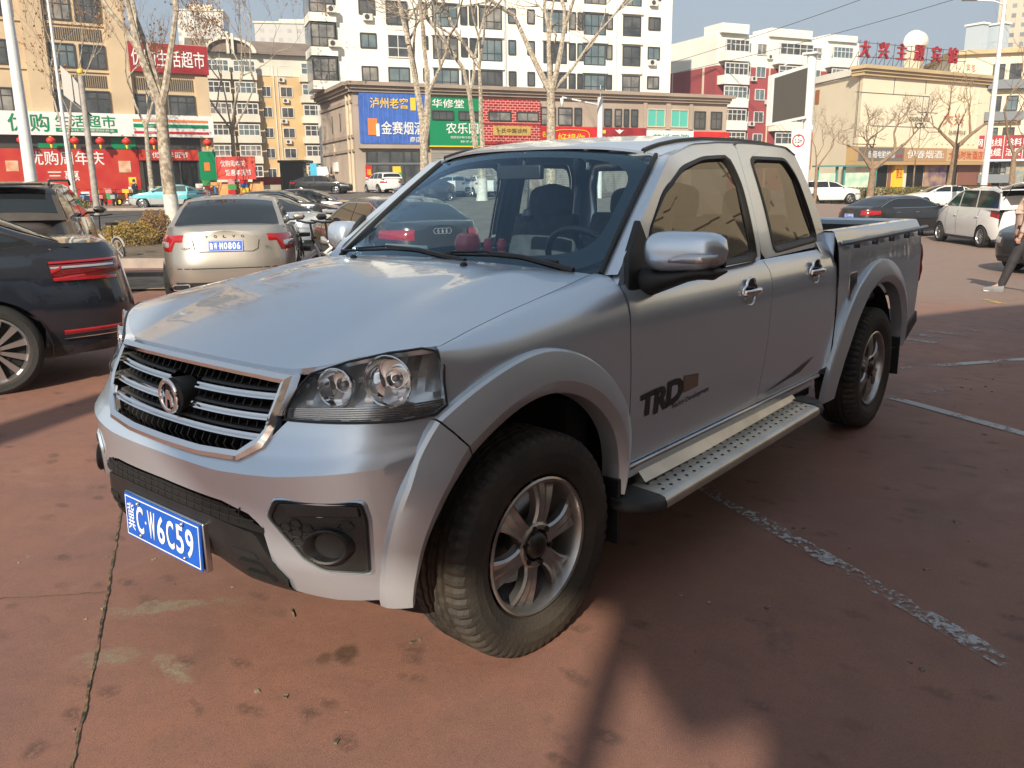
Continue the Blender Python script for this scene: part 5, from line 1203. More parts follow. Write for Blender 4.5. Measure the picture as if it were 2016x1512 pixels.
window(S, T, 9.15, 11.2, 6.5, 7.93, 3, (.68,)); window(S, T, 11.4, 13.2, 6.5, 7.93, 3, (.68,))
mb = MB()
for k in range(28): S.box(mb, 9.2+k*.145, 9.235+k*.145, 8.25, 9.1, .03, .08)
mb.build('railing', FRD, T, smooth=False)
q = S.part('roof_sign', REDD2, T, (8.85, 14.35, 9.45, 11.42, .1, .35)); S.text('优购生活超市', WSG, q, 9.1, 14.1, 9.85, 11.0, .38, .025)
q = S.part('sign_band', WSG, T, (-9, 14.25, 4.98, 6.5, .0, .7))
S.text('优购', GRN, q, .95, 3.4, 5.2, 6.36, .73, .03); S.text('生活超市', GRN, q, 3.75, 7.55, 5.55, 6.36, .73, .02)
S.part('sign_strip', GRN, q, (3.75, 7.6, 5.22, 5.47, .7, .73)); S.text('为您省钱·为您提供好商品', WSG, q, 3.95, 7.4, 5.26, 5.42, .74, .0)
for z, m in ((6.02, ORG), (5.62, GRN), (5.2, REDS)): S.part('sign_stripe', m, q, (8.7, 13.85, z, z+.16 if m != GRN else z+.24, .7, .73)); S.text('好品好价', WSG, q, 9.4, 10.2, z+.02, z+.15, .74, 0)
mb = MB(); mb.add([S.p(-.2+.62*cos(a), 5.75+.62*sin(a), .72) for a in [2*pi*k/28 for k in range(28)]], [tuple(range(28))]); mb.build('sign_roundel', GRN, q, smooth=False)
S.part('upper_shop_front', FRD, T, (-9, 13.3, 4.05, 4.97, 0, .08)); S.part('upper_shop_front', GRN, T, (7.2, 8.8, 4.15, 4.9, .08, .12), (2.6, 4.6, 4.15, 4.5, .08, .12))
BANR = mat('banner_red', (.44, .012, .016), .55, col2=(.50, .05, .02), vscale=.9)
q = S.part('banner_wall', BANR, T, (-9, 8.85, .3, 4.1, 0, .2)); S.text('优购周年庆', WSG, q, 1.9, 6.6, 3.0, 3.95, .22, .03); S.text('三惠', WSG, q, 2.9, 4.9, 1.95, 2.65, .22, .03)
S.part('banner_medallion', mat('cream_patch', (.62, .50, .36), .6, col2=(.6, .2, .08), vscale=2), q, (.5, 1.25, 2.6, 3.3, .2, .23)); S.part('banner_medallion', MATS['cream_patch'], q, (7.5, 8.3, 2.5, 3.3, .2, .23))
S.part('entrance', DARK, T, (9.1, 13.0, .2, 3.35, .0, .06)); q = S.part('entrance_lintel', BANR, T, (8.9, 13.05, 3.35, 4.1, 0, .3)); S.text('优购年货节', WSG, q, 9.8, 12.3, 3.5, 3.95, .32, .01)
for a in (9.1, 10.4, 11.7, 13.0): S.part('door_frame', FRD, T, (a-.05, a+.05, .2, 3.35, .06, .14))
S.part('shelf_goods', mat('goods', (.4, .3, .15), .6, col2=(.10, .22, .32), vscale=3), T, (9.3, 10.3, .3, 1.5, .1, .3), (12.0, 12.8, .3, 1.2, .1, .3))
q = S.part('green_curtain', GRN, T, (13.05, 14.3, 1.9, 4.0, .2, .3)); S.part('curtain_patch', ORG, q, (13.4, 13.8, 2.6, 3.2, .3, .33))
LANT = mat('lantern_red', (.62, .03, .02), .5)
for i, a in enumerate((1.6, 3.35, 4.8, 6.4, 8.1, 9.9, 13.65)):
    c = S.p(a, 4.62, .85); mb = MB(); mb.lathe([(.0001, -.24), (.13, -.22), (.27, -.10), (.30, 0), (.27, .10), (.13, .22), (.0001, .24)], c, 'Z', 14)
    o = tag(mb.build('lantern', LANT, None), 'red festival lantern under the supermarket sign, %s' % ['first from the left', 'behind the thick white lamp post', 'third from the left', 'fourth from the left', 'left of the entrance lintel', 'above the entrance', 'over the green curtain'][i], 'lantern', 'red lanterns under the supermarket sign')
    mb = MB(); mb.lathe([(.07, -.24), (.09, -.28), (.05, -.5), (.0001, -.5)], c, 'Z', 8); mb.lathe([(.0001, .22), (.09, .22), (.09, .27), (.0001, .27)], c, 'Z', 8); mb.build('lantern_tassel', YEL, o)
# yellow flats
Y = Fac((-61.94, -105.28), (-77.68, -97.35), 14)
T = bld('apartment_block', 'yellow and white apartment block with a brown roof and a white arched gable', Y)
YW = stucco('yellow_wall', (.58, .40, .20)); CW = stucco('cream_wall', (.66, .62, .53))
solid(Y, .5, 21, 18.7, YW, T); Y.part('upper_wall', CW, T, (.4, 21.1, 16.0, 18.72, -13, .06))
mb = MB(); mb.add([Y.p(-.2, 18.7, .8), Y.p(22, 18.7, .8), Y.p(22, 21.3, -6), Y.p(-.2, 21.3, -6), Y.p(22, 18.7, -13), Y.p(-.2, 18.7, -13)], [(0, 1, 2, 3), (3, 2, 4, 5), (0, 3, 5), (1, 4, 2), (0, 5, 4, 1)]); mb.build('roof', BROWNR, T, smooth=False)
mb = MB(); 
def arc(r, k): a = pi*k/24; return (4.8-r*cos(a), 18.7+r*.55*sin(a))
mb.prism([arc(3.4, k) for k in range(25)]+[arc(2.9, k) for k in range(24, -1, -1)], lambda a, z: Y.p(a, z, 1.4), lambda a, z: Y.p(a, z, .3)); Y.box(mb, 4.45, 4.75, 18.5, 21.2, .3, 1.5); Y.box(mb, 5.05, 5.35, 18.5, 21.0, .3, 1.5); mb.build('arched_gable', CW, T, smooth=False)
mb = MB(); mb.prism([arc(2.95, k) for k in range(25)], lambda a, z: Y.p(a, z, .9), lambda a, z: Y.p(a, z, .3)); mb.build('gable_infill', BROWNR, T, smooth=False)
for r in range(6):
    z = 16.25-2.72*r
    for a0, a1 in ((1.7, 4.5), (5.1, 7.9), (14.0, 18.9)):
        Y.part('balcony_slab', CW, T, (a0-.15, a1+.15, z-.95, z-.05, 0, 1.25)); window(Y, T, a0, a1, z, z+1.45, 4 if a1-a0 < 4 else 6, (.55,), FRW, random.choice([GL1, GL2, GL3]), o=1.15, t=.09)
    for a0, a1 in ((8.7, 9.9), (11.2, 12.8)): window(Y, T, a0, a1, z-.2, z+1.1, 2, (), FRW, GL1); 
    ac(Y, T, 11.4+.4*(r % 2), z-1.0); 
    if r % 2: ac(Y, T, 8.2, z-.9)
    Y.part('drainpipe', CW, T, (10.3, 10.42, z-1.6, z+1.12, 0, .12), (10.85, 10.95, z-1.6, z+1.12, 0, .12))
Y.part('base_course', stucco('grey_render', (.36, .34, .27)), T, (.3, 21, -1, 2.6, 0, .3))
# tan corner shops, two fronts
SH = Fac((-45.22, -53.53), (-79.56, -37.38), 13); SL = Fac((-50.46, -64.42), (-45.22, -53.53), 10)
T = bld('corner_shops', 'tan two storey corner building with a row of shop signs and a heavy cornice', SH)
TAN = stucco('tan_wall', (.40, .325, .265)); TAND = stucco('tan_trim', (.33, .26, .21)); CREAM = stucco('cream_pipe', (.62, .52, .38))
mb = MB(); mb.prism([(-50.46, -64.42), (-45.22, -53.53), (-79.56, -37.38), (-85, -49)], lambda x, y: (x, y, -1), lambda x, y: (x, y, 8.75)); mb.build('wall', TAN, T, smooth=False)
for f, L in ((SH, 38.1), (SL, 12.08)):
    e = .0 if f is SH else .25
    f.part('cornice', TAND, T, (-.55+e*0, L+(.0 if f is SL else .3), 9.25, 9.55, -1, .75)); f.part('cornice', TAN, T, (-.3, L-.002, 9.0, 9.248, -1, .5)); f.part('cornice', TAND, T, (-.2, L-.003, 8.76, 8.998, -1, .3))
SL.part('moulding', TAND, T, (0, 12, 7.95, 8.2, 0, .12), (0, 12, 5.2, 5.45, 0, .14)); SL.part('moulding', TAND, T, (0, 12, 4.1, 4.3, 0, .14))
SL.part('drainpipe', CREAM, T, (10.2, 10.36, 0, 8.7, 0, .16), (11.3, 11.46, 0, 8.7, 0, .16), (5, 5.12, 4.0, 5.0, 0, .14)); SL.part('wall_vent', FRD, T, (4.5, 4.7, 5.9, 7.4, 0, .04), (7.5, 7.7, 5.9, 7.4, 0, .04)); SL.part('meter_box', WSG, T, (4.7, 5.9, 2.6, 3.4, 0, .2), (1.5, 3.4, .4, 2.2, 0, .05))
def sgn(a0, a1, z0, z1, m, o=.35, **k): return SH.part('shop_sign', m, T, (a0, a1, z0, z1, 0, o), **k)
q = sgn(.45, 6.15, 4.7, 8.68, BLUES, .45); mb = MB()
for k in range(14): SH.box(mb, .75+k*.4, .79+k*.4, 4.75, 8.63, .45, .47)
mb.build('sign_ribs', mat('sign_rib', (.10, .20, .52), .5), q, smooth=False)
SH.text('泸州老窖', YEL, q, 1.3, 4.55, 7.5, 8.35, .5, .02); SH.text('金赛烟酒', WSG, q, 2.15, 5.9, 5.45, 6.5, .5, .03); SH.text('商店', WSG, q, 4.6, 5.6, 4.85, 5.3, .5, .01)
SH.part('bottle_picture', ORG, q, (1.05, 1.85, 5.4, 6.7, .47, .5)); SH.part('bottle_picture', WSG, q, (1.72, 2.0, 5.3, 6.3, .5, .51))
SH.part('yellow_cup', YEL, q, (4.75, 5.2, 7.4, 8.4, .47, .5))
q = sgn(6.45, 11.25, 4.6, 8.5, GRN, .3); SH.text('华修堂', WSG, q, 6.7, 9.6, 7.7, 8.4, .33, .03); SH.text('农乐园', WSG, q, 7.9, 10.9, 5.6, 6.5, .33, .03); SH.text('蔬菜花卉种子农药化肥', WSG, q, 8.3, 10.9, 5.2, 5.4, .33, 0); SH.text('种子大全', WSG, q, 9.2, 10.9, 4.85, 5.05, .33, 0)
for a in (6.7, 9.1): window(SH, q, a, a+1.9, 6.75, 7.45, 3, (), FRD, GL1, o=.3)
SH.part('sign_edge', YEL, q, (6.4, 11.3, 4.5, 4.6, 0, .36), (11.2, 11.3, 4.6, 8.5, .0, .36))
LATT = bpy.data.materials.new('red_lattice'); LATT.use_nodes = True; n_ = LATT.node_tree; tc = n_.nodes.new('ShaderNodeTexCoord'); br = n_.nodes.new('ShaderNodeTexBrick'); mp = n_.nodes.new('ShaderNodeMapping'); mp.inputs['Rotation'].default_value = (pi/2, 0, 0)
br.inputs['Scale'].default_value = 1.0; br.inputs['Color1'].default_value = (.42, .012, .015, 1); br.inputs['Color2'].default_value = (.30, .01, .012, 1); br.inputs['Mortar'].default_value = (.62, .32, .28, 1); br.inputs['Mortar Size'].default_value = .03; br.inputs['Brick Width'].default_value = .42; br.inputs['Row Height'].default_value = .22
n_.links.new(tc.outputs['Object'], mp.inputs[0]); n_.links.new(mp.outputs[0], br.inputs[0]); n_.links.new(br.outputs[0], n_.nodes['Principled BSDF'].inputs['Base Color'])
q = sgn(11.4, 16.95, 4.3, 8.5, LATT, .3); SH.part('gold_board', mat('gold_board', (.50, .34, .10), .4), q, (12.3, 15.95, 5.5, 6.3, .3, .36)); SH.text('卜氏中医诊所', DARK, q, 12.7, 15.6, 5.7, 6.1, .38, .02)
for a in (11.9, 14.6): window(SH, q, a, a+2.1, 6.75, 7.5, 2, (), FRD, GL2, o=.3)
SH.part('sign_band', REDD2, q, (11.4, 16.95, 6.42, 6.55, .3, .37), (11.4, 16.95, 4.75, 4.95, .3, .37))
q = sgn(17.0, 22.85, 4.4, 6.35, REDS, .3); SH.text('好想你', YEL, q, 18.7, 21.5, 4.9, 5.75, .33, .03)
ov = [(20.1+1.9*cos(a)*1, 5.35+.72*sin(a)) for a in [2*pi*k/40 for k in range(40)]]; mb = MB(); mb.tube([SH.p(20.1+1.9*(abs(cos(a))**.5)*(1 if cos(a) > 0 else -1), 5.35+.72*(abs(sin(a))**.5)*(1 if sin(a) > 0 else -1), .34) for a in [2*pi*k/40 for k in range(40)]], .04, 5, closed=True); mb.build('sign_outline', YEL, q)
SH.text('名', YEL, q, 17.1, 17.5, 5.4, 5.9, .33, .02)
q = sgn(22.95, 28.2, 4.4, 6.35, REDD2, .34); SH.text('兰州拉面', WSG, q, 23.3, 27.9, 4.75, 5.55, .38, .03); SH.part('sign_badge', YEL, q, (23.1, 23.7, 5.8, 6.1, .34, .37)); mb = MB(); mb.add([SH.p(25.2+a, 5.75+b, .38) for a, b in ((0, .0), (.5, .4), (.2, .35), (0, .45), (-.2, .35), (-.5, .4))], [tuple(range(6))]); mb.build('sign_badge', WSG, q, smooth=False)
q = sgn(28.3, 33.75, 4.4, 6.15, WSG, .3); SH.text('慈城口腔', mat('teal_letters', (.02, .32, .28), .5), q, 29.0, 33.2, 5.0, 5.85, .33, .01)
q = sgn(33.85, 38.1, 4.4, 6.1, REDS, .34); SH.text('川渊机械', WSG, q, 34.2, 37.9, 4.9, 5.6, .37, .02)
for a0, a1, gl in ((17.15, 18.6, GL2), (18.9, 20.3, GL2), (20.6, 21.3, GL1), (23.75, 24.5, GL1), (24.9, 25.6, GL2), (25.9, 26.4, GL1), (26.7, 27.4, GL1)): window(SH, T, a0, a1, 6.5, 8.0, 1, (.6,), FRD, gl)
TEALW = mat('teal_film', (.10, .45, .38), .3)
for a0 in (28.5, 31.2): window(SH, T, a0, a0+2.0, 6.5, 8.1, 2, (), CREAM, TEALW)
for a0 in (34.0, 36.0): window(SH, T, a0, a0+1.3, 6.4, 8.0, 2, (.6,), FRD, GL1)
SH.part('pier', TAN, T, (28.0, 28.4, 6.3, 8.75, 0, .15), (30.6, 31.1, 6.3, 8.75, 0, .15), (33.3, 33.7, 6.3, 8.75, 0, .15), (21.6, 23.4, 6.3, 8.75, 0, .08))
SH.part('shop_front', GL1, T, (.9, 5.55, 1.0, 4.1, 0, .05))
for a in (.9, 1.75, 2.9, 4.1, 4.8, 5.55): SH.part('shop_front_frame', FRD, T, (a-.05, a+.05, 1.0, 4.1, .05, .13))
SH.part('shop_front_frame', mat('grey_frame', (.22, .23, .24), .4, .4), T, (.9, 5.55, 3.05, 3.2, .05, .14)); q = SH.part('door_poster', REDS, T, (.75, 1.3, 1.0, 3.0, .14, .16)); SH.text('福', YEL, q, .85, 1.2, 2.2, 2.7, .18)
SH.part('shop_poster', mat('green_poster', (.05, .30, .08), .5), T, (3.2, 3.9, 1.9, 2.7, .06, .09)); SH.part('shop_poster', YEL, T, (3.1, 3.8, 2.4, 2.9, .09, .1))
SH.part('canopy_soffit', TAN, T, (.3, 6.2, 4.35, 4.7, 0, .4))
SHUT = mat('shutter_grey', (.36, .34, .31), .5, .3)
for a0 in (6.6, 11.6, 17.2, 23, 28.4, 33.9): 
    q = SH.part('roller_shutter', SHUT, T, (a0, a0+4.3, .3, 4.2, 0, .06)); mb = MB()
    for k in range(18): SH.box(mb, a0, a0+4.3, .4+k*.21, .44+k*.21, .06, .085)
    mb.build('shutter_ribs', mat('shutter_rib', (.26, .25, .23), .5, .3), q, smooth=False)
# tall white flats
WB_ = Fac((-47.6, -60.05), (-78.06, -42.76), 14)
T = bld('apartment_tower', 'tall bright white apartment tower with dark windows rising behind the corner shops', WB_)
WHW = stucco('white_render', (.80, .78, .70), .05, .25)
solid(WB_, 1.35, 34.75, 33, WHW, T)
for r in range(8):
    z = 30.6-2.76*r+.35; lo = z > 21
    for (a0, a1, h, nx, rw) in ((3.4, 4.8, 1.2, 2, ()), (5.8, 7.7, 1.9, 2, (.42,)), (9.0, 9.5, 1.1, 1, ()), (10.0, 12.3, 1.9, 3, (.42,)), (12.65, 13.25, 1.6, 1, ()), (13.5, 14.2, 1.6, 1, ()), (14.45, 16.6, 1.9, 3, (.35,)), (17.3, 18.0, 1.25, 1, ()), (19.2, 19.9, 1.2, 1, ()), (20.85, 23.2, 1.9, 3, (.35,)), (23.5, 24.15, 1.5, 1, ()), (24.4, 24.95, 1.5, 1, ()), (25.1, 27.35, 1.9, 3, (.42,)), (27.5, 28.1, 1.3, 1, ()), (29.3, 31.2, 1.85, 2, (.42,)), (32.1, 33.4, 1.15, 2, ())):
        if lo and (a1-a0) < 1.5: continue
        window(WB_, T, a0, a1, z-h, z, nx, rw, FRD if a0 != 5.8 or r % 2 else FRW, t=.06)
        if a1-a0 > 1.8 and a0 != 5.8 and not lo: WB_.part('balcony_panel', WHW, T, (a0-.2, a1+.2, z-h-.75, z-h-.06, 0, .22))
    WB_.part('balcony_slab', WHW, T, (-1.0, 1.3, z-2.05, z-1.35, -3, .5)); window(WB_, T, -.9, 1.1, z-1.3, z+.55, 3, (.4,), FRD, GL2, o=.35); WB_.part('bay_side', GL2, T, (-.95, 1.2, z-1.32, z+.6, -3, .3))
    if r % 3 != 1: ac(WB_, T, .9, z-1.35, .5)
    if r in (4, 6): ac(WB_, T, 32.5, z-1.75); 
    if r in (5,): ac(WB_, T, 4.1, z-1.75)
WB_.part('downpipe', mat('pale_blue_pipe', (.5, .58, .64), .5), T, (16.85, 17.0, 8, 33, 0, .14), (28.5, 28.6, 8, 33, 0, .1))
# red and white flats
RR = Fac((-101.28, -48.81), (-122.75, -38.71), 17)
T = bld('apartment_block', 'red and white apartment block with curved white balconies left of the big screen', RR)
RW = stucco('red_render', (.30, .055, .060), .1); REND = Fac((-108.6, -64.2), (-101.28, -48.81), 10)
solid(RR, -1.0, 23, 19.2, WHW, T); RR.part('red_wall', RW, T, (-1.02, 23.1, -1, 15.4, -16.9, .03)); RR.part('parapet', WHW, T, (-.8, 3.4, 19.2, 20.3, -3, .6), (7, 14, 19.2, 20.2, -3, .4), (17, 22, 19.2, 20.0, -3, .4))
REND.part('gable_strip', CREAM, T, (14.4, 14.7, 0, 15.4, 1.0, 1.12), (7.8, 8.0, 0, 15.4, 1.0, 1.1))
for r in range(5):
    z = 18.35-2.75*r
    for a0, a1 in ((-.6, 3.0), (8.0, 13.5), (17.0, 20.5)):
        RR.part('balcony_slab', WHW, T, (a0-.2, a1+.2, z-2.5, z-1.45, 0, 1.35)); window(RR, T, a0, a1, z-1.4, z, 5, (.6,), FRW, None, o=1.2, t=.08)
    window(RR, T, 3.4, 4.3, z-1.5, z-.1, 2, (), FRW, GL3, o=.03); window(RR, T, 5.3, 6.8, z-1.4, z-.1, 2, (), FRW, None, o=.03); window(RR, T, 14.6, 16.1, z-1.4, z-.1, 2, (), FRW, None, o=.03)
    ac(RR, T, 4.8 if r % 2 else 7.3, z-1.9, .03)
RR.part('drainpipe', CREAM, T, (7.4, 7.55, 0, 15.4, .03, .15))
# karaoke building
K_ = Fac((-77.87, -23.8), (-96.36, -17.27), 12); KL = Fac((-83.87, -30.66), (-77.87, -23.8), 6)
T = bld('karaoke_building', 'cream karaoke building with dark grooves in its wall and red letters on its roof', K_)
CRM = stucco('cream_render', (.74, .66, .50), .06, .2); CRMT = stucco('cream_cornice', (.50, .38, .22))
mb = MB(); mb.prism([(-83.87, -30.66), (-77.87, -23.8), (-96.36, -17.27), (-101, -24)], lambda x, y: (x, y, -1), lambda x, y: (x, y, 10.3)); mb.build('wall', CRM, T, smooth=False)
K_.part('cornice', CRMT, T, (-.6, 19.0, 10.75, 11.05, -1, .7), (-.4, 18.9, 10.5, 10.75, -1, .5), (-.3, 18.8, 10.22, 10.5, -1, .3)); KL.part('cornice', WHW, T, (-1.5, 8.9, 10.4, 11.0, -.4, .25))
K_.part('wall_groove', FRD, T, (-.9, 6.0, 8.78, 8.84, .0, .02), (5.2, 9.6, 8.78, 8.84, 0, .02), (9.6, 9.66, 6.9, 8.8, 0, .02), (8.0, 11.2, 7.35, 7.41, 0, .02), (1.5, 11.0, 6.0, 6.06, 0, .02), (4.3, 4.36, 8.8, 10.4, 0, .02), (8.9, 8.96, 9.0, 10.4, 0, .02), (-.8, 2.5, 4.4, 4.46, 0, .02), (-.5, -.44, 5.0, 10.2, 0, .02), (8.7, 8.76, 3.2, 8.8, 0, .02))
for k in range(8): K_.part('wall_fin', CRM, T, (11.3+k*.85, 11.42+k*.85, 4.6, 9.9, 0, .15))
K_.text('DAXINGYULE', FRD, T, 6.9, 10.0, 6.55, 6.95, .05, .02); K_.text('KTV', FRD, T, 7.8, 9.5, 5.9, 6.45, .05, .02); K_.text('大兴', mat('terracotta', (.45, .16, .08), .5), T, 11.8, 15.2, 6.3, 7.5, .2, .02); K_.text('DAXINGYULE', FRD, T, 12.9, 15.6, 5.5, 5.85, .2, .02)
q = K_.part('shop_sign', mat('grey_board', (.16, .15, .14), .5), T, (-1.2, 5.5, 2.95, 4.1, 0, .8)); K_.text('纸箱电脑维修', WSG, q, .4, 4.2, 3.2, 3.85, .83, .01); K_.text('大兴', REDS, q, 4.3, 5.3, 3.2, 3.6, .83, .01); K_.part('gold_band', mat('gold_trim', (.45, .30, .14), .5), q, (-1.5, 19, 2.62, 2.93, 0, .85), (-1.5, -.9, 2.95, 4.2, 0, .81), (-1.5, 5.55, 4.1, 4.2, 0, .82))
q = K_.part('shop_sign', mat('tan_board', (.42, .26, .13), .5), T, (5.6, 12.1, 2.95, 4.15, 0, .75)); K_.text('伊春烟酒:', WSG, q, 6.0, 11.6, 3.2, 3.95, .78, .03)
q = K_.part('shop_sign', mat('peach_board', (.55, .38, .22), .5), T, (12.15, 18.2, 2.95, 4.15, 0, .72)); K_.text('大兴时尚酒店', mat('orange_letters', (.60, .10, .03), .5), q, 12.4, 18.0, 3.15, 3.95, .78, .03)
K_.part('shop_front', DARK, T, (2.2, 4.4, .6, 2.6, 0, .04)); K_.part('shop_front', DARK, T, (7.3, 9.8, -.3, 2.6, 0, .04)); K_.part('shop_front', DARK, T, (13.5, 15.2, -.2, 2.6, 0, .04)); K_.part('shop_panel', mat('patterned_panel', (.42, .28, .18), .5, col2=(.10, .06, .16), vscale=1.2), T, (9.9, 13.4, -.4, 2.6, 0, .06)); K_.part('light_box', YEL, T, (5.1, 6.4, .2, 2.6, 0, .3)); K_.part('shop_panel', mat('brown_panel', (.24, .10, .07), .5), T, (4.5, 5.0, 0, 2.6, 0, .05)); K_.part('shop_panel', MATS['brown_panel'], T, (15.3, 19, -.4, 2.6, 0, .05)); K_.text('营业', REDS, T, 5.3, 6.2, 1.4, 2.3, .33, .02)
for k, (a, z) in enumerate(((0, 5.9), (.8, 8.5))): KL.part('brick_opening', mat('brick_orange', (.36, .14, .06), .7), T, (a+.1, a+.9, z-3.5 if k == 0 else z, z if k == 0 else z+1.3, 0, .05))
# roof letters on a frame
q = thing('roof_letters', 'big red characters on a steel frame along the karaoke roof', 'sign', (0, 0, 0)); RL = mat('red_letters', (.32, .02, .03), .6)
for i, c in enumerate('大兴主题宾馆'):
    a = -.2+i*2.55; z = 11.75+.05*i; K_.text(c, RL, q, a, a+1.3, z, z+1.4, -.4, .03, ext=.08, depth=.25)
for i, c in enumerate('宾馆'): K_.text(c, RL, q, 15.6+i*.8, 16.2+i*.8, 11.4, 12.1, -.4, .03)
mb = MB()
for i in range(14): a = -.3+i*1.2; mb.tube([K_.p(a, 10.9, -.5), K_.p(a+.2, 13.2, -.55)], .03, 4); mb.tube([K_.p(a, 12.2, -.5), K_.p(a+.8, 10.95, -2.0)], .025, 4)
mb.tube([K_.p(-.5, 11.8, -.5), K_.p(15.5, 12.3, -.5)], .04, 4); mb.tube([K_.p(-.5, 13.0, -.5), K_.p(15.5, 13.2, -.5)], .03, 4); mb.build('sign_frame', FRD, q)
c = Vector((-101.8, -26.35, 15.85)); mb = MB(); mb.lathe([(.0001, -1.2), (1.0, -1.0), (1.15, -.6), (1.15, .6), (1.0, 1.0), (.0001, 1.2)], c, 'X', 20); o = tag(mb.build('water_tank', WHW, None), 'big white round water tank on the karaoke building roof', 'tank'); mb = MB(); mb.box(c-Vector((0, 0, 2.6)), (1.6, 1.6, 3.2)); mb.build('tank_stand', CREAM, o, smooth=False)
for i, (a, lb) in enumerate(((11.6, 'pale blue chimney box left on the beige building roof'), (15.5, 'pale blue chimney box next to the street lamp on the beige building roof'))):
    mb = MB(); cc_ = [(-108.2, -21.8), (-109.7, -20.0)][i]; mb.box((*cc_, 15.5), (1.1, 1.9, 4.5), rz=K_.rz); o = tag(mb.build('chimney', mat('pale_blue_box', (.45, .52, .58), .5), None, smooth=False), lb, 'chimney', 'pale blue roof chimneys'); mb = MB(); mb.box((*cc_, 17.85), (1.4, 2.2, .2), rz=K_.rz); mb.build('chimney_cap', WSG, o, smooth=False)
# beige building on the right
B2 = Fac((-96.36, -17.27), (-103.54, -2.43), 14)
T = bld('hotel_building', 'beige building on the right edge with small balconies over dark red shop boards', B2)
solid(B2, -4, 17, 13.2, CRM, T); B2.part('cornice', CRMT, T, (-4.3, 17, 13.2, 13.6, -14, .5))
for r in range(4):
    z = 12.2-3.0*r
    for a in (-.1, 1.4, 4.2, 5.8, 8.5, 10.1): window(B2, T, a, a+1.0, z-1.35, z, 2, (.7,), FRD, None)
    for a in (-.6, 3.7, 8.0): B2.part('balcony', mat('grey_balcony', (.17, .19, .21), .5), T, (a, a+3.5, z-2.35, z-1.5, 0, .8))
q = B2.part('shop_sign', REDD2, T, (-2.4, 17, 3.2, 5.45, 0, .9))
for i, (t1, t2) in enumerate((('信网', '大全'), ('电线', '电缆'), ('涂料', '洁具'), ('五金', '水暖'))):
    a = -1.9+i*1.75; B2.text(t1, WSG, q, a, a+1.35, 4.4, 5.15, .93, .02); B2.text(t2, WSG, q, a, a+1.35, 3.45, 4.2, .93, .02); B2.part('sign_divider', WSG, q, (a+1.5, a+1.55, 3.2, 5.45, .9, .92))
B2.part('sign_soffit', WSG, T, (-2.4, 17, 2.95, 3.15, 0, 1.1)); B2.part('shop_front', DARK, T, (-1.6, 1.6, -.6, 2.8, 0, .05)); B2.part('shop_shelves', mat('goods', (.4, .3, .15)), T, (-2.4, -1.7, -.4, 2.4, 0, .3), (2.0, 4.5, -.4, 2.4, 0, .3)); B2.part('orange_goods', ORG, T, (.3, .8, .4, 1.4, .1, .4))
# towers far away
def gridmat(nm, wall, win, sx, sz):
    m = bpy.data.materials.new(nm); m.use_nodes = True; n = m.node_tree; tc = n.nodes.new('ShaderNodeTexCoord'); mp = n.nodes.new('ShaderNodeMapping'); br = n.nodes.new('ShaderNodeTexBrick'); mp.inputs['Rotation'].default_value = (pi/2, 0, 0)
    br.offset = 0; br.inputs['Scale'].default_value = 1; br.inputs['Brick Width'].default_value = sx; br.inputs['Row Height'].default_value = sz; br.inputs['Mortar Size'].default_value = sz*.28; br.inputs['Mortar Smooth'].default_value = 0
    br.inputs['Color1'].default_value = (*win, 1); br.inputs['Color2'].default_value = (*[k*1.5 for k in win], 1); br.inputs['Mortar'].default_value = (*wall, 1)
    n.links.new(tc.outputs['Object'], mp.inputs[0]); n.links.new(mp.outputs[0], br.inputs[0]); n.links.new(br.outputs[0], n.nodes['Principled BSDF'].inputs['Base Color']); return m
def tower(lb, x, y, w, d, h, rz, m, cap=3):
    o = thing('high_rise', lb, 'building', (x, y, 0), rz); mb = MB(); mb.box((0, 0, h/2), (w, d, h)); mb.build('tower_wall', m, o, smooth=False); mb = MB(); mb.box((0, 0, h+cap/2), (w*.5, d*.5, cap)); mb.box((0, 0, h+.3), (w+.8, d+.8, .6)); mb.build('roof_house', CRM, o, smooth=False)
TW = gridmat('tower_facade', (.52, .44, .32), (.14, .15, .16), 3.0, 3.0)
tower('tall beige high rise in the top right corner beyond the hotel', -345, -52, 30, 26, 76, radians(100), TW)
tower('distant pale tower left of the white flats, above the brown roof', -195, -318, 17, 16, 67, radians(140), gridmat('far_facade', (.60, .57, .50), (.30, .30, .30), 3.2, 3.0))
tower('long low distant flats just left of the white flats over the brown roof', -205, -268, 34, 12, 58, radians(140), MATS.get('x') or gridmat('far_facade_grey', (.50, .48, .44), (.30, .30, .30), 3.2, 3.0), 2)
# ---------------------------------------------------------------- street
def ps(u, d):      # azimuth (tangent right of the view axis) and forward distance -> ground point
    f = Vector((cos(YAW), sin(YAW), 0)); p = CAMP+f*d+rt*(u*d); return Vector((p.x, p.y, gz(p.x, p.y)))
def sheet(name, m, u0, u1, d0, d1, off, nu=40, nd=24, kind='structure'):
    mb = MB(); mb.grid([[ps(lerp(u0, u1, i/nu), lerp(d0, d1, j/nd))+Vector((0, 0, off)) for i in range(nu+1)] for j in range(nd+1)])
    o = mb.build(name, m, None); o['kind'] = kind; return o
sheet('road', ASPH, -.75, -.30, 27.5, 50.0, .025); sheet('car_park', mat('grey_asphalt', (.13, .115, .10), .85, var=.2, vscale=1, bump=.3, bscale=80), -.36, .12, 17.5, 72, .05, 50, 60)
sheet('pavement', SIDEW, -.75, -.34, 50.3, 68, .12); sheet('path', mat('sandy_path', (.30, .25, .19), .9, var=.25, vscale=3, bump=.3, bscale=40), -.75, -.375, 13.4, 15.6, .03, 30, 6)
sheet('soil', mat('planter_soil', (.14, .105, .07), .95, var=.3, vscale=8, bump=.5, bscale=40), -.75, -.36, 18.0, 27.2, .14)
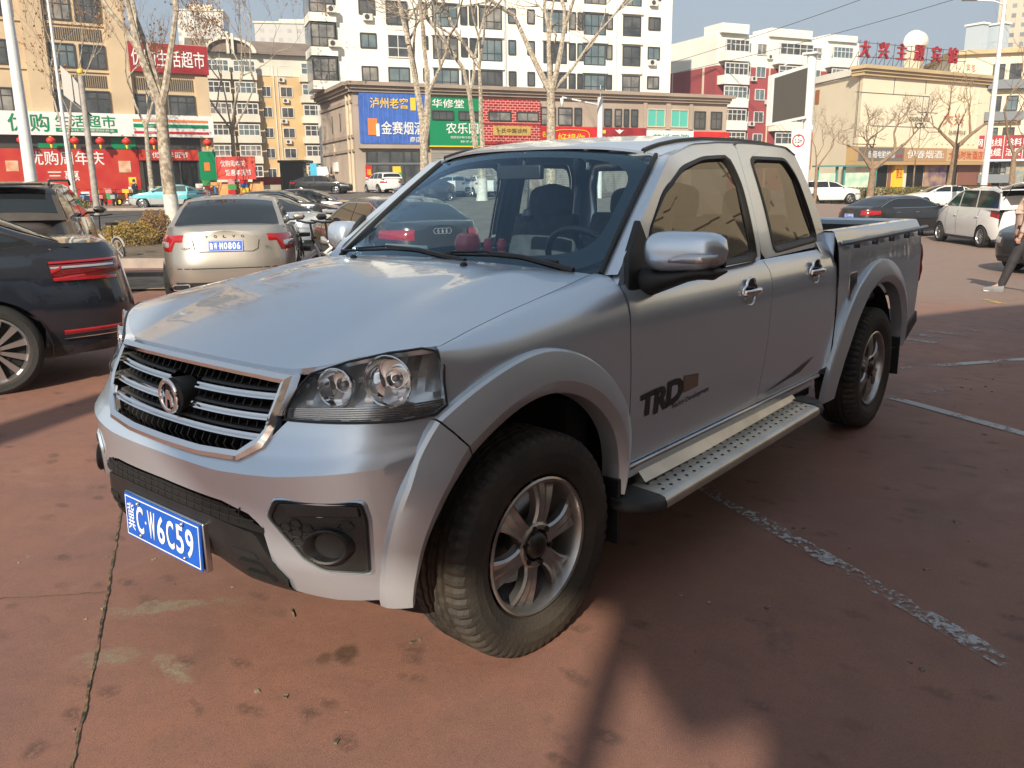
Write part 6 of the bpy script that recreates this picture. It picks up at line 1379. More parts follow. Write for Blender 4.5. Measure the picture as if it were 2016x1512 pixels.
def kerb(name, pts, h=.13, w=.16, lb=None):
    mb = MB(); rows = []
    for u, d in pts: p = ps(u, d); q = ps(u, d+w); rows.append([p, p+Vector((0, 0, h)), q+Vector((0, 0, h)), q])
    mb.grid(rows); o = mb.build(name, KERB, None, smooth=False); o['kind'] = 'structure'
kerb('kerb', [(lerp(-.75, -.36, k/20), 17.8) for k in range(21)], .2); kerb('kerb', [(lerp(-.75, -.34, k/20), 50.2) for k in range(21)], .16); kerb('kerb', [(lerp(-.75, -.36, k/20), 27.3) for k in range(21)], .2); kerb('kerb', [(lerp(-.75, -.37, k/20), 15.7) for k in range(21)], .1)
WP = worn_paint('worn_white_line', (.42, .42, .42), .47, 34); WPD = worn_paint('worn_dense_line', (.42, .42, .42), .36)
def line(a, b, w, m=None, name='road_marking', z=.004, n=40):
    a = Vector((*a, 0)); b = Vector((*b, 0)); d = (b-a).normalized(); s_ = Vector((-d.y, d.x, 0))*w/2; mb = MB()
    mb.grid([[(*(lerp(a, b, k/n)+s_*q).xy, gz(*lerp(a, b, k/n).xy)+z) for q in (-1, 1)] for k in range(n+1)]); struct(mb.build(name, m or WP, None, smooth=False))
line((-.45, 2.68), (-1.66, .545), .085); line((-3.40, 1.98), (-4.25, .28), .085, WPD); line((-6.6, 1.44), (-4.9, .36), .09); line((-4.55, .95), (-4.2, .9), .07)
WPF = worn_paint('faded_line', (.34, .30, .28), .50)
for i in range(7): line((-6.0-i*.32, .2+i*.1), (-6.15-i*.32, -.25+i*.1), .12, WPF)
YP = worn_paint('worn_yellow_line', (.45, .33, .10), .46); line((-10.6, .25), (-11.3, -.1), .12, YP, z=.006); line((-11.5, .15), (-12.0, .3), .12, YP, z=.006); line((-13.5, -1.6), (-13.9, -2.4), .1, z=.01); line((-12.5, -1.8), (-13.0, -3.2), .1, z=.01)
line((-3.6, -7.0), (-2.4, -6.2), .12, WP)
# expansion joint and cracks
def crack(pts, w, m, z=.005, jit=.006, name='paving_crack'):
    mb = MB(); rows = []; P = [Vector((*p, 0)) for p in pts]; off_ = 0
    for i in range(len(P)-1):
        d = (P[i+1]-P[i]).normalized(); s_ = Vector((-d.y, d.x, 0)); n = max(2, int((P[i+1]-P[i]).length/.02))
        for k in range(n):
            c = lerp(P[i], P[i+1], k/n); ww = w*(.5+random.random()); off_ = .6*off_+random.uniform(-jit, jit)*.5; c = c+s_*off_; rows.append([c-s_*ww/2+Vector((0, 0, z)), c+s_*ww/2+Vector((0, 0, z))])
    mb.grid(rows); struct(mb.build(name, m, None, smooth=False))
CRK = mat('crack_dirt', (.025, .022, .018), .95, col2=(.20, .15, .08), vscale=30)
crack([(1.50, .78), (1.194, .22), (.92, -.25), (.656, -.717), (.25, -1.446), (-.6, -3.1)], .0065, CRK, jit=.004); crack([(.69, -.66), (.80, -.75), (.95, -.90), (1.35, -1.25)], .006, mat('crack_pale', (.22, .16, .10), .95, col2=(.10, .06, .045), vscale=25), jit=.008)
mb = MB(); R5 = random.Random(4)
for _ in range(170):
    x = R5.uniform(-6, 1.6); y = R5.uniform(-3, 3.2) if x > 0 else R5.uniform(1.0, 3.5); s_ = R5.uniform(.003, .009); a = R5.uniform(0, 3.1); l_ = R5.choice([1, 1, 1, 2.5]); mb.box((x, y, gz(x, y)+s_*.3), (s_*2*l_, s_*1.4, s_*.6), rz=a)
mb.box((.36, .02, .006), (.055, .004, .005), rz=1.1)
mb.build('grit', mat('grit', (.06, .045, .035), .9, col2=(.35, .28, .2), vscale=40), None, smooth=False)['kind'] = 'stuff'
def blob(name, cx, cy, rx, ry, rot, m, z, n=48, amp=.3, seed=1):
    r_ = random.Random(seed); ph = [r_.uniform(0, 6.28) for _ in range(6)]; mb = MB(); pts = []
    for k in range(n):
        a = 2*pi*k/n; q = 1+amp*sum(sin(a*(j+2)+ph[j])/(j+1.5) for j in range(6)); x = rx*q*cos(a); y = ry*q*sin(a); pts.append((cx+x*cos(rot)-y*sin(rot), cy+x*sin(rot)+y*cos(rot), z))
    mb.add(pts, [tuple(range(n))]); struct(mb.build(name, m, None, smooth=False))
CEM = worn_paint('cement_smear', (.24, .21, .15), .24, 9); OIL = worn_paint('oil_stain', (.07, .035, .02), .20, 12)
# ------------------------------------------------ trees
BARK = mat('plane_bark', (.22, .17, .12), .85, col2=(.52, .46, .37), vscale=9, bump=.8, bscale=25); BARKD = mat('brown_bark', (.20, .135, .085), .9, col2=(.30, .21, .14), vscale=8, bump=.5, bscale=30)
TWIG = mat('twig', (.22, .16, .11), .9); WASH = mat('whitewash', (.62, .60, .55), .8, var=.15, vscale=9); LEAFD = mat('dry_leaf', (.26, .12, .04), .8)
def tree(lb, x, y, h, r, forks, seed, bark=None, wash=1.2, leaves=0, lean=(0, 0), depth=5, spread=.55, crownm=None, z=None, group='bare street trees', up=.25):
    """trunk to its first fork, then limbs that split again and again; forks = list of (azimuth, tilt, length, radius)"""
    R = random.Random(seed); bark = bark or BARK; z0 = gz(x, y)-.05 if z is None else z; T = thing('bare_tree', lb, 'tree', (x, y, z0), 0, group)
    mb = MB(); n = 8; pts = []; rad = []; 
    for k in range(n+1):
        t = k/n; pts.append(Vector((lean[0]*t+.03*sin(5*t+seed), lean[1]*t+.03*cos(4*t+seed), h*t))); rad.append(r*(1-.28*t)*(1.15 if k == 0 else 1))
    mb.tube(pts, rad, 10); mb.build('trunk', bark, T)
    if wash:
        k = [i for i in range(n+1) if pts[i].z <= wash+.3] or [0, 1]; mb = MB(); m_ = max(2, len(k)); mb.tube(pts[:m_], [q+.012 for q in rad[:m_]], 10); mb.build('whitewash_band', WASH, T)
    top = pts[-1]; cr = MB(); tw = MB(); lf = MB()
    def branch(p, d, L, r0, lev):
        k = 4 if lev < 2 else 3; P = [p]; q = p; dd = d.copy()
        for i in range(k):
            dd = (dd+Vector((R.uniform(-1, 1), R.uniform(-1, 1), R.uniform(-.6, 1)+up*1.2))*(.13+.05*lev)).normalized(); q = q+dd*L/k; P.append(q)
        (cr if r0 > .016 else tw).tube(P, [r0*(1-.5*i/k) for i in range(k+1)], 6 if lev < 2 else (4 if lev < 3 else 3), caps=False)
        if leaves and lev >= depth-2:
            for _ in range(leaves):
                if R.random() < .5:
                    c = R.choice(P)+Vector((R.uniform(-.1, .1), R.uniform(-.1, .1), R.uniform(-.12, .05))); a = R.uniform(0, 6); s_ = R.uniform(.035, .06); u_ = Vector((cos(a), sin(a), R.uniform(-.5, .5)))*s_; v_ = Vector((-sin(a)*.3, cos(a)*.3, 1))*s_
                    lf.add([c-u_-v_, c+u_-v_, c+u_+v_, c-u_+v_], [(0, 1, 2, 3)])
        if lev >= depth: return
        nb = 2 if lev < 1 else R.choice([2, 3])
        for _ in range(nb+ (1 if lev >= depth-2 else 0)):
            i = R.choice([k, k, k-1, k-2]) if _ else k; ax = Vector((R.uniform(-1, 1), R.uniform(-1, 1), R.uniform(-1, 1))).normalized(); nd = (Matrix.Rotation(R.uniform(.3, spread+.25), 3, dd.cross(ax).normalized()) @ dd).normalized()
            branch(P[max(1, i)], nd, L*R.uniform(.6, .85), r0*R.uniform(.5, .66), lev+1)
    for az, tl, L, rr in forks:
        a = radians(az); t_ = radians(tl); branch(top-Vector((0, 0, .1)), Vector((cos(a)*sin(t_), sin(a)*sin(t_), cos(t_))), L, rr, 0)
    c = cr.build('limbs', crownm or bark, T)
    if tw.v: tw.build('twigs', TWIG, T)
    if lf.v: lf.build('dry_leaves', LEAFD, T, smooth=False)
    return T
RA = math.degrees(YAW)-90      # azimuth of image right
def at(u, d): p = ps((u-1008)/1661.5, d); return p.x, p.y
x, y = TREEPOS['main']; tree('large plane tree with whitewashed trunk forking into pale limbs beside the teal taxi', x, y, 4.0, .21, [(RA+180, 19, 3.0, .13), (RA+170, 6, 3.2, .10), (RA, 27, 2.6, .12)], 5, leaves=1, depth=5, wash=1.25, up=.5)
TL = [('pinkish slim tree between the thin lamp post and the panel pole', 'thin1', 4.2, .14, [(RA+180, 20, 3, .08), (RA, 15, 3.2, .08), (RA+60, 25, 2.5, .06)], 11, 1),
 ('slim tree just left of the large plane tree', 'thin2', 5.0, .17, [(RA+180, 25, 3, .08), (RA+20, 18, 3.2, .09), (RA+90, 30, 2.5, .07)], 12, 1),
 ('tree with many thin upright branches before the yellow flats', 'L2', 5.2, .20, [(RA+180, 38, 4.2, .10), (RA, 35, 4.2, .10), (RA+90, 12, 5, .10), (RA+200, 15, 5, .08), (RA-40, 22, 4.5, .08)], 13, 2),
 ('forked pale tree in front of the blue liquor sign', 'mid1', 3.6, .26, [(RA+180, 8, 5.5, .20), (RA, 9, 5.5, .20)], 14, 0),
 ('twin stemmed tree in front of the green seed shop sign', 'mid2', 1.9, .28, [(RA+180, 6, 6, .17), (RA, 10, 6, .15)], 15, 0),
 ('pale tree with a wide crown in front of the white apartment tower', 'mid3', 6.6, .28, [(RA+180, 30, 5, .17), (RA+150, 10, 5, .14), (RA, 25, 5, .16), (RA+20, 48, 4, .10), (RA+90, 30, 4, .1)], 16, 0)]
for lb, k, h, r, fk, sd, lv in TL: x, y = TREEPOS[k]; tree(lb, x, y, h, r*(1.25 if 'mid' in k else 1), [(a_, b_, c_, d_*(1.25 if 'mid' in k else 1)) for a_, b_, c_, d_ in fk], sd, leaves=lv, depth=6 if k in ('L2', 'mid3') else 5, up=.4 if k != 'mid3' else .15, wash=1.2)
TR = [('pruned brown tree with a twiggy crown in front of the blank cream wall', 'R1', 2.6, .28, [(RA+180, 45, 1.5, .18), (RA, 50, 2.4, .18), (RA+90, 20, 1.5, .1)], 21),
 ('leaning brown tree forking in front of the orange hotel sign', 'R2', 4.0, .26, [(RA+180, 38, 1.8, .14), (RA, 45, 2.2, .15), (RA+90, 10, 1.4, .08)], 22),
 ('small bare tree beside the height limit sign', 'R3', 2.6, .13, [(RA+180, 12, 1.5, .06), (RA, 30, 1.6, .07)], 23),
 ('brown tree at the right edge before the dark red boards', 'R4', 3.4, .2, [(RA, 40, 3, .12), (RA+180, 20, 3, .1)], 24),
 ('thin staked sapling between the two brown trees', 'R5', 3.4, .07, [(RA, 20, 1.6, .03), (RA+180, 20, 1.8, .03)], 25)]
for lb, k, h, r, fk, sd in TR: x, y = TREEPOS[k]; tree(lb, x, y, h, r, fk, sd, bark=BARKD, wash=.5 if k != 'R3' else 0, depth=6 if k == 'R1' else 5, up=.05, lean=(.0, .25) if k == 'R2' else (0, 0), spread=.75)
# shrubs and hedge
def shrub(lb, x, y, rx, h, m, seed, n=2600, s=.035, name='shrub', ry=None, rz=0, group=None, cat='shrub', box=False, zoff=.1):
    R = random.Random(seed); T = thing(name, lb, cat, (x, y, gz(x, y)+zoff), rz, group); mb = MB(); ry = ry or rx
    for _ in range(n):
        if box: c = Vector((R.uniform(-rx, rx), R.uniform(-ry, ry), R.uniform(.05, h)*(1+.06*sin(3*R.random()))))
        else:
            a = R.uniform(0, 2*pi); q = R.random()**.35; v = R.random()**.7; c = Vector((rx*q*cos(a)*(.55+.6*sin(pi*min(1, v*.9+.1))), ry*q*sin(a)*(.55+.6*sin(pi*min(1, v*.9+.1))), h*v*(1+.12*sin(a*5+seed))))
        a = R.uniform(0, 6.28); e = R.uniform(-1, 1); u_ = Vector((cos(a), sin(a), e)).normalized()*s*R.uniform(.6, 1.3); v_ = Vector((-sin(a)*e, cos(a)*e, 1)).normalized()*s*R.uniform(.5, 1)
        mb.add([c-u_, c-v_*.6, c+u_, c+v_*.6], [(0, 1, 2, 3)])
    mb.build('foliage', m, T, smooth=False); st = MB()
    for k in range(10): a = R.uniform(0, 6.28); q = R.uniform(.3, .8); st.tube([(0 if not box else rx*(k/5-1), 0, -.1), (rx*q*cos(a)*.5 if not box else rx*(k/5-1), ry*q*sin(a)*.5, h*.5), (rx*q*cos(a) if not box else rx*(k/5-1)+.1, ry*q*sin(a)*.9, h*.9)], [.018, .012, .006], 4)
    st.build('stems', TWIG, T); return T
SHB = mat('shrub_russet', (.22, .12, .05), .8, col2=(.30, .19, .07), vscale=6); SHY = mat('shrub_olive', (.20, .15, .045), .8, col2=(.36, .23, .05), vscale=7); HDG = mat('hedge_leaf', (.10, .095, .03), .8, col2=(.20, .17, .05), vscale=3)
shrub('low olive yellow shrub between the brown SUV and the russet bush', *SHPOS[0], .62, .62, SHY, 3); shrub('rounded russet shrub left of the whitewashed tree', *SHPOS[1], .46, .85, SHB, 4); shrub('small yellow shrub beside the scooter handlebar', *SHPOS[2], .5, .5, SHY, 5, 1400)
shrub('dry bush at the foot of the thin lamp post', *at(172, 47.2), .7, .7, SHB, 6, 900, .07); shrub('dry bush behind the teal taxi', *at(412, 54), .9, .9, SHB, 7, 900, .07)
hx, hy = at(1745, 63.5); shrub('long clipped green hedge behind the black sedan on the right', hx, hy, 6.6, 1.25, HDG, 8, 14000, .075, 'hedge', 1.0, math.radians(RA), cat='hedge', box=True, zoff=-.05)
# ------------------------------------------------ poles and lamps
LW = mat('lamp_white', (.68, .70, .70), .4, var=.05); GRY = mat('pole_grey', (.34, .31, .28), .6, var=.2, vscale=5)
def pole(name, lb, xy, h, r0, r1, m, cat='lamp post', z=None):
    z0 = gz(*xy)-.1 if z is None else z; T = thing(name, lb, cat, (*xy, z0)); mb = MB(); mb.tube([(0, 0, 0), (0, 0, h)], [r0, r1], 14); mb.build('pole', m, T); return T
T = pole('lamp_post', 'thick white tapering lamp post in front of the red supermarket banner', at(94, 38), 12.5, .27, .17, LW); mb = MB(); mb.box((0, 0, .2), (.5, .5, .25)); mb.build('base_plate', LW, T, bevel=.02)
T = pole('lamp_post', 'thin white street lamp right of the thick white post', at(170, 48), 11.2, .12, .06, LW); mb = MB(); rx_ = -rt; mb.tube([Vector((0, 0, 11.1))+rx_*a+Vector((0, 0, b)) for a, b in ((0, 0), (.3, .6), (1.0, 1.1))], .04, 6); mb.build('lamp_arm', LW, T)
T = pole('sign_pole', 'square grey pole with a slatted grey side panel and a yellow ball on top', at(213, 44), 6.9, .17, .13, GRY, 'pole'); mb = MB(); mb.lathe([(.0001, -.14), (.12, -.08), (.14, 0), (.12, .08), (.0001, .14)], (0, 0, 7.1), 'Z', 12); mb.build('yellow_ball', YEL, T)
mb = MB(); u_ = -rt
mb.add([u_*.15+Vector((0, 0, 6.6)), u_*.95+Vector((0, 0, 7.4)), u_*.95+Vector((0, 0, 6.0)), u_*.15+Vector((0, 0, 5.3))], [(0, 1, 2, 3)]); mb.build('side_panel', mat('panel_grey', (.45, .43, .40), .5), T, smooth=False, solid=.05)
mb = MB()
for a, b in ((.15, 6.6), (.45, 6.9)): mb.tube([u_*a+Vector((0, 0, b)), u_*a+Vector((0, 0, b-1.3))], .03, 4)
mb.tube([u_*-.3+Vector((0, 0, 5.0)), u_*.5+Vector((0, 0, 5.7))], .05, 4); mb.tube([u_*-.1+Vector((0, 0, 6.2)), u_*.3+Vector((0, 0, 6.8))], .05, 4); mb.build('panel_frame', FRD, T)
T = pole('street_lamp', 'tall white street lamp on the right with a long arm reaching left', at(1918, 50), 12.0, .20, .09, LW); mb = MB(); mb.tube([Vector((0, 0, 11.3)), -rt*.6+Vector((0, 0, 11.5)), -rt*1.7+Vector((0, 0, 11.55))], [.05, .045, .04], 6); mb.build('lamp_arm', LW, T); mb = MB(); mb.box(-rt*1.95+Vector((0, 0, 11.58)), (.75, .28, .09), rz=radians(RA)); mb.build('lamp_head', mat('lamp_grey', (.25, .26, .27), .4), T, bevel=.02)
T = pole('screen_post', 'white column carrying a large dark display screen', at(1572, 57), 9.6, .30, .30, LW, 'display'); o_ = Vector((0, 0, 0)); dz = Vector((0, 0, 1)); ux = (rt*.72+Vector((cos(YAW), sin(YAW), 0))*-.10)
# screen panel left of the column
fwd2 = Vector((cos(YAW), sin(YAW), 0)); su = (-rt*.90-fwd2*.42).normalized()
def scr(a, z, o=0): n2 = Vector((su.y, -su.x, 0)); n2 = n2 if n2.dot(fwd2) < 0 else -n2; return su*a+dz*z+n2*o
mb = MB(); mb.prism([(.35, 5.65), (3.35, 5.15), (3.35, 8.15), (.35, 8.95)], lambda a, z: scr(a, z, .25), lambda a, z: scr(a, z, -.15)); q = mb.build('screen_case', LW, T, smooth=False); mb = MB(); mb.add([scr(a, z, .262) for a, z in ((.55, 5.80), (3.2, 5.33), (3.2, 7.98), (.55, 8.72))], [(0, 1, 2, 3)]); mb.build('screen', mat('screen_dark', (.085, .075, .06), .35), q, smooth=False)
mb = MB(); mb.box((0, 0, 9.6), (.95, .95, .12)); mb.tube([dz*9.6, -rt*.5+dz*9.5, -rt*1.8+dz*8.9], .03, 5); mb.tube([dz*5.6, rt*-.0+su*.5+dz*5.6], .08, 6); mb.box(dz*5.1+rt*.25, (.3, .3, .3)); mb.build('bracket', LW, T, smooth=False)
T = pole('lamp_post', 'white lamp post with a level arm and hanging camera before the white flats', at(1180, 60), 6.8, .19, .19, LW); mb = MB(); mb.tube([dz*6.3, -rt*2.6+dz*6.85], .06, 6); mb.tube([dz*6.8, dz*7.6], .02, 4); mb.build('lamp_arm', LW, T); mb = MB(); mb.tube([-rt*2.6+dz*6.8, -rt*2.6+dz*6.2], [.12, .08], 8); mb.build('camera', LW, T)
# height limit sign
hp = Vector((*at(1556, 52), 0)); hp.z = gz(hp.x, hp.y); T = thing('height_sign', 'white height limit board reading 3.2 in a red circle', 'sign', hp); sd_ = -fwd2
def hs(a, z, o=0): return rt*a+dz*z+sd_*o
mb = MB(); mb.prism([(-.42, 2.4), (.42, 2.4), (.42, 4.65), (-.42, 4.65)], lambda a, z: hs(a, z, .04), lambda a, z: hs(a, z, -.02)); mb.build('sign_board', WSG, T, smooth=False)
mb = MB(); mb.grid([[hs(r*cos(2*pi*k/40), 4.0+r*sin(2*pi*k/40), .05) for k in range(40)] for r in (.30, .375)], closed=True); mb.add([hs(a*.08, 4.0+b*.33, .055) for a, b in ((-1.4, 1), (1.4, 1), (0, .62))], [(0, 1, 2)]); mb.add([hs(a*.08, 4.0-b*.33, .055) for a, b in ((-1.4, 1), (1.4, 1), (0, .62))], [(0, 1, 2)]); mb.build('red_ring', REDS, T, smooth=False)
mb = MB(); put_text(mb, '3.2m', hs(-.21, 3.88, .06), rt, dz, .42, .24, .01); mb.build('lettering', DARK, T, smooth=False); mb = MB(); mb.tube([hs(0, -.2, 0), hs(0, 2.4, 0)], .05, 8); mb.build('pole', LW, T)
# overhead wires
for i, (a, b, za, zb_) in enumerate((((1270, 120), (2100, 70), 16, 21.5), ((1300, 118), (2120, 75), 15.0, 19.5))):
    A = Vector((*at(*a), za)); B = Vector((*at(*b), zb_)); mb = MB(); mb.tube([lerp(A, B, k/20)-dz*sin(pi*k/20)*.6 for k in range(21)], .035, 4); tag(mb.build('overhead_wire', FRD, None), ['lower', 'upper'][1-i]+' dark wire crossing the sky above the karaoke roof', 'wire', 'overhead wires')
# shelter and notice boards
sx, sy = at(1650, 72); T = thing('notice_shelter', 'teal framed notice shelter with posters under the blank cream wall', 'shelter', (sx, sy, gz(sx, sy)), radians(RA)); TEAL = mat('teal_frame', (.06, .24, .22), .4)
for a0, a1 in ((-2.2, -.8), (.0, 2.4)):
    mb = MB(); mb.box(((a0+a1)/2, 0, 1.35), (a1-a0, .12, 1.7)); o = mb.build('poster', mat('poster_cream', (.58, .60, .50), .5, col2=(.30, .50, .38), vscale=1.6), T, smooth=False)
    mb = MB(); mb.box(((a0+a1)/2, -.08, .62), (a1-a0-.1, .05, .22)); mb.build('poster_band', REDD2, T, smooth=False)
for a in (-2.3, -.7, -.1, 2.5):
    mb = MB(); mb.box((a, 0, 1.3), (.14, .3, 2.8)); mb.build('post', TEAL, T, smooth=False)
mb = MB(); mb.box((.1, 0, 2.75), (5.4, 1.1, .12)); mb.box((.1, 0, .3), (5.0, .2, .25)); mb.build('shelter_roof', TEAL, T, smooth=False)
# kiosk, stall banners, coolers by the alley
kx, ky = at(606, 88); T = thing('kiosk', 'dark gate kiosk at the foot of the yellow flats', 'kiosk', (kx, ky, gz(kx, ky)), radians(RA)); mb = MB(); mb.box((0, -1, 2.9), (2.9, 3, .25)); mb.build('kiosk_roof', FRD, T, bevel=.08)
for a in (-1.3, -.5, .5, 1.3):
    mb = MB(); mb.box((a, .3, 1.4), (.1, .1, 2.8)); mb.build('post', FRD, T, smooth=False)
mb = MB(); mb.box((0, -2.2, 1.4), (2.6, .1, 2.7)); mb.build('kiosk_wall', FRD, T, smooth=False)
kx, ky = at(655, 80); T = thing('drinks_machine', 'white and blue machine beside the corner of the tan shops', 'machine', (kx, ky, gz(kx, ky)), radians(RA)); mb = MB(); mb.box((0, 0, 1.1), (1.2, .8, 2.2)); mb.build('cabinet', WSG, T, bevel=.03); mb = MB(); mb.box((-.9, 0, 1.3), (.6, .8, 2.4)); mb.build('side_panel', mat('cyan_panel', (.05, .40, .62), .4), T, bevel=.03)
bx_, by_ = at(487, 64.5); T = thing('banner', 'red new year banner on a stand right of the supermarket', 'banner', (bx_, by_, gz(bx_, by_)), radians(RA)); mb = MB(); mb.box((0, 0, 2.3), (2.9, .08, 1.65)); q = mb.build('banner_cloth', BANR, T, smooth=False)
mb = MB(); put_text(mb, '优购周年庆', (-1.1, -.06, 2.4), (1, 0, 0), dz, 1.8, .45, .0); put_text(mb, '钜惠年货节', (-.8, -.06, 1.75), (1, 0, 0), dz, 1.9, .45, .0); mb.build('lettering', WSG, T, smooth=False)
mb = MB(); mb.box((-.3, .5, .7), (4.2, .06, 1.2)); mb.build('stall_front', mat('stall_orange', (.55, .28, .10), .6, var=.2), T, smooth=False)
bx_, by_ = at(545, 80); T = thing('barrier', 'dark red barrier board across the alley before the yellow flats', 'barrier', (bx_, by_, gz(bx_, by_)), radians(RA)); mb = MB(); mb.box((0, 0, 1.2), (2.6, .1, .7)); mb.build('board', REDD2, T, smooth=False)
for a in (-1.3, 1.3):
    mb = MB(); mb.box((a, 0, .9), (.12, .12, 2.0)); mb.build('post', FRD, T, smooth=False)
# ------------------------------------------------ bicycles and scooters
def torus(mb, c, R, r, n=24, ax='Y', k=6): mb.tube([Vector(c)+Vector((R*cos(2*pi*i/n), 0, R*sin(2*pi*i/n))) for i in range(n)], r, k, closed=True)
WBK = mat('bike_white', (.72, .73, .74), .35)
def bike(lb, x, y, rz, frame=WBK, R_=.26, group='folding bicycles'):
    T = thing('bicycle', lb, 'bicycle', (x, y, gz(x, y)), rz, group)
    for xx in (-.42, .42):
        mb = MB(); torus(mb, (xx, 0, R_), R_-.02, .022); w_ = mb.build('bike_wheel', TYREB, T)
        mb = MB()
        for k in range(5): a = 2*pi*k/5; mb.tube([(xx, 0, R_), (xx+(R_-.03)*cos(a), 0, R_+(R_-.03)*sin(a))], .014, 4)
        torus(mb, (xx, 0, R_), R_-.045, .014); mb.tube([(xx+(R_+.03)*cos(a), 0, R_+(R_+.03)*sin(a)) for a in [pi*(.1+.8*i/10) for i in range(11)]], .022, 5); mb.build('spokes', frame, w_)
    mb = MB(); mb.tube([(.42, -.05, R_), (.37, -.05, .58), (.33, 0, .70)], .024, 8); mb.tube([(.42, .05, R_), (.37, .05, .58)], .024, 8); mb.tube([(.35, 0, .60), (-.1, 0, .34), (-.42, 0, R_)], .026, 8); mb.tube([(-.12, 0, .30), (-.2, 0, .55)], .022, 8); mb.build('frame', frame, T)
    mb = MB(); mb.tube([(.33, 0, .68), (.28, 0, 1.02)], .018, 8); mb.tube([(.22, -.28, 1.06), (.28, -.1, 1.03), (.28, .1, 1.03), (.22, .28, 1.06)], .016, 8); mb.build('handlebar', BLK, T)
    mb = MB(); mb.tube([(-.2, 0, .52), (-.24, 0, .82)], .016, 8); mb.box((-.24, 0, .86), (.27, .16, .06)); mb.build('saddle', BLK, T, bevel=.02)
    mb = MB(); mb.lathe([(.0001, -.02), (.08, -.015), (.08, .015), (.0001, .02)], (-.1, 0, .30), 'Y', 16); mb.tube([(-.1, -.12, .2), (-.1, .12, .40)], .012, 5); mb.build('chainset', frame, T)
bike('white folding bicycle next to the champagne sedan', *BKPOS[0], YAW-.75); bike('white folding bicycle on the side nearer the dark sedan', *BKPOS[1], YAW-.65)
bike('dark electric bicycle with a pale stem between the brown SUV and the olive shrub', *BKPOS[2], YAW+.9, GRY, .27, 'electric bicycles')
SCC = [mat('scooter_'+n, c, .35) for n, c in (('black', (.03, .03, .03)), ('white', (.6, .6, .6)), ('blue', (.05, .2, .5)), ('red', (.45, .04, .04)), ('grey', (.25, .25, .26)), ('brown', (.25, .12, .06)))]
def scooter(lb, x, y, rz, m):
    T = thing('scooter', lb, 'scooter', (x, y, gz(x, y)+.12), rz, 'scooters outside the supermarket')
    for xx in (-.55, .55):
        mb = MB(); torus(mb, (xx, 0, .24), .19, .05, 16); mb.build('scooter_wheel', TYREB, T)
    mb = MB(); mb.tube([(.55, 0, .24), (.45, 0, .6), (.38, 0, 1.0)], [.05, .09, .05], 8); mb.box((0, 0, .30), (.55, .26, .08)); mb.prism([(-.75, .45), (-.1, .35), (-.15, .68), (-.7, .72)], lambda a, z: (a, .14, z), lambda a, z: (a, -.14, z)); mb.build('scooter_body', m, T, bevel=.03)
    mb = MB(); mb.box((-.42, 0, .76), (.62, .26, .08)); mb.build('saddle', BLK, T, bevel=.03)
    mb = MB(); mb.tube([(.30, -.32, 1.08), (.38, 0, 1.02), (.30, .32, 1.08)], .018, 6); mb.build('handlebar', BLK, T)
R2 = random.Random(3)
for i, (u, d) in enumerate(((140, 56), (172, 57), (200, 56), (228, 57), (250, 56), (272, 57), (296, 57), (425, 60), (437, 61))):
    cn = ['black', 'white', 'blue', 'red', 'grey', 'brown'][i % 6]; pl_ = ['behind the thin sapling', 'beside the thin lamp post', 'left of the panel pole', 'right of the panel pole', 'under the fifth lantern', 'left of the entrance', 'nearest the slim tree', 'covered and parked right of the plane tree', 'outermost, parked right of the plane tree'][i]
    scooter('%s scooter %s outside the supermarket' % (cn, pl_), *at(u, d), R2.uniform(3.2, 4.6), SCC[i % 6])
# goods stacked outside
R3 = random.Random(8); GM = [REDS, YEL, WSG, mat('goods_green', (.05, .30, .08), .5), BLUES, ORG, mat('goods_pink', (.6, .25, .25), .5)]
for i in range(13):
    a = [6.3, 6.9, 7.5, 8.0, 8.6, 9.4, 10.0, 12.5, 13.1, 5.6, 4.9, 14.8, 15.6][i]; h = R3.uniform(.7, 1.5); b = S.p(a, 0, 1.6+R3.random()); mi = i % 7; cn = ['red', 'yellow', 'white', 'green', 'blue', 'orange', 'pink'][mi]; nxt = ['scooters', 'fifth lantern', 'banner edge', 'entrance', 'entrance door', 'slim tree', 'plane tree', 'green curtain', 'orange stall', 'panel pole', 'lamp post', 'red banner stand', 'far red banner stand'][i]
    T = thing('goods_stack', '%s stack of boxed goods near the %s' % (cn, nxt), 'boxes', (b.x, b.y, gz(b.x, b.y)+.12), S.rz+R3.uniform(-.2, .2), 'goods stacked outside the supermarket'); zz = 0; k = 0
    while zz < h:
        hh_ = R3.uniform(.25, .4); mb = MB(); mb.box((R3.uniform(-.04, .04), 0, zz+hh_/2), (R3.uniform(.4, .55), .4, hh_-.01)); mb.build('box', GM[(mi+k*3) % 7], T, smooth=False, bevel=.01); zz += hh_; k += 1
for i in range(9):
    a = [7.0, 8.2, 9.5, 10.4, 11.2, 5.8, 12.6, 3.4, 14][i]; h = R3.uniform(.4, .9); b = K_.p(a, 0, 1.2+R3.random()*.8); mi = (i*2) % 7; cn = ['red', 'yellow', 'white', 'green', 'blue', 'orange', 'pink'][mi]
    T = thing('goods_stack', '%s goods piled outside the karaoke building shops, %s' % (cn, ['by the dark doorway', 'under the tan board', 'left of the patterned panel', 'before the patterned panel', 'right of the patterned panel', 'by the yellow light box', 'by the orange sign', 'under the grey board', 'by the brown panel'][i]), 'boxes', (b.x, b.y, gz(b.x, b.y)), K_.rz, 'goods outside the karaoke building shops')
    for k in range(3): mb = MB(); mb.box(((k-1)*.5, 0, h/2*(1-.2*k)), (.45, .5, h*(1-.2*k))); mb.build('box', GM[(mi+k) % 7], T, smooth=False, bevel=.02)
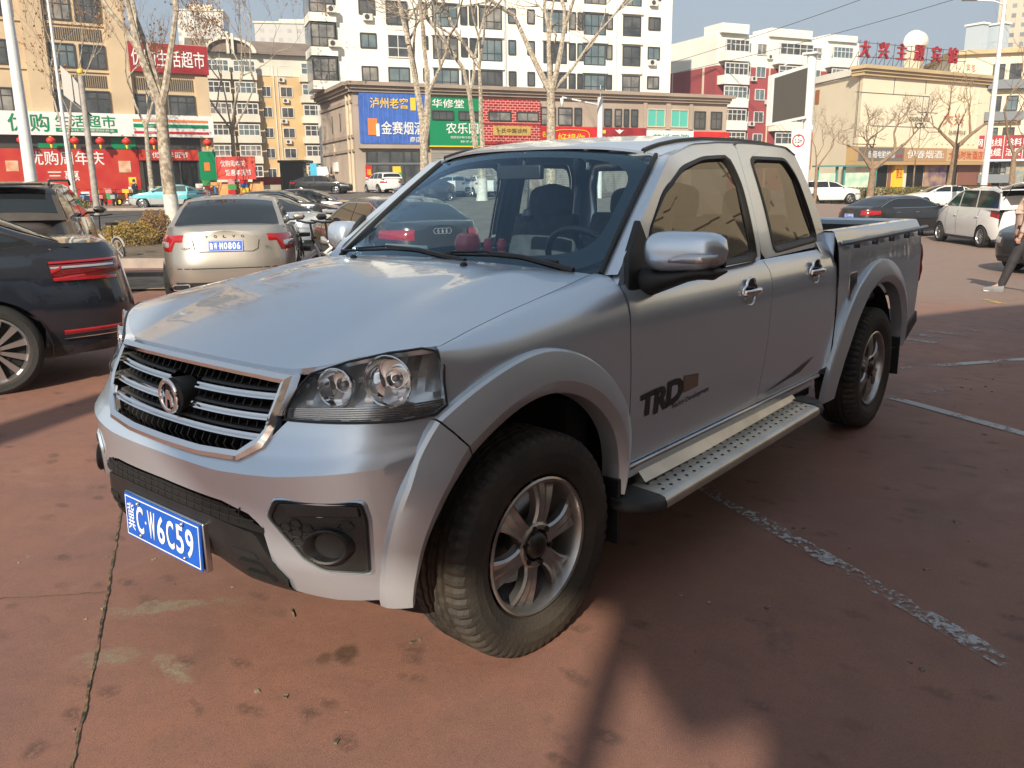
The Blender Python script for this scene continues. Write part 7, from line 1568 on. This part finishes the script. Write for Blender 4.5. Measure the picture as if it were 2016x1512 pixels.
# ------------------------------------------------ people
SKIN = mat('skin', (.50, .30, .22), .55); HAIR = mat('hair_black', (.015, .012, .011), .5)
def skinned(name, joints, edges, rad, m, parent, root=0, sub=2):
    me = bpy.data.meshes.new(name); me.from_pydata(joints, edges, []); o = bpy.data.objects.new(name, me); COL.objects.link(o); o.parent = parent; me.materials.append(m)
    md = o.modifiers.new('skin', 'SKIN'); md.use_smooth_shade = True
    for i, v in enumerate(me.skin_vertices[0].data): v.radius = (rad[i], rad[i]) if not isinstance(rad[i], tuple) else rad[i]; v.use_root = (i == root)
    s_ = o.modifiers.new('sub', 'SUBSURF'); s_.levels = sub; s_.render_levels = sub
    dg = bpy.context.evaluated_depsgraph_get(); bpy.context.view_layer.update(); m2 = bpy.data.meshes.new_from_object(o.evaluated_get(dg)); m2.materials.clear(); m2.materials.append(m)
    o.modifiers.clear(); o.data = m2
    for p_ in m2.polygons: p_.use_smooth = True
    return o
def person(lb, x, y, rz, h=1.70, top=None, legs=None, stride=.28, hood=False, arm=.12, z=0, shoe=None, fine=False, long=False):
    T = thing('person', lb, 'person', (x, y, gz(x, y)+z), rz); k = h/1.70; V = lambda *a: tuple(q*k for q in a); st = stride
    J = [V(0, 0, .92), V(0, 0, 1.15), V(0, 0, 1.38), V(.01, 0, 1.47), V(.03, 0, 1.56), V(.035, 0, 1.63),
         V(0, .09, .88), V(st*.45, .10, .50), V(st, .10, .09), V(st+.13, .105, .035), V(0, -.09, .88), V(-st*.1, -.10, .48), V(-st*.9, -.10, .10), V(-st*.9+.13, -.105, .035),
         V(0, .18, 1.37), V(-arm*.5, .225, 1.10), V(-arm*.0+.05, .23, .86), V(.08, .23, .79), V(0, -.18, 1.37), V(arm*.2, -.225, 1.10), V(arm+.06, -.23, .87), V(arm+.09, -.23, .80)]
    E = [(0, 1), (1, 2), (2, 3), (3, 4), (4, 5), (0, 6), (6, 7), (7, 8), (8, 9), (0, 10), (10, 11), (11, 12), (12, 13), (2, 14), (14, 15), (15, 16), (16, 17), (2, 18), (18, 19), (19, 20), (20, 21)]
    r = [.10, .10, .10, .05, .075, .085, .075, .052, .04, .032, .075, .052, .04, .032, .055, .04, .028, .024, .055, .04, .028, .024]
    skinned('body', J, E, [q*k for q in r], SKIN, T, 0, 1 if not fine else 2)
    jz = .72 if long else .82
    skinned('jacket', [V(0, 0, 1.02), V(0, 0, jz), J[1], J[2], V(0, 0, 1.44), J[14], J[15], J[16], J[18], J[19], J[20]], [(0, 1), (0, 2), (2, 3), (3, 4), (3, 5), (5, 6), (6, 7), (3, 8), (8, 9), (9, 10)], [q*k for q in (.185, .20, .185, .175, .095, .085, .068, .052, .085, .068, .052)], top, T, 0, 1 if not fine else 2)
    skinned('trousers', [J[0], J[6], J[7], V(st-.01, .10, .05), J[10], J[11], V(-st*.9, -.10, .06)], [(0, 1), (1, 2), (2, 3), (0, 4), (4, 5), (5, 6)], [q*k for q in (.12, .10, .075, .058, .10, .075, .058)], legs, T, 0, 1 if not fine else 2)
    for s_, xx in ((1, st), (-1, -st*.9)):
        mb = MB(); rows = []
        for i in range(8):
            t = i/7; w_ = .048*(.75+.5*sin(pi*min(1, .25+t*.75))); hh = lerp(.10, .045, t**.8); rows.append([(k*(xx-.07+.27*t), k*(s_*.102+w_*cos(a)), k*max(.0, .02+hh*(.5+.5*sin(a)) if sin(a) > -.2 else 0)) for a in [2*pi*q/10 for q in range(10)]])
        mb.grid(rows, closed=True); mb.add(rows[0], [tuple(range(10))]); mb.add(rows[-1], [tuple(range(10))]); sh = mb.build('shoe', shoe or BLK, T)
        if shoe: mb = MB(); mb.box((k*(xx+.065), s_*.102*k, .010), (.26*k, .088*k, .018)); mb.build('sole', WSG, sh, bevel=.01)
    mb = MB(); c = Vector(V(.01, 0, 1.615)); rows = []
    for i in range(9):
        ph = pi*i/8*.62; rows.append([c+Vector((-.02+ .098*k*sin(ph)*cos(a)-(.02 if cos(a) < 0 else 0), .088*k*sin(ph)*sin(a), .115*k*cos(ph)+(.0 if cos(a) > 0 else -.035*sin(ph)))) for a in [2*pi*q/14 for q in range(14)]])
    mb.grid(rows, closed=True); mb.build('hood' if hood else 'hair', top if hood else HAIR, T)
    if fine:
        for s_, jj in ((1, 17), (-1, 21)):
            b = Vector(J[jj]); fl_ = [(.035, .022), (.04, .008), (.038, -.006), (.03, -.02)]
            for (ln, oy) in fl_: skinned('finger', [tuple(b+Vector((oy, 0, .01))), tuple(b+Vector((oy+.008, 0, -.03))), tuple(b+Vector((oy+.004, -s_*.012, -.03-ln*.7))), tuple(b+Vector((oy-.006, -s_*.02, -.03-ln*1.1)))], [(0, 1), (1, 2), (2, 3)], [.010, .009, .008, .007], SKIN, T, 0, 1)
            skinned('thumb', [tuple(b+Vector((.02, 0, .02))), tuple(b+Vector((.042, -s_*.008, -.005))), tuple(b+Vector((.045, -s_*.014, -.03)))], [(0, 1), (1, 2)], [.011, .010, .008], SKIN, T, 0, 1)
    return T
PK = mat('pinkish_beige_jacket', (.50, .36, .30), .75, var=.12, vscale=9, bump=.4, bscale=14); DKJ = mat('dark_coat', (.02, .022, .028), .8); TRS = mat('charcoal_trousers', (.035, .032, .036), .8, var=.2, vscale=12)
person('person in pinkish beige jacket, dark trousers and grey white-soled shoes at the right edge', *PPOS, YAW+.95, 1.80, PK, TRS, .27, fine=True, shoe=mat('grey_shoe', (.20, .20, .21), .6), arm=.05)
person('person in a white coat with arms folded in front beside the red banner stand', *at(479, 68), 2.2, 1.66, WSG, DKJ, .08, z=.05, long=True); person('person in a purple coat just right of the white coat', *at(487, 68.5), 2.6, 1.62, mat('purple_coat', (.16, .08, .20), .8), DKJ, .08, z=.05)
person('person in a dark hooded coat standing before the drinks machine', *at(668, 73), 4.0, 1.72, DKJ, DKJ, .1, hood=True); person('person in a dark coat at the shop doorway behind the scooters', *at(290, 59), 3.0, 1.68, DKJ, TRS, .1, z=.1); person('person in a grey coat inside the dark kiosk', *at(622, 86), 3.2, 1.68, GRY, DKJ, .1)
# thin winter haze between the camera and the far blocks
hm = bpy.data.materials.new('haze'); hm.use_nodes = True; n_ = hm.node_tree; n_.nodes.remove(n_.nodes['Principled BSDF']); pv = n_.nodes.new('ShaderNodeVolumePrincipled')
pv.inputs['Color'].default_value = (.80, .90, 1.0, 1); pv.inputs['Density'].default_value = .001; pv.inputs['Anisotropy'].default_value = .2; n_.links.new(pv.outputs[0], n_.nodes['Material Output'].inputs['Volume'])
mb = MB(); mb.box((0, 0, 41), (2600, 2600, 90)); hz = mb.build('haze', hm, None, smooth=False); hz['kind'] = 'stuff'
SC.cycles.volume_bounces = 0
